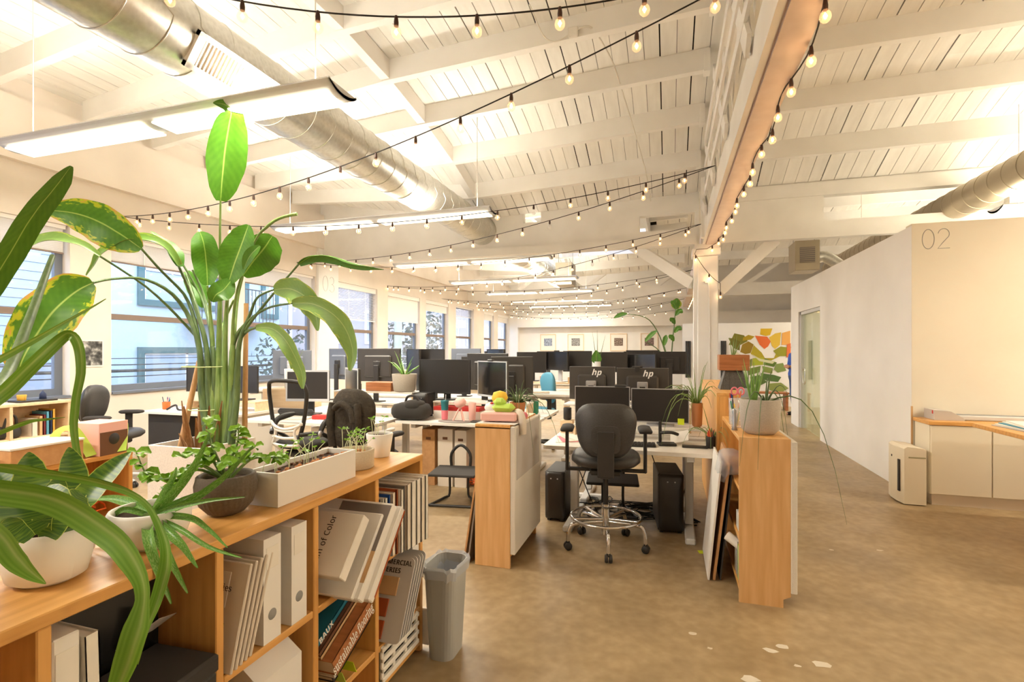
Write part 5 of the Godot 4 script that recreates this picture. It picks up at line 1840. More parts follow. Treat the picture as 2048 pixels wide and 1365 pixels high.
func pc_tower(label: String, at: Vector3, w: float, h: float, d: float, turn := 0.0) -> void:
	var t := thing("computer_tower", label, "computer", at, turn, "computer towers")
	var s := new_st()
	bb(s, Vector3(-w / 2, 0.02, -d / 2), Vector3(w / 2, h, d / 2 - 0.03), 0.008)
	obj("case", s, M.black, t)
	s = new_st()
	pad(s, Vector3(0, h / 2 + 0.01, d / 2 - 0.03), Basis(), w * 0.98, h - 0.02, 0.06, 0.03)
	obj("front_panel", s, M.screen, t)
	for k in 2:
		s = new_st()
		lathe(s, [Vector2(0, 0.003), Vector2(0.006, 0.003), Vector2(0.007, 0)], 8, Vector3(-0.03 + 0.06 * k, h - 0.06, d / 2 + 0.002), 1, 1, Basis(Vector3.RIGHT, Vector3.BACK, Vector3.DOWN))
		obj("button", s, M.silver, t)
	s = new_st()
	for q in [[-1, -1], [1, -1], [-1, 1], [1, 1]]: bx(s, Vector3(q[0] * (w / 2 - 0.03), 0.01, q[1] * (d / 2 - 0.06)), Vector3(0.03, 0.02, 0.03))
	obj("feet", s, M.black_matte, t)

func foot_rest(label: String, at: Vector3, turn: float) -> void:
	var t := thing("foot_stool", label, "foot rest", at, turn, "black foot stools")
	var s := new_st()
	bx(s, Vector3(0, 0.31, 0), Vector3(0.48, 0.025, 0.42), Basis(), 0.008)
	obj("platform", s, M.black_matte, t)
	for sg in [-1.0, 1.0]:
		s = new_st()
		tube(s, arc_pts([Vector3(sg * 0.10, 0.30, -0.12), Vector3(sg * 0.10, 0.05, -0.12), Vector3(sg * 0.14, 0.016, -0.08), Vector3(sg * 0.22, 0.016, 0.2)], 3), 0.013, 8)
		obj("leg", s, M.black, t)
	s = new_st()
	tube(s, [Vector3(-0.22, 0.016, 0.2), Vector3(0.22, 0.016, 0.2)], 0.013, 8)
	obj("foot_bar", s, M.black, t)
	s = new_st()
	tube(s, arc_pts([Vector3(-0.1, 0.3, -0.2), Vector3(-0.1, 0.45, -0.2), Vector3(0, 0.54, -0.2), Vector3(0.1, 0.45, -0.2), Vector3(0.1, 0.3, -0.2)], 4), 0.016, 8)
	obj("hoop", s, M.black, t)

func build_desks() -> void:
	# ---- island in front of the aisle (drafting chair)
	desk("white desk behind the drafting chair in front", -1.03, 0.36, -4.21, -5.03)
	desk("white desk facing the front island's desk", -1.03, 0.36, -5.06, -5.88)
	riser("white topped desk shelf under the pair of black front monitors", Vector3(-0.86, 0.741, -4.72), Vector3(0.33, 0.858, -5.0), M.desk_white)
	riser("desk shelf under the monitors with white emblems", Vector3(-1.05, 0.741, -5.2), Vector3(0.2, 0.99, -5.48), M.desk_white)
	monitor("wide black monitor with thin silver edge, left of the front pair", Vector3(-0.605, 0.859, -4.82), 0.03, 0.51, 0.325, 0.022, M.silver, M.screen, {"bezel": 0.007, "back": M.monitor_back, "cam": true, "camx": 0.17, "stand": M.silver})
	monitor("wide black monitor with thin silver edge, right of the front pair", Vector3(-0.085, 0.859, -4.80), -0.05, 0.505, 0.31, 0.028, M.silver, M.screen, {"bezel": 0.007, "back": M.monitor_back, "stand": M.silver})
	monitor("dark monitor back with a white emblem, left of the facing pair", Vector3(-0.785, 0.991, -5.44), PI, 0.48, 0.35, 0.03, M.silver, M.screen, {"bezel": 0.008, "back": M.monitor_back, "hp": true, "open_stand": true, "stand": M.silver})
	monitor("dark monitor back with a white emblem, right of the facing pair", Vector3(-0.27, 0.991, -5.46), PI + 0.06, 0.52, 0.34, 0.03, M.silver, M.screen, {"bezel": 0.008, "back": M.monitor_back, "hp": true, "open_stand": true, "stand": M.silver, "cam": true, "camx": 0.05})
	keyboard("black keyboard on the front desk left of the mouse", Vector3(-0.33, 0.741, -4.42), 0.1, M.black)
	plain_box("black_tray", "flat black tray on the front desk near the pen cup", "tray", Vector3(0.10, 0.741, -4.44), Vector3(0.30, 0.753, -4.52), M.black)
	var t := thing("desk_phone", "black headset stand and phone on the front desk", "phone", Vector3(-0.04, 0.741, -4.52), 0.2)
	part_box(t, "base", Vector3(-0.06, 0, -0.05), Vector3(0.09, 0.02, 0.06), M.black, 0.006)
	part_box(t, "post", Vector3(-0.045, 0.02, -0.04), Vector3(-0.02, 0.2, -0.015), M.black, 0.006)
	var s := new_st()
	tube(s, arc_pts([Vector3(-0.03, 0.1, -0.02), Vector3(0.05, 0.11, 0.02), Vector3(0.11, 0.09, 0.0)], 4), 0.014, 8)
	obj("handset", s, M.black, t)
	cup_of_pens("dark mesh cup of red and orange pens on the front desk", Vector3(0.325, 0.741, -4.50), M.black_matte, 0.036, 0.095, ["red", "orange", "red", "ink", "orange", "rust"], 2)
	for k in 4:
		var o := plain_box("magazine", "loose magazine sheet on the front desk's left end, %s in its heap" % ["lowest", "second", "third", "topmost"][k], "magazine", Vector3(-0.98 + 0.03 * k, 0.7405 + k * 0.004, -4.38 - 0.03 * k), Vector3(-0.74 + 0.03 * k, 0.744 + k * 0.004, -4.68 - 0.03 * k), [M.paper, M.hot_pink, M.paper_warm, M.paper][k], 0.2 + 0.15 * k, "magazines on the front desk", 0.0)
	plain_box("sticky_note", "yellow sticky note on the right front monitor's edge", "note", Vector3(0.07, 0.88, -4.79), Vector3(0.125, 0.935, -4.788), M.neon, -0.05, "", 0.0)
	plain_box("floor_note", "neon yellow note lying on the floor by the desk leg", "note", Vector3(0.21, 0.0005, -4.13), Vector3(0.29, 0.002, -4.19), M.neon, 0.2, "", 0.0)
	s = new_st()
	bx(s, Vector3.ZERO, Vector3(0.16, 0.001, 0.11), Basis(Vector3.RIGHT, 0.8) * Basis(Vector3.BACK, 0.4))
	var pp := one("crumpled_paper", s, M.paper, "white printed slip standing askew under the right front monitor", "paper")
	pp.position = Vector3(0.08, 0.80, -4.62)
	plain_box("wooden_box", "plain wooden box left of the front monitors", "box", Vector3(-1.02, 0.741, -5.02), Vector3(-0.90, 0.86, -4.90), M.wood_pale)
	s = new_st()
	lathe(s, vessel(0.04, 0.04, 0.12, 0.004, 0.01), 20)
	one("black_speaker", s, M.black, "black cylinder speaker on the plain wooden box", "speaker").position = Vector3(-0.96, 0.861, -4.96)
	pc_tower("large black computer tower under the front desk's right side", Vector3(-0.015, 0, -4.72), 0.21, 0.50, 0.50, 0.12)
	pc_tower("black computer tower under the front desk's left end", Vector3(-0.99, 0, -4.72), 0.18, 0.45, 0.46)
	foot_rest("black tilted foot stool below the front desk behind the chair", Vector3(-0.52, 0, -4.95), 0.1)
	foot_rest("black foot stool with a hoop near the cable pile on the left", Vector3(-2.08, 0, -4.80), 0.15)
	task_chair("black leather drafting chair with a chrome foot ring in front", Vector3(-0.48, 0, -4.05), 0.12, 0.72, {"base": M.chrome, "column": M.chrome, "ring": true, "bh": 0.40, "bw": 0.50, "taper": 0.74, "gap": 0.03, "round": 0.15, "spin": 0.25})
	# ---- middle column
	desk("white desk with toys and cups left of the partition", -3.0, -1.42, -5.16, -5.94)
	desk("white desk behind the desk with toys", -3.0, -1.42, -5.98, -6.74)
	desk("raised white desk left of the emblem monitors", -2.1, -1.2, -6.9, -7.5, 0.93)
	desk("white desk with a wooden riser in the far middle", -2.75, -1.2, -8.1, -8.85, 0.86)
	riser("pale wooden riser on the far middle desk", Vector3(-2.6, 0.861, -8.35), Vector3(-1.25, 1.0, -8.7), M.wood_pale)
	riser("white shelf under the brown screen and its blue-lit neighbour", Vector3(-2.74, 0.741, -5.62), Vector3(-1.55, 0.93, -5.9), M.desk_white)
	monitor("large black monitor left of the blue-lit screen", Vector3(-2.645, 0.93, -5.74), 0.0, 0.68, 0.42, 0.08, M.bezel, M.screen, {"bezel": 0.014})
	monitor("grey-blue glossy monitor with a webcam beside the large black one", Vector3(-2.02, 0.93, -5.72), -0.62, 0.60, 0.43, 0.055, M.silver_paint, M.screen_gloss, {"bezel": 0.014, "back": M.monitor_back, "cam": true, "camx": -0.02})
	monitor("black monitor turned away behind the blue-lit screen", Vector3(-1.98, 0.741, -6.42), PI + 0.1, 0.56, 0.5, 0.22, M.bezel, M.screen, {"back": M.monitor_back})
	monitor("large black monitor turned away behind the middle desk", Vector3(-2.35, 0.741, -6.5), PI - 0.1, 0.6, 0.5, 0.26, M.bezel, M.screen, {"back": M.monitor_back})
	pc_tower("small black tower on the middle desk behind the backpack", Vector3(-2.85, 0.741, -5.60), 0.19, 0.29, 0.25)
	# ---- left column
	desk("white desk with two silver framed monitors", -4.75, -3.06, -4.72, -5.46)
	desk("white desk behind the silver framed monitors", -4.75, -3.06, -5.5, -6.26)
	riser("white raised shelf holding the round concrete pot", Vector3(-4.1, 0.741, -5.55), Vector3(-2.98, 1.03, -5.85), M.desk_white)
	monitor("silver framed monitor with dark screen, left of two", Vector3(-4.28, 0.741, -5.28), 0.20, 0.56, 0.385, 0.17, M.silver_paint, M.screen, {"bezel": 0.02, "back": M.monitor_back})
	monitor("silver framed monitor with pale blue-lit screen, right of two", Vector3(-3.56, 0.741, -5.15), -0.70, 0.54, 0.36, 0.235, M.silver_paint, M.screen_gloss, {"bezel": 0.02, "back": M.monitor_back})
	desk("white desk along the windows at the left", -6.7, -5.1, -4.98, -5.76, 0.74, false)
	plain_box("white_pedestal", "white drawer pedestal under the window desk's right end", "pedestal", Vector3(-5.55, 0, -5.1), Vector3(-5.15, 0.709, -5.65), M.desk_white)
	riser("pale wooden riser on the window desk", Vector3(-6.3, 0.741, -5.35), Vector3(-5.15, 0.87, -5.65), M.wood_pale)
	monitor("black monitor on the window desk behind the tall plant", Vector3(-6.1, 0.871, -5.5), 0.25, 0.62, 0.36, 0.10, M.bezel, M.screen_gloss, {})
	monitor("grey monitor beside the tall plant on the window desk", Vector3(-5.5, 0.871, -5.45), 0.05, 0.56, 0.36, 0.10, M.bezel, M.screen, {})
	monitor("grey monitor turned away with a white emblem by the window", Vector3(-5.95, 0.901, -6.98), PI + 0.35, 0.62, 0.46, 0.18, M.bezel, M.screen, {"back": M.grey_frame, "hp": true, "stand": M.silver_paint})
	desk("white desk below the third window", -6.8, -5.4, -6.7, -7.4, 0.90)
	# ---- backs and fronts deeper in the room
	desk("white desk in the far left row", -5.3, -3.3, -6.85, -7.6)
	desk("white desk in the far left row behind", -5.3, -2.6, -8.0, -8.8)
	var deep := [
		["grey-black monitor turned away, leftmost before the fourth window", -5.1, -7.1, PI - 0.25, 0.52, 0.50, 0.33, {"back": M.grey_frame, "hp_ring": true}],
		["large black monitor turned away with a ringed emblem", -4.36, -7.05, PI, 0.76, 0.52, 0.31, {"back": M.monitor_back, "hp_ring": true}],
		["pale blue-lit monitor behind the round concrete pot", -3.83, -7.15, -0.6, 0.42, 0.40, 0.42, {"gloss": true}],
		["dark monitor right of the round concrete pot, far row", -3.52, -7.2, 0.0, 0.4, 0.36, 0.46, {}],
		["grey monitor turned away before the farther windows", -3.4, -8.3, PI, 0.55, 0.40, 0.43, {"back": M.grey_frame}],
		["blue-grey monitor beside the farther windows", -2.9, -8.4, -0.6, 0.5, 0.36, 0.46, {"gloss": true}]]
	for q in deep:
		var o: Dictionary = q[7]
		monitor(q[0], Vector3(q[1], 0.741, q[2]), q[3], q[4], q[5], q[6], M.bezel, M.screen_gloss if o.get("gloss", false) else M.screen, o)
	monitor("black monitor on the wooden riser, left of the blue one", Vector3(-2.3, 1.0, -8.6), 0.1, 0.52, 0.36, 0.15, M.bezel, M.screen, {})
	monitor("blue-lit monitor with a webcam above the wooden riser", Vector3(-1.84, 1.0, -8.55), -0.5, 0.48, 0.32, 0.20, M.bezel, M.screen_gloss, {"cam": true, "stand": M.silver_paint})
	monitor("black monitor behind the blue one above the wooden riser", Vector3(-1.52, 0.87, -8.75), 0.0, 0.5, 0.36, 0.30, M.bezel, M.screen, {})
	desk("white desk in the far right row by the post", -1.2, 0.25, -8.1, -8.9)
	desk("second white desk in the far right row", -1.2, 0.25, -8.95, -9.5)
	for q in [["black monitor in the far right row, leftmost", -0.92, -8.5, 0.0, 0.52, 0.33, 0.44, false], ["deep blue-lit monitor in the far right row", -0.44, -8.5, -0.5, 0.52, 0.31, 0.43, true], ["black monitor in the far right row beside the post", 0.0, -8.6, PI, 0.5, 0.36, 0.42, false], ["black monitor turned away behind the far right row", -0.45, -9.2, PI, 0.56, 0.34, 0.46, false]]:
		monitor(q[0], Vector3(q[1], 0.741, q[2]), q[3], q[4], q[5], q[6], M.bezel, M.screen_gloss if q[7] else M.screen, {})
	desk("white desk beyond the cross beam on the left", -5.5, -3.8, -12.0, -12.8)
	desk("white desk beyond the cross beam in the middle", -3.4, -1.6, -12.0, -12.8)
	desk("white desk near the far plant", -1.2, 0.2, -11.3, -12.0)
	var kk := 0
	for q in [[-5.0, -12.4], [-4.3, -12.4], [-2.9, -12.4], [-2.2, -12.4], [-0.7, -11.6]]:
		monitor("black monitor beyond the cross beam, %s from the left" % ["first", "second", "third", "fourth", "fifth"][kk], Vector3(q[0], 0.741, q[1]), 0.0, 0.55, 0.33, 0.44, M.bezel, M.screen, {})
		kk += 1
	# chairs at the left
	task_chair("black chair with grey armrests in front of the window pier", Vector3(-6.05, 0, -4.22), -1.15, 0.60, {"base": M.silver_paint, "fab": M.leather, "bh": 0.46, "bw": 0.48, "spin": 0.1})
	mesh_chair()
	var ch := task_chair("black task chair with a dark jacket over its back", Vector3(-2.86, 0, -4.42), -0.12, 0.52, {"fab": M.fabric_black, "bh": 0.52, "bw": 0.46})
	s = new_st()
	pad(s, Vector3(0, 0.90, 0.27), Basis(Vector3.RIGHT, -0.1), 0.50, 0.56, 0.15, 0.2, -0.06, 0.95)
	var jk := thing("jacket", "dark brown jacket draped over the task chair's back", "jacket", Vector3(-2.86, 0, -4.42), -0.12)
	obj("cloth", s, M.fabric_jacket, jk)
	for sg in [-1.0, 1.0]:
		s = new_st()
		tube(s, arc_pts([Vector3(sg * 0.15, 1.05, 0.33), Vector3(sg * 0.16, 0.88, 0.345), Vector3(sg * 0.13, 0.64, 0.35)], 4), spread([0.03, 0.04, 0.035], 9), 10)
		obj("sleeve", s, M.fabric_jacket, jk)
	s = new_st()
	tube(s, arc_pts([Vector3(-0.09, 1.0, 0.365), Vector3(0, 1.05, 0.38), Vector3(0.10, 0.99, 0.37), Vector3(0.14, 0.88, 0.375)], 4), 0.03, 8)
	obj("collar", s, M.fabric_jacket, jk)
	task_chair("blue-grey chair between the rows in the middle", Vector3(-2.0, 0, -7.85), 2.4, 0.6, {"fab": M.sky_blue, "bw": 0.42})
	# pedestal and cupboard fronts below the desks
	plain_box("black_pedestal", "tall black drawer pedestal under the window desk", "pedestal", Vector3(-6.62, 0, -5.05), Vector3(-6.0, 0.709, -5.65), M.black_matte)
	plain_box("beige_cabinet", "beige file cabinet under the desk with silver monitors", "cabinet", Vector3(-4.0, 0, -5.0), Vector3(-3.6, 0.64, -5.4), M.paper_warm)
	var n := 0
	for q in [[-2.64, 0.16, 0.64], [-2.44, 0.18, 0.65], [-2.26, 0.14, 0.64]]:
		var bxx := thing("cardboard_box", "flat cardboard carton under the middle desk, %s of three" % ["left", "middle", "right"][n], "box", Vector3(q[0], 0, -5.6), 0.03 * n, "cartons under the middle desk")
		part_box(bxx, "carton", Vector3(-q[1] / 2, 0, -0.3), Vector3(q[1] / 2, q[2], 0.3), M.cardboard if n == 0 else M.paper_warm, 0.002)
		part_box(bxx, "hand_hole", Vector3(-0.03, q[2] - 0.12, 0.3), Vector3(0.03, q[2] - 0.09, 0.3015), M.brown)
		n += 1
	# orange cable heap
	var cr := RandomNumberGenerator.new()
	cr.seed = 14
	t = thing("cable_heap", "tangled orange extension cable on the floor under the middle desk", "cable", Vector3(-1.93, 0, -5.45))
	s = new_st()
	var pts := []
	for k in 46: pts.append(Vector3(cr.randf_range(-0.32, 0.32), cr.randf_range(0.012, 0.10), cr.randf_range(-0.16, 0.16)))
	tube(s, arc_pts(pts, 3), 0.008, 5)
	obj("cord", s, M.orange, t)
	for k in 3:
		t = thing("floor_cables", "tangle of thin black cables on the floor, %s" % ["under the front desk's middle", "under the front desk's left end", "under the front desk's right end"][k], "cable", Vector3([-0.35, -0.85, -0.1][k], 0, [-5.0, -5.1, -4.9][k]), 0.0, "floor cable tangles")
		pts = []
		for j in 24: pts.append(Vector3(cr.randf_range(-0.35, 0.35), cr.randf_range(0.006, 0.03), cr.randf_range(-0.35, 0.25)))
		s = new_st()
		tube(s, arc_pts(pts, 4), 0.005, 5)
		obj("cord", s, M.cord, t)
	n = 0
	for q in [[-0.95, -4.9, 0.3], [-0.7, -5.1, -0.2], [-0.2, -4.95, 0.25], [0.2, -4.85, -0.12], [-2.2, -5.7, 0.1], [-1.9, -5.6, 0.2], [-3.5, -5.2, 0.15]]:
		s = new_st()
		tube(s, arc_pts([Vector3(q[0], 0.70, q[1]), Vector3(q[0] + q[2] * 0.4, 0.4, q[1] + 0.03), Vector3(q[0] + q[2], 0.012, q[1] + 0.05), Vector3(q[0] + q[2] + 0.15, 0.008, q[1] + 0.1)], 5), 0.005, 5)
		one("hanging_cable", s, M.cord, "black cable hanging from a desk to the floor, %s" % ["at the front desk's left leg", "left of the drafting chair", "right of the drafting chair", "by the large computer tower", "above the orange cable heap", "beside the partition", "under the silver monitors"][n], "cable", "hanging desk cables")
		n += 1
	pp = plain_box("power_strip", "white power strip under the front desk's left end", "power strip", Vector3(-1.0, 0.0, -5.3), Vector3(-0.6, 0.045, -5.36), M.white)

func build_partition() -> void:
	# bookcase used as a partition between the middle desk and the front desk
	var t := thing("partition_case", "tall birch end of the partition bookcase with a white pinboard side", "bookcase", Vector3(-1.075, 0, -3.434))
	part_box(t, "end_panel", Vector3(-0.265, 0, -0.02), Vector3(0, 1.0, 0), M.wood_maple)
	part_box(t, "top", Vector3(-0.265, 0.985, -0.72), Vector3(0.0, 1.017, 0.0), M.wood_z)
	part_box(t, "back_panel", Vector3(-0.02, 0.08, -0.72), Vector3(0, 0.985, -0.02), M.wood_y)
	for lv in [0.08, 0.38, 0.68]: part_box(t, "shelf", Vector3(-0.265, lv - 0.02, -0.72), Vector3(-0.02, lv, -0.02), M.wood_z)
	part_box(t, "end_panel", Vector3(-0.265, 0, -0.74), Vector3(0, 1.0, -0.72), M.wood_y)
	part_box(t, "pinboard", Vector3(0.0, 0.10, -0.74), Vector3(0.035, 1.005, -0.004), M.pinboard, 0.004)
	part_box(t, "floor_plan_print", Vector3(0.035, 0.62, -0.70), Vector3(0.037, 0.99, -0.04), M.paper_grey, 0.0)
	# things on top
	var y := 1.018
	plain_box("pink_box", "pale pink flat case on the partition's top", "case", Vector3(-1.33, y + 0.012, -3.5), Vector3(-1.06, y + 0.075, -3.64), M.pink, 0.1, "", 0.012)
	plain_box("paper_sheet", "white sheet of paper under the pale pink case", "paper", Vector3(-1.335, y, -3.45), Vector3(-1.04, y + 0.002, -3.66), M.paper, -0.05, "", 0.0)
	var s := new_st()
	bx(s, Vector3(0, 0.03, 0), Vector3(0.17, 0.06, 0.10), Basis(), 0.028)
	bx(s, Vector3(-0.03, 0.07, 0), Vector3(0.09, 0.06, 0.08), Basis(), 0.025)
	one("lime_pouch", s, M.lime, "lime green lumpy pouch on top of the pale pink case", "pouch").position = Vector3(-1.17, y + 0.075, -3.58)
	s = new_st()
	pad(s, Vector3(0, 0.03, 0), Basis(Vector3.RIGHT, Vector3.FORWARD, Vector3.UP), 0.18, 0.14, 0.06, 0.05)
	one("pink_pouch", s, M.hot_pink, "bright pink cloth pouch beside the lime green pouch", "pouch").position = Vector3(-1.03 - 0.09, y, -3.72)
	s = new_st()
	tube(s, arc_pts([Vector3(-1.10, y + 0.06, -3.62), Vector3(-1.05, y + 0.07, -3.58), Vector3(-1.02, y + 0.01, -3.56), Vector3(-1.015, y - 0.08, -3.56)], 4), spread([0.022, 0.03, 0.03, 0.024], 13), 10)
	one("plush_toy", s, M.paper_warm, "cream plush tube hanging over the partition edge", "plush toy")
	# round sandy planter and trailing plant
	t = pot("trailing_plant", "small tan pot with trailing dark green blades on the partition", Vector3(-1.17, y, -3.95), vessel(0.05, 0.065, 0.11, 0.006), M.terracotta, 0.10, 0.055)
	blades(t, Vector3(0, 0.1, 0), 26, 0.16, 0.34, 1.2, 0.9, 0.006, M.stem_dark, 19)
	t = thing("tape_roll", "yellow and white striped round tin on the partition", "tin", Vector3(-1.26, y, -3.82))
	s = new_st()
	lathe(s, vessel(0.055, 0.058, 0.10, 0.004), 24)
	obj("can", s, M.concrete_warm, t)
	s = new_st()
	lathe(s, [Vector2(0, -0.055), Vector2(0.05, -0.04), Vector2(0.066, 0), Vector2(0.05, 0.045), Vector2(0, 0.06)], 20, Vector3(-0.02, 0.15, 0))
	obj("ball", s, M.yellow, t)
	# framed boards leaning on the partition's left
	var n := 0
	for q in [[-1.40, -3.50, 0.22], [-1.44, -3.52, 0.26]]:
		s = new_st()
		bx(s, Vector3(0, 0.3, 0), Vector3(0.012, 0.62, 0.5))
		var o := one("leaning_board", s, [M.mauve, M.cardboard][n], ["grey print board leaning on the partition's left side", "brown cardboard sheet leaning on the partition's left side"][n], "board")
		o.position = Vector3(q[0], 0.012, q[1] - 0.2)
		o.rotation.z = -q[2] * 0.6
		n += 1
	# ---- desk objects in the middle
	var dy := 0.741
	t = thing("backpack", "black backpack lying on the middle desk", "backpack", Vector3(-2.86, dy, -5.31), 0.1)
	s = new_st()
	pad(s, Vector3(0, 0.10, 0), Basis(Vector3.RIGHT, Vector3.FORWARD, Vector3.UP), 0.46, 0.26, 0.20, 0.1)
	obj("body", s, M.fabric_black, t)
	s = new_st()
	pad(s, Vector3(0.05, 0.17, 0.03), Basis(Vector3.RIGHT, Vector3.FORWARD, Vector3.UP), 0.24, 0.2, 0.12, 0.08)
	obj("pocket", s, M.fabric_black, t)
	s = new_st()
	tube(s, arc_pts([Vector3(-0.06, 0.18, 0.05), Vector3(-0.02, 0.27, 0.06), Vector3(0.08, 0.27, 0.06), Vector3(0.13, 0.17, 0.06)], 4), 0.014, 8)
	obj("strap", s, M.black_matte, t)
	t = thing("tumbler", "teal lidded tumbler with a pink lower half and a straw", "tumbler", Vector3(-2.49, dy, -5.42))
	s = new_st()
	lathe(s, [Vector2(0, 0), Vector2(0.032, 0), Vector2(0.036, 0.01), Vector2(0.04, 0.11)], 20)
	obj("lower_cup", s, M.hot_pink, t)
	s = new_st()
	lathe(s, [Vector2(0.04, 0.11), Vector2(0.045, 0.20), Vector2(0.048, 0.205), Vector2(0.048, 0.22), Vector2(0, 0.228)], 20)
	obj("upper_cup", s, M.teal_dark, t)
	s = new_st()
	tube(s, [Vector3(0.01, 0.2, 0), Vector3(0.018, 0.29, 0.01)], 0.005, 6)
	obj("straw", s, M.lightgrey, t)
	s = new_st()
	lathe(s, vessel(0.036, 0.046, 0.21, 0.004, 0.01), 24)
	one("pink_cup", s, M.pink, "tall pale pink cup behind the small pink fan", "cup").position = Vector3(-2.14, dy, -5.40)
	t = thing("desk_fan", "small pink desk fan on splayed legs", "fan", Vector3(-2.27, dy, -5.36))
	s = new_st()
	lathe(s, [Vector2(0, -0.03), Vector2(0.06, -0.02), Vector2(0.07, 0.01), Vector2(0.05, 0.05), Vector2(0, 0.06)], 18, Vector3(0, 0.20, 0), 1, 1, Basis(Vector3.RIGHT, 0.5))
	obj("head", s, M.pink, t)
	for q in [[-0.07, 0.05], [0.07, 0.05], [0, -0.07]]:
		s = new_st()
		tube(s, [Vector3(0, 0.17, 0), Vector3(q[0], 0.0, q[1])], 0.009, 6)
		obj("leg", s, M.pink, t)
	t = thing("red_box", "white carton with a red band on the middle desk", "box", Vector3(-2.38, dy, -5.62))
	part_box(t, "carton", Vector3(-0.3, 0, -0.12), Vector3(0.28, 0.09, 0.1), M.paper, 0.002)
	part_box(t, "band", Vector3(-0.302, 0.09, -0.121), Vector3(0.282, 0.135, 0.101), M.red, 0.002)
	n = 0
	for q in [[-1.93, -5.42, "white plush figurine with a red bow on the middle desk", "red"], [-1.80, -5.40, "white and black plush figurine beside the red bowed one", "ink"]]:
		t = thing("plush_toy", q[2], "plush toy", Vector3(q[0], dy, q[1]))
		s = new_st()
		lathe(s, [Vector2(0, 0), Vector2(0.045, 0.01), Vector2(0.05, 0.05), Vector2(0.03, 0.10), Vector2(0, 0.11)], 16)
		obj("body", s, M[q[3]] if n == 0 else M.white, t)
		s = new_st()
		lathe(s, [Vector2(0, -0.06), Vector2(0.05, -0.04), Vector2(0.068, 0), Vector2(0.05, 0.045), Vector2(0, 0.06)], 16, Vector3(0, 0.155, 0))
		obj("head", s, M.white, t)
		s = new_st()
		for sg in [-1.0, 1.0]: lathe(s, [Vector2(0, -0.02), Vector2(0.02, 0), Vector2(0, 0.03)], 10, Vector3(sg * 0.04, 0.21, 0))
		obj("ears", s, M.white if n == 0 else M.ink, t)
		if n == 0:
			s = new_st()
			lathe(s, [Vector2(0, -0.015), Vector2(0.025, 0), Vector2(0, 0.015)], 10, Vector3(0.03, 0.21, 0.03))
			obj("bow", s, M.red, t)
		n += 1
	s = new_st()
	lathe(s, [Vector2(0, 0.0), Vector2(0.2, 0.0), Vector2(0.205, 0.004), Vector2(0.2, 0.008), Vector2(0, 0.008)], 28, Vector3.ZERO, 1.0, 0.5)
	one("mouse_pad", s, M.mauve, "grey oval desk mat at the middle desk's front edge", "mat").position = Vector3(-2.30, dy, -5.28)
	s = new_st()
	bx(s, Vector3(0, 0.01, 0), Vector3(0.16, 0.02, 0.09), Basis(), 0.006)
	one("card_reader", s, M.black, "small black gadget beside the oval desk mat", "gadget").position = Vector3(-2.03, dy, -5.30)
	n = 0
	for q in [["pink_card", -1.75, "hot_pink"], ["photo_card", -1.88, "lightgrey"], ["red_card", -1.82, "red"]]:
		s = new_st()
		bx(s, Vector3(0, 0.045, 0), Vector3(0.09, 0.09, 0.003), Basis(Vector3.RIGHT, -0.4))
		one("card", s, M[q[2]], "%s card propped on the middle desk" % ["bright pink", "grey photo", "red"][n], "card").position = Vector3(q[1], dy + 0.004, -5.28 + 0.03 * n)
		n += 1
	# round concrete pot with aloe blades, wooden box next to it
	t = pot("round_pot_plant", "pale round concrete pot with spiky blades on the raised shelf", Vector3(-3.145, 1.031, -5.66), vessel(0.135, 0.155, 0.22, 0.012, 0.02), M.concrete_pot, 0.19, 0.14)
	blades(t, Vector3(0, 0.19, 0), 16, 0.2, 0.42, 0.9, 0.2, 0.012, M.leaf_aloe, 23)
	plain_box("wooden_tray", "low brown wooden box on the raised shelf", "box", Vector3(-3.66, 1.031, -5.6), Vector3(-3.30, 1.14, -5.84), M.wood_brown)
	plain_box("paper_stack", "white paper stack on the desk with silver monitors", "paper", Vector3(-4.3, dy, -4.85), Vector3(-4.0, dy + 0.02, -5.05), M.paper, 0.2, "", 0.0)
	plain_box("red_folder", "red folder on the desk with silver monitors", "folder", Vector3(-3.98, dy, -5.0), Vector3(-3.6, dy + 0.045, -5.12), M.red, 0.15)
	s = new_st()
	lathe(s, vessel(0.045, 0.047, 0.11, 0.004, 0.006), 24)
	one("white_cup", s, M.white_gloss, "white cylindrical cup on the desk with silver monitors", "cup").position = Vector3(-3.22, dy, -4.88)
	plain_box("speaker_bar", "black bar speaker behind the mesh chair", "speaker", Vector3(-4.6, dy + 0.01, -5.12), Vector3(-4.1, dy + 0.09, -5.2), M.black, 0.05, "", 0.03)
	plain_box("brown_box", "small cardboard box under the silver monitors", "box", Vector3(-3.75, dy, -5.25), Vector3(-3.45, dy + 0.14, -5.42), M.cardboard)
	# window desk
	cup_of_pens("orange mesh cup of pens on the window desk", Vector3(-6.55, dy, -5.25), M.orange, 0.045, 0.10, ["blue", "navy", "blue", "green", "red", "lightgrey"], 5)
	plain_box("desk_papers", "white papers on the window desk", "paper", Vector3(-6.1, dy, -5.05), Vector3(-5.6, dy + 0.012, -5.3), M.paper, 0.1, "", 0.0)
	s = new_st()
	tube(s, arc_pts([Vector3(-6.42, dy + 0.01, -5.15), Vector3(-6.3, dy + 0.07, -5.18), Vector3(-6.18, dy + 0.02, -5.12), Vector3(-6.05, dy + 0.015, -5.14)], 4), 0.012, 6)
	one("headset", s, M.black_matte, "black headset lying on the window desk", "headset")
	t = pot("window_pot_plant", "white cylinder pot with thin upright blades behind the mesh chair", Vector3(-5.12, 1.0, -6.0), vessel(0.10, 0.105, 0.28, 0.008), M.white, 0.26, 0.09)
	blades(t, Vector3(0, 0.26, 0), 22, 0.18, 0.36, 0.5, 0.05, 0.009, M.stem, 29)
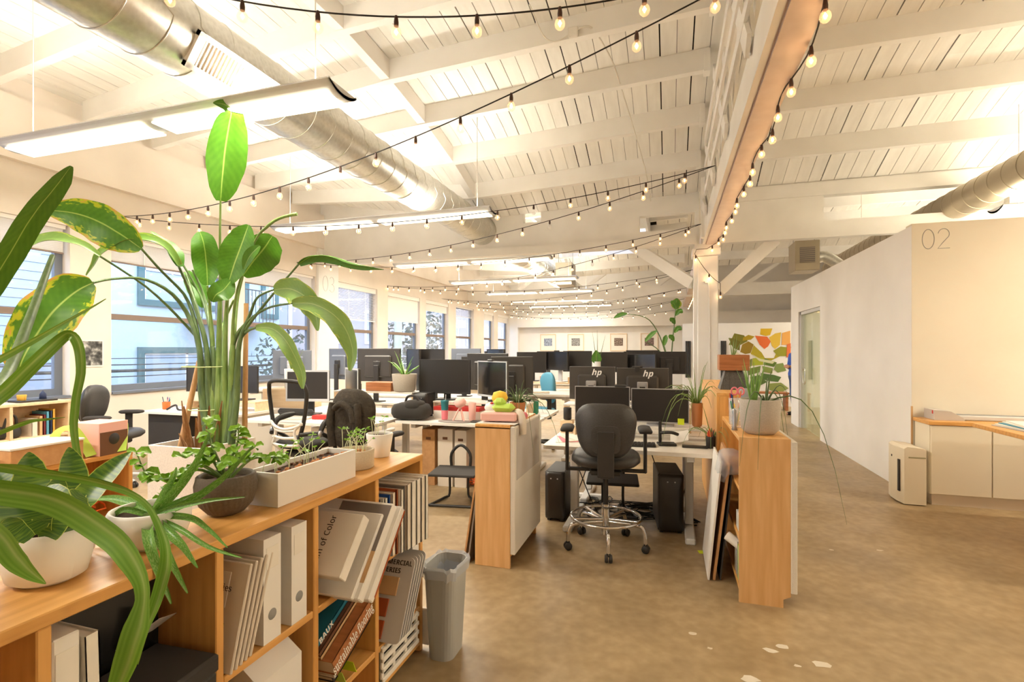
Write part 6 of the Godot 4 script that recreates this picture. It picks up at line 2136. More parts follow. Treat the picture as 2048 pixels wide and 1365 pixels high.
	plain_box("pot_shelf", "white shelf box under the white cylinder pot", "box", Vector3(-5.5, 0.741, -5.85), Vector3(-4.78, 1.0, -6.2), M.wood_pale)
	s = new_st()
	lathe(s, vessel(0.05, 0.055, 0.16, 0.004), 20)
	one("green_cup", s, M.green, "green cup behind the turned away monitor", "cup").position = Vector3(-1.62, 0.741, -6.2)
	keyboard("beige keyboard on the raised white desk", Vector3(-1.85, 0.931, -7.05), 0.3, M.paper_warm)
	plain_box("orange_box", "small orange box on the wooden riser", "box", Vector3(-2.1, 1.001, -8.4), Vector3(-1.95, 1.1, -8.5), M.orange)
	plain_box("tan_box", "small tan box on the wooden riser", "box", Vector3(-1.62, 1.001, -8.4), Vector3(-1.45, 1.09, -8.5), M.tan)
	plain_box("pink_note", "pink note stuck on a far black monitor", "note", Vector3(-1.175, 1.26, -8.494), Vector3(-1.10, 1.335, -8.4975), M.hot_pink, 0.0, "", 0.0)
	t = pot("water_cutting", "glass of water with one upright green leaf in the far row", Vector3(-1.1, 0.741, -8.2), vessel(0.05, 0.05, 0.62, 0.004), M.lightgrey, 0.58, 0.045)
	s = new_st()
	leaf(s, arc_pts([Vector3(0, 0.58, 0), Vector3(-0.02, 0.68, 0), Vector3(-0.02, 0.80, 0)], 4), [0.02, 0.09, 0.07, 0.01], Vector3(0.2, 0.1, 1), 0.3, 0.05, 2)
	obj("leaf", s, M.leaf_green, t)
	blades(t, Vector3(0, 0.58, 0), 3, 0.4, 0.6, 0.3, 0.0, 0.008, M.stem_dark, 3)

func build_right_case() -> void:
	var t := thing("right_case", "birch bookcase end on the aisle with a white pinboard back", "bookcase", Vector3(0.408, 0, -3.402))
	var s := new_st()
	prism(s, [Vector2(0, 0), Vector2(0.245, 0), Vector2(0.245, 0.05), Vector2(0.285, 0.07), Vector2(0.285, 1.013), Vector2(0, 1.013)], Vector3(0, 0, -0.01), Basis(), 0.02)
	obj("end_panel", s, M.wood_maple, t)
	part_box(t, "top", Vector3(0, 0.985, -1.05), Vector3(0.285, 1.0125, -0.02), M.wood_z)
	for lv in [0.09, 0.39, 0.70]: part_box(t, "shelf", Vector3(0.0, lv - 0.022, -1.05), Vector3(0.25, lv, -0.02), M.wood_z)
	part_box(t, "back_panel", Vector3(0.25, 0.06, -1.05), Vector3(0.285, 0.985, -0.02), M.wood_y)
	part_box(t, "end_panel", Vector3(0, 0, -1.07), Vector3(0.285, 0.985, -1.05), M.wood_y)
	part_box(t, "pinboard", Vector3(0.2855, 0.09, -3.1), Vector3(0.32, 1.0, 0.004), M.pinboard, 0.004)
	t = thing("tall_case", "taller birch bookcase behind the aisle bookcase", "bookcase", Vector3(0.37, 0, -4.49))
	part_box(t, "side_panel", Vector3(0, 0.0, -2.0), Vector3(0.02, 1.17, 0), M.wood_y)
	part_box(t, "top", Vector3(0, 1.17, -2.0), Vector3(0.30, 1.195, 0), M.wood_z)
	part_box(t, "end_panel", Vector3(0.02, 0, -0.02), Vector3(0.30, 1.17, 0), M.wood_y)
	part_box(t, "back_panel", Vector3(0.28, 0, -2.0), Vector3(0.30, 1.17, -0.02), M.wood_y)
	# contents of the aisle bookcase
	plain_box("white_carton", "white carton with a black end on the aisle bookcase's second shelf", "box", Vector3(0.42, 0.391, -3.45), Vector3(0.60, 0.50, -3.65), M.white)
	s = new_st()
	tube(s, [Vector3(0.36, 0.33, -3.62), Vector3(0.58, 0.20, -3.50)], 0.03, 14)
	one("paper_roll", s, M.paper, "rolled white drawing sticking out of the aisle bookcase", "paper roll")
	var n := 0
	for q in [["paper", 3.48], ["lime", 3.51], ["paper_grey", 3.545], ["paper", 3.60], ["paper_warm", 3.66]]:
		book("file", "%s file on the aisle bookcase's lowest shelf" % ["front white", "lime green", "grey", "second white", "cream"][n], Vector3(0.50, 0.205, -q[1]), Vector3(0.026, 0.22, 0.17), Basis(Vector3.UP, -PI / 2), M[q[0]], "files on the lowest shelf")
		n += 1
	t = thing("plastic_bag", "crumpled clear plastic bag spilling from the aisle bookcase", "bag", Vector3(0.42, 0.70, -3.75))
	s = new_st()
	var cr := RandomNumberGenerator.new()
	cr.seed = 77
	s.set_smooth_group(1)
	var rows := []
	for i in 9:
		var row := []
		for k in 14:
			var g := TAU * k / 14
			var v := i / 8.0 * PI
			var r := 0.10 * (1.0 + cr.randf_range(-0.25, 0.25))
			row.append(Vector3(cos(g) * sin(v) * r - 0.03, 0.09 - cos(v) * 0.09 - (0.06 if cos(g) < -0.3 and v < 1.6 else 0.0), sin(g) * sin(v) * r * 1.3))
		rows.append(row)
	for i in 8:
		for k in 14: quad(s, rows[i][k], rows[i + 1][k], rows[i + 1][(k + 1) % 14], rows[i][(k + 1) % 14])
	obj("film", s, M.bag_film, t)
	# boards leaning between desk and bookcase
	n = 0
	for q in [[0.30, 0.012, "paper", 0.80, 0.1], [0.335, 0.016, "cardboard", 0.84, 0.12], [0.375, 0.01, "ink", 0.76, 0.1]]:
		s = new_st()
		bx(s, Vector3(0, q[3] / 2, 0), Vector3(q[1], q[3], 0.55))
		var o := one("presentation_board", s, M[q[2]], "%s panel leaning against the aisle bookcase" % ["white presentation", "brown cardboard", "black"][n], "board")
		o.position = Vector3(q[0] - 0.05, 0.006, -3.93 - 0.01 * n)
		o.rotation.z = -q[4]
		n += 1
	# plants and cups on top
	t = pot("grey_pot_plant", "large grey concrete pot with thin upright blades on the aisle bookcase", Vector3(0.555, 1.013, -3.60), vessel(0.112, 0.124, 0.222, 0.01, 0.03), M.concrete_pot, 0.20, 0.113)
	blades(t, Vector3(-0.04, 0.2, 0), 14, 0.10, 0.30, 0.35, 0.0, 0.010, M.leaf_aloe, 41)
	blades(t, Vector3(0.03, 0.2, 0), 8, 0.28, 0.42, 1.3, 1.3, 0.006, M.stem_dark, 43)
	cup_of_pens("clear glass of coloured pens on the aisle bookcase", Vector3(0.44, 1.013, -3.83), null, 0.035, 0.13, ["green", "yellow", "ink", "green", "yellow"], 8)
	cup_of_pens("tall clear cup of blue and orange pens behind the grey pot", Vector3(0.45, 1.013, -3.98), null, 0.04, 0.19, ["blue", "orange", "ink", "blue", "red"], 9)
	t = thing("scissors", "pink handled scissors standing in the clear cup", "scissors", Vector3(0.47, 1.19, -4.0))
	for sg in [-1.0, 1.0]:
		s = new_st()
		var ring := []
		for k in 16: ring.append(Vector3(sg * 0.022 + cos(TAU * k / 16) * 0.02, 0.06 + sin(TAU * k / 16) * 0.026, 0))
		tube(s, ring, 0.006, 6, true)
		obj("handle", s, M.hot_pink, t)
	s = new_st()
	bar(s, Vector3(0, 0.03, 0), Vector3(0.01, -0.12, 0), 0.012, 0.003)
	obj("blade", s, M.silver, t)
	t = pot("small_striped_pot", "small grey striped pot with short dark blades behind the pens", Vector3(0.56, 1.013, -4.2), vessel(0.05, 0.055, 0.25, 0.006), M.grey, 0.24, 0.048)
	blades(t, Vector3(0, 0.23, 0), 14, 0.08, 0.2, 0.5, 0.0, 0.007, M.stem_dark, 45)
	t = thing("metal_figure", "small silver figure beside the grey concrete pot", "figurine", Vector3(0.415, 1.013, -3.70))
	s = new_st()
	lathe(s, [Vector2(0, 0), Vector2(0.02, 0), Vector2(0.012, 0.03), Vector2(0.018, 0.08), Vector2(0.01, 0.11), Vector2(0.016, 0.13), Vector2(0, 0.15)], 12)
	obj("body", s, M.silver, t)
	# wooden box on a dark tapered stand
	t = thing("wood_box_stand", "brown wooden planter box on a dark speckled tapered stand", "planter", Vector3(0.55, 1.195, -5.0))
	s = new_st()
	var bw := 0.17
	var tw := 0.10
	for k in 4:
		var g0 := TAU * k / 4 + PI / 4
		var g1 := TAU * (k + 1) / 4 + PI / 4
		face(s, [Vector3(cos(g0) * bw, 0, sin(g0) * bw), Vector3(cos(g1) * bw, 0, sin(g1) * bw), Vector3(cos(g1) * tw, 0.17, sin(g1) * tw), Vector3(cos(g0) * tw, 0.17, sin(g0) * tw)], Vector3(0, 0.08, 0))
	obj("stand", s, tri_mat("speckle", noise_tex(0.25, 91, col(40, 38, 36), col(225, 220, 210), 1, 256, col(46, 44, 42)), Vector3(5, 5, 5), 0.5), t)
	part_box(t, "box", Vector3(-0.125, 0.17, -0.1), Vector3(0.125, 0.31, 0.1), M.wood_brown, 0.004)
	blades(t, Vector3(0, 0.3, 0), 6, 0.1, 0.22, 0.5, 0.1, 0.006, M.stem, 47)
	# arching grass in the tan pot on the front desk's end
	t = pot("arching_grass", "tan tapered pot with tall arching grass blades beside the front monitors", Vector3(0.235, 0.859, -4.85), vessel(0.042, 0.05, 0.215, 0.006), M.terracotta, 0.20, 0.045)
	blades(t, Vector3(0, 0.2, 0), 34, 0.3, 0.62, 1.15, 0.85, 0.0055, M.stem, 51)
	plain_box("grass_stand", "small white block under the tan grass pot", "block", Vector3(0.335, 0.741, -4.72), Vector3(0.36, 0.75, -4.78), M.white)
	t = pot("floor_grass", "clump of arching grass rising between the desk and aisle bookcase", Vector3(0.345, 0.741, -4.62), vessel(0.03, 0.035, 0.08, 0.005), M.ink, 0.07, 0.03)
	blades(t, Vector3(0, 0.07, 0), 12, 0.25, 0.5, 1.2, 0.6, 0.005, M.stem, 53)

func build_right_side() -> void:
	# low cream cabinet with the map tray, against the white room
	var t := thing("low_cabinet", "low cream cabinet with a wooden edge against the white room", "cabinet", Vector3(2.48, 0, -6.092))
	part_box(t, "plinth", Vector3(0.03, 0, -0.32), Vector3(3.6, 0.11, -0.03), M.paper_warm, 0.0)
	part_box(t, "body", Vector3(0.005, 0.11, -0.33), Vector3(3.6, 0.80, -0.012), M.cab_cream, 0.0)
	part_box(t, "door", Vector3(0.01, 0.115, -0.012), Vector3(0.50, 0.795, 0.008), M.cab_cream)
	part_box(t, "door", Vector3(0.51, 0.115, -0.012), Vector3(1.15, 0.795, 0.008), M.cab_cream)
	part_box(t, "door", Vector3(1.155, 0.115, -0.012), Vector3(1.80, 0.795, 0.008), M.cab_cream)
	part_box(t, "top", Vector3(-0.012, 0.80, -0.335), Vector3(3.6, 0.838, 0.018), M.wood_x)
	t = thing("plotter_tray", "long grey rail with end block on the low cabinet's top", "cutter", Vector3(2.56, 0.839, -6.30))
	part_box(t, "rail", Vector3(0.10, 0, -0.08), Vector3(1.3, 0.05, 0.08), M.lightgrey, 0.01)
	part_box(t, "groove", Vector3(0.12, 0.05, -0.03), Vector3(1.28, 0.055, 0.04), M.grey, 0.0)
	var s := new_st()
	prism(s, [Vector2(0, 0), Vector2(0.26, 0), Vector2(0.24, 0.03), Vector2(0.14, 0.09), Vector2(0, 0.10)], Vector3(0, 0, 0.0), Basis(), 0.22)
	obj("end_block", s, M.paper_grey, t)
	part_box(t, "red_key", Vector3(-0.003, 0.06, 0.06), Vector3(0.008, 0.095, 0.085), M.red)
	# air purifier
	t = thing("air_purifier", "cream upright air purifier on the floor by the low cabinet", "air purifier", Vector3(2.325, 0, -6.21))
	s = new_st()
	var pr := []
	for q in [[0.10, 0.19], [0.10, -0.19], [-0.085, -0.19], [-0.105, -0.08], [-0.105, 0.06], [-0.085, 0.19]]: pr.append(Vector2(q[0], q[1]))
	prism(s, pr, Vector3(0, 0.285, 0), Basis(Vector3.RIGHT, Vector3.BACK, Vector3.DOWN), 0.55)
	obj("body", s, M.cab_cream, t)
	s = new_st()
	prism(s, [Vector2(-0.086, 0), Vector2(0.10, 0), Vector2(0.06, 0.010), Vector2(-0.06, 0.02)], Vector3(0, 0.56, 0), Basis(), 0.38)
	obj("lid", s, M.cab_cream, t)
	part_box(t, "slot", Vector3(-0.108, 0.12, 0.09), Vector3(-0.07, 0.44, 0.125), M.ink, 0.0)
	part_box(t, "handle_recess", Vector3(-0.05, 0.47, 0.188), Vector3(0.095, 0.482, 0.192), M.olive, 0.0)
	part_box(t, "sensor", Vector3(-0.109, 0.44, -0.06), Vector3(-0.10, 0.46, -0.045), M.ink, 0.0)
	# work counter at the right edge
	t = thing("work_counter", "wooden topped work counter cut by the right edge", "counter", Vector3(2.62, 0, -5.28))
	part_box(t, "top", Vector3(0, 0.85, -0.36), Vector3(2.2, 0.885, 0.9), M.wood_x)
	part_box(t, "leg", Vector3(0.36, 0, -0.30), Vector3(0.40, 0.85, 0.8), M.wood_maple)
	part_box(t, "leg", Vector3(2.1, 0, -0.30), Vector3(2.14, 0.85, 0.8), M.wood_maple)
	for k in 5:
		plain_box("drawing_sheet", "loose sheet in the paper stack on the work counter, %s" % ["lowest", "second", "middle", "fourth", "topmost"][k], "paper", Vector3(2.72 + 0.02 * k, 0.8855 + 0.008 * k, -5.1 - 0.01 * k), Vector3(3.3, 0.893 + 0.008 * k, -5.55), [M.paper_grey, M.paper, M.sky_blue, M.paper, M.paper][k], 0.08 - 0.06 * k, "drawings on the work counter", 0.0)
	# dark tubes on the mural wall
	for k in 2:
		s = new_st()
		for j in 3: tube(s, [Vector3(0.05 * j, 0, 0), Vector3(0.05 * j, 1.05, 0)], 0.024, 8)
		var o := one("wall_rack", s, M.ink, "dark upright rack on the mural wall, %s of the post" % ["left", "right"][k], "rack")
		o.position = Vector3([0.46, 1.40][k], 0.75, -15.45)
	# sofa bench before the mural
	t = thing("wooden_bench", "brown wooden bench below the mural", "bench", Vector3(2.3, 0, -14.6))
	part_box(t, "seat", Vector3(-0.6, 0.42, -0.2), Vector3(0.6, 0.46, 0.2), M.wood_brown)
	for sg in [-0.55, 0.55]: part_box(t, "leg", Vector3(sg - 0.03, 0, -0.18), Vector3(sg + 0.03, 0.42, 0.18), M.wood_brown)
	# far floor plant
	t = thing("far_plant", "tall thin-stemmed plant with dark drooping leaves near the far post", "potted plant", Vector3(0.0, 0, -12.6))
	s = new_st()
	lathe(s, vessel(0.2, 0.24, 0.5, 0.015), 24)
	obj("pot", s, M.white, t)
	s = new_st()
	lathe(s, [Vector2(0, 0.46), Vector2(0.22, 0.46)], 20)
	obj("soil", s, M.soil, t)
	var k3 := 0
	for q in [[Vector3(0, 0.46, 0), Vector3(0.05, 1.5, 0), Vector3(0.12, 2.3, 0), Vector3(0.15, 2.62, 0)], [Vector3(0, 0.46, 0), Vector3(-0.1, 1.5, 0), Vector3(-0.45, 2.25, 0), Vector3(-0.98, 2.42, 0)], [Vector3(0, 0.46, 0), Vector3(-0.15, 1.4, 0), Vector3(-0.55, 1.75, 0.1)], [Vector3(0, 0.46, 0), Vector3(-0.05, 1.3, 0), Vector3(-0.12, 1.65, 0.1)]]:
		s = new_st()
		var pth := arc_pts(q, 5)
		tube(s, pth, spread([0.018, 0.008], pth.size()), 6)
		obj("stem", s, M.stem_dark, t)
		var e: Vector3 = pth[pth.size() - 1]
		if k3 == 0:
			for j in 5:
				var o0 := Vector3(0.10 + 0.012 * j, 1.75 + 0.2 * j, 0)
				s = new_st()
				leaf(s, arc_pts([o0, o0 + Vector3(0.08 if j % 2 else -0.06, 0.1, 0.04), o0 + Vector3(0.16 if j % 2 else -0.1, 0.06, 0.06)], 4), [0.01, 0.06, 0.07, 0.01], Vector3(0, 0.3, 1), 0.3, 0.05, j)
				obj("leaf", s, M.leaf_green, t)
			s = new_st()
			leaf(s, arc_pts([e + Vector3(0, -0.12, 0), e, e + Vector3(0.02, 0.14, 0)], 4), [0.02, 0.12, 0.12, 0.02], Vector3(0.2, 0, 1), 0.2, 0.05, 2)
			obj("leaf", s, M.leaf_blotched, t)
		else:
			s = new_st()
			var dd := Vector3(-0.32, -0.10, 0) if k3 == 1 else (Vector3(0.28, 0.25, 0.1) if k3 == 2 else Vector3(0.05, 0.25, 0))
			leaf(s, arc_pts([e, e + dd * 0.5 + Vector3(0, 0.02, 0), e + dd], 4), [0.02, 0.06, 0.06, 0.005], Vector3(0, 0.5, 1), 0.3, 0.05, k3)
			obj("leaf", s, M.leaf_green, t)
		k3 += 1
	# far pictures
	var cols := [[150, 160, 178], [140, 140, 138], [130, 112, 98], [126, 104, 98]]
	for k in 4:
		var x0: float = [-5.92, -4.59, -2.61, -1.25][k]
		t = thing("framed_picture", "framed photograph on the far wall, %s from the left" % ["first", "second", "third", "fourth"][k], "picture", Vector3(x0 + 0.38, 1.89, -23.78), 0.0, "pictures on the far wall")
		s = new_st()
		for q in [[-0.38, 0.38, 0.37, 0.40], [-0.38, 0.38, -0.40, -0.37], [-0.38, -0.355, -0.37, 0.37], [0.355, 0.38, -0.37, 0.37]]: bb(s, Vector3(q[0], q[2], -0.015), Vector3(q[1], q[3], 0.02))
		obj("frame", s, M.wood_pale, t)
		part_box(t, "mat_board", Vector3(-0.355, -0.37, -0.012), Vector3(0.355, 0.37, 0.0), M.paper, 0.0)
		var pm := tri_mat("far_photo_%d" % k, noise_tex(0.03, 100 + k, col(cols[k][0] - 70, cols[k][1] - 72, cols[k][2] - 70), col(cols[k][0] + 60, cols[k][1] + 62, cols[k][2] + 62), 3), Vector3(2, 2, 2), 0.5)
		part_box(t, "print", Vector3(-0.2, -0.16, 0.0), Vector3(0.2, 0.2, 0.003), pm, 0.0)
	# small black and white print on the pier
	t = thing("pier_print", "small black and white photograph pinned to the window pier", "picture", Vector3(-7.39, 1.50, -4.86), PI / 2)
	part_box(t, "sheet", Vector3(-0.15, -0.18, -0.004), Vector3(0.15, 0.18, 0.0), M.paper, 0.0)
	part_box(t, "print", Vector3(-0.135, -0.16, 0.0), Vector3(0.135, 0.165, 0.002), tri_mat("pier_photo", noise_tex(0.02, 120, col(20, 20, 20), col(225, 222, 216), 4, 128, col(90, 90, 88)), Vector3(3, 3, 3), 0.5), 0.0)

func build_left_cases() -> void:
	# low birch case behind the near one, its cartons
	bookcase("second low birch bookcase on the left with cartons on top", Vector3(-3.5, 0, -1.0), 0.42, 0.865, [0.0, 0.52, 1.04, 1.55], [0.06, 0.44], M.wood_z, M.wood_y)
	var t := thing("lidded_carton", "cardboard box with a white lid on the second bookcase", "box", Vector3(-3.62, 0.866, -2.06), 0.05)
	part_box(t, "body", Vector3(-0.16, 0, -0.19), Vector3(0.13, 0.12, 0.19), M.cardboard)
	part_box(t, "lid", Vector3(-0.165, 0.12, -0.195), Vector3(0.135, 0.135, 0.195), M.white)
	t = thing("camera_carton", "small printed carton with a dark camera picture on the second bookcase", "box", Vector3(-3.60, 0.866, -2.42), 0.12)
	part_box(t, "body", Vector3(-0.12, 0, -0.10), Vector3(0.11, 0.21, 0.10), M.pink, 0.002)
	part_box(t, "dark_print", Vector3(0.11, 0.0, -0.095), Vector3(0.1115, 0.15, 0.095), M.brown, 0.0)
	var s := new_st()
	lathe(s, [Vector2(0, 0.002), Vector2(0.035, 0.002), Vector2(0.037, 0)], 20, Vector3(0.1115, 0.10, 0.0), 1, 1, Basis(Vector3.UP, Vector3.RIGHT, Vector3.BACK))
	obj("lens_print", s, M.ink, t)
	for q in [["lime_strap", Vector3(-3.62, 0.867, -2.27), 0.5], ["lime_loop", Vector3(-3.58, 0.867, -2.53), -0.3]]:
		s = new_st()
		leaf(s, arc_pts([Vector3(-0.12, 0.02, 0.02), Vector3(-0.08, 0.16, 0.0), Vector3(0.0, 0.17, -0.02), Vector3(0.12, 0.01, 0.03)], 5), [0.03, 0.03, 0.03, 0.03], Vector3(0.3, 1, 0.4), 0.05, 0, 1, 2)
		var o := one("lime_strap", s, M.lime, ["lime green ribbon looped beside the printed carton", "lime green ribbon behind the printed carton"][0 if q[0] == "lime_strap" else 1], "ribbon")
		o.position = q[1]
		o.rotation.y = q[2]
	plain_box("white_pad", "white paper pad on the second bookcase's right end", "paper", Vector3(-3.85, 0.866, -2.3), Vector3(-3.65, 0.885, -2.52), M.paper, 0.1, "", 0.0)
	plain_box("cream_box", "cream box at the left edge on the second bookcase", "box", Vector3(-3.8, 0.866, -1.55), Vector3(-3.55, 0.99, -1.82), M.paper_warm)
	# orange cables inside
	var cr := RandomNumberGenerator.new()
	cr.seed = 31
	var pts := []
	for k in 26: pts.append(Vector3(cr.randf_range(-0.12, 0.12), cr.randf_range(0.01, 0.12), cr.randf_range(-0.18, 0.18)))
	s = new_st()
	tube(s, arc_pts(pts, 3), 0.006, 5)
	one("orange_cord_bundle", s, M.orange, "orange cord bundle on the second bookcase's shelf", "cable").position = Vector3(-3.68, 0.446, -2.3)
	# bookcase under the leftmost window
	t = bookcase("birch bookcase with books under the leftmost window", Vector3(-6.2, 0, -2.3), 0.30, 1.01, [0.0, 0.55, 1.05, 1.56], [0.06, 0.38, 0.66], M.wood_pale, M.wood_pale)
	var specs := [["paper", 0.03, 0.25, 0.35], ["paper_grey", 0.02, 0.27, 0.35], ["red", 0.012, 0.25, 0.32], ["paper", 0.02, 0.27, 0.30], ["ink", 0.012, 0.26, 0.3], ["paper", 0.015, 0.27, 0.3]]
	var zz := -2.93
	var n := 0
	for q in specs:
		book("leaning_book", "%s leaning book on the window bookcase" % ["leftmost white", "grey", "thin red", "second white", "black", "rightmost white"][n], Vector3(-6.33, 0.79, zz), Vector3(q[1], q[2], 0.22), Basis(Vector3.RIGHT, -q[3]) * Basis(Vector3.UP, PI / 2), M[q[0]], "leaning books")
		zz -= q[1] + 0.012
		n += 1
	zz = -3.56
	n = 0
	for q in [["paper_warm", 0.05, 0.18], ["tan", 0.03, 0.20], ["maroon", 0.022, 0.21], ["sky_blue", 0.028, 0.24], ["navy", 0.02, 0.245], ["mustard", 0.025, 0.26]]:
		book("upright_book", "%s book standing at the window bookcase's right end" % ["cream", "tan", "maroon", "pale blue", "navy", "mustard yellow"][n], Vector3(-6.34, 0.662 + q[2] / 2, zz), Vector3(q[1], q[2], 0.22), Basis(Vector3.UP, PI / 2), M[q[0]], "upright books at the window")
		zz -= q[1] + 0.004
		n += 1
	t = thing("handbag", "black handbag with a looped strap on the window bookcase shelf", "bag", Vector3(-6.32, 0.662, -3.38))
	s = new_st()
	pad(s, Vector3(0, 0.06, 0), Basis(Vector3.BACK, Vector3.UP, Vector3.RIGHT), 0.2, 0.12, 0.14, 0.05)
	obj("body", s, M.black_matte, t)
	s = new_st()
	tube(s, arc_pts([Vector3(0.05, 0.1, -0.05), Vector3(0.06, 0.22, -0.03), Vector3(0.06, 0.22, 0.03), Vector3(0.05, 0.1, 0.06)], 4), 0.012, 6)
	obj("strap", s, M.black, t)
	# things on its top
	s = new_st()
	lathe(s, vessel(0.035, 0.04, 0.075, 0.004), 20)
	one("amber_jar", s, M.mustard, "small amber jar on the window bookcase", "jar").position = Vector3(-6.36, 1.011, -3.52)
	plain_box("black_tablet", "flat black tablet on the window bookcase", "tablet", Vector3(-6.45, 1.011, -3.45), Vector3(-6.25, 1.03, -3.78), M.black)
	s = new_st()
	lathe(s, [Vector2(0, 0), Vector2(0.03, 0), Vector2(0.028, 0.05), Vector2(0, 0.09)], 12)
	one("navy_bottle", s, M.navy, "small navy bottle on the window bookcase", "bottle").position = Vector3(-6.35, 1.031, -3.70)
	t = thing("tool_heap", "heap of black and white tools at the window bookcase's left", "tools", Vector3(-6.34, 1.011, -3.15))
	s = new_st()
	pad(s, Vector3(0, 0.05, 0), Basis(Vector3.BACK, Vector3.UP, Vector3.RIGHT), 0.3, 0.1, 0.2, 0.04)
	obj("pouch", s, M.black_matte, t)
	s = new_st()
	tube(s, [Vector3(0.1, 0.03, -0.15), Vector3(0.12, 0.07, 0.0), Vector3(0.08, 0.09, 0.12)], 0.02, 8)
	obj("handle", s, M.lightgrey, t)

# ---------------------------------------------------------------- the person by the mural
func capsule(p: Vector3, a: Vector3, b: Vector3, ra: float, rb: float) -> float:
	var ab := b - a
	var h := clampf((p - a).dot(ab) / ab.length_squared(), 0, 1)
	return (p - a - ab * h).length() - lerpf(ra, rb, h)

func skin_of(bones: Array, lo: Vector3, hi: Vector3, cell: float, k: float) -> SurfaceTool:
	var n := Vector3i(((hi - lo) / cell).ceil()) + Vector3i.ONE
	var f := PackedFloat32Array()
	f.resize(n.x * n.y * n.z)
	f.fill(1.0)
	for q in bones:
		var r: float = maxf(q[2], q[3]) + cell * 2.5 + k
		var a: Vector3 = (q[0].min(q[1]) - Vector3.ONE * r - lo) / cell
		var b: Vector3 = (q[0].max(q[1]) + Vector3.ONE * r - lo) / cell
		for z in range(maxi(0, int(a.z)), mini(n.z, int(b.z) + 1)):
			for y in range(maxi(0, int(a.y)), mini(n.y, int(b.y) + 1)):
				for x in range(maxi(0, int(a.x)), mini(n.x, int(b.x) + 1)):
					var i := x + n.x * (y + n.y * z)
					var d := capsule(lo + Vector3(x, y, z) * cell, q[0], q[1], q[2], q[3])
					var h := clampf(0.5 + 0.5 * (f[i] - d) / k, 0, 1)
					f[i] = lerpf(f[i], d, h) - k * h * (1 - h)
	var st := new_st()
	st.set_smooth_group(1)
	var vert := {}
	for z in n.z - 1:
		for y in n.y - 1:
			for x in n.x - 1:
				var sum := Vector3.ZERO
				var cnt := 0
				var cs := PackedFloat32Array()
				for c in 8: cs.append(f[(x + (c & 1)) + n.x * ((y + ((c >> 1) & 1)) + n.y * (z + (c >> 2)))])
				for e in [[0, 1], [2, 3], [4, 5], [6, 7], [0, 2], [1, 3], [4, 6], [5, 7], [0, 4], [1, 5], [2, 6], [3, 7]]:
					if (cs[e[0]] < 0) != (cs[e[1]] < 0):
						var t: float = cs[e[0]] / (cs[e[0]] - cs[e[1]])
						var pa := Vector3(e[0] & 1, (e[0] >> 1) & 1, e[0] >> 2)
						var pb := Vector3(e[1] & 1, (e[1] >> 1) & 1, e[1] >> 2)
						sum += pa.lerp(pb, t)
						cnt += 1
				if cnt: vert[Vector3i(x, y, z)] = lo + (Vector3(x, y, z) + sum / cnt) * cell
	for v in vert:
		for ax in 3:
			var d := [Vector3i(1, 0, 0), Vector3i(0, 1, 0), Vector3i(0, 0, 1)]
			var a: Vector3i = v + d[ax]
			if a.x >= n.x or a.y >= n.y or a.z >= n.z: continue
			var f0 := f[v.x + n.x * (v.y + n.y * v.z)]
			var f1 := f[a.x + n.x * (a.y + n.y * a.z)]
			if (f0 < 0) == (f1 < 0): continue
			var u: Vector3i = d[(ax + 1) % 3]
			var w: Vector3i = d[(ax + 2) % 3]
			if not (vert.has(v - u) and vert.has(v - w) and vert.has(v - u - w)): continue
			var q := [vert[v], vert[v - u], vert[v - u - w], vert[v - w]]
			if f0 > 0: q.reverse()
			quad(st, q[0], q[1], q[2], q[3])
	return st

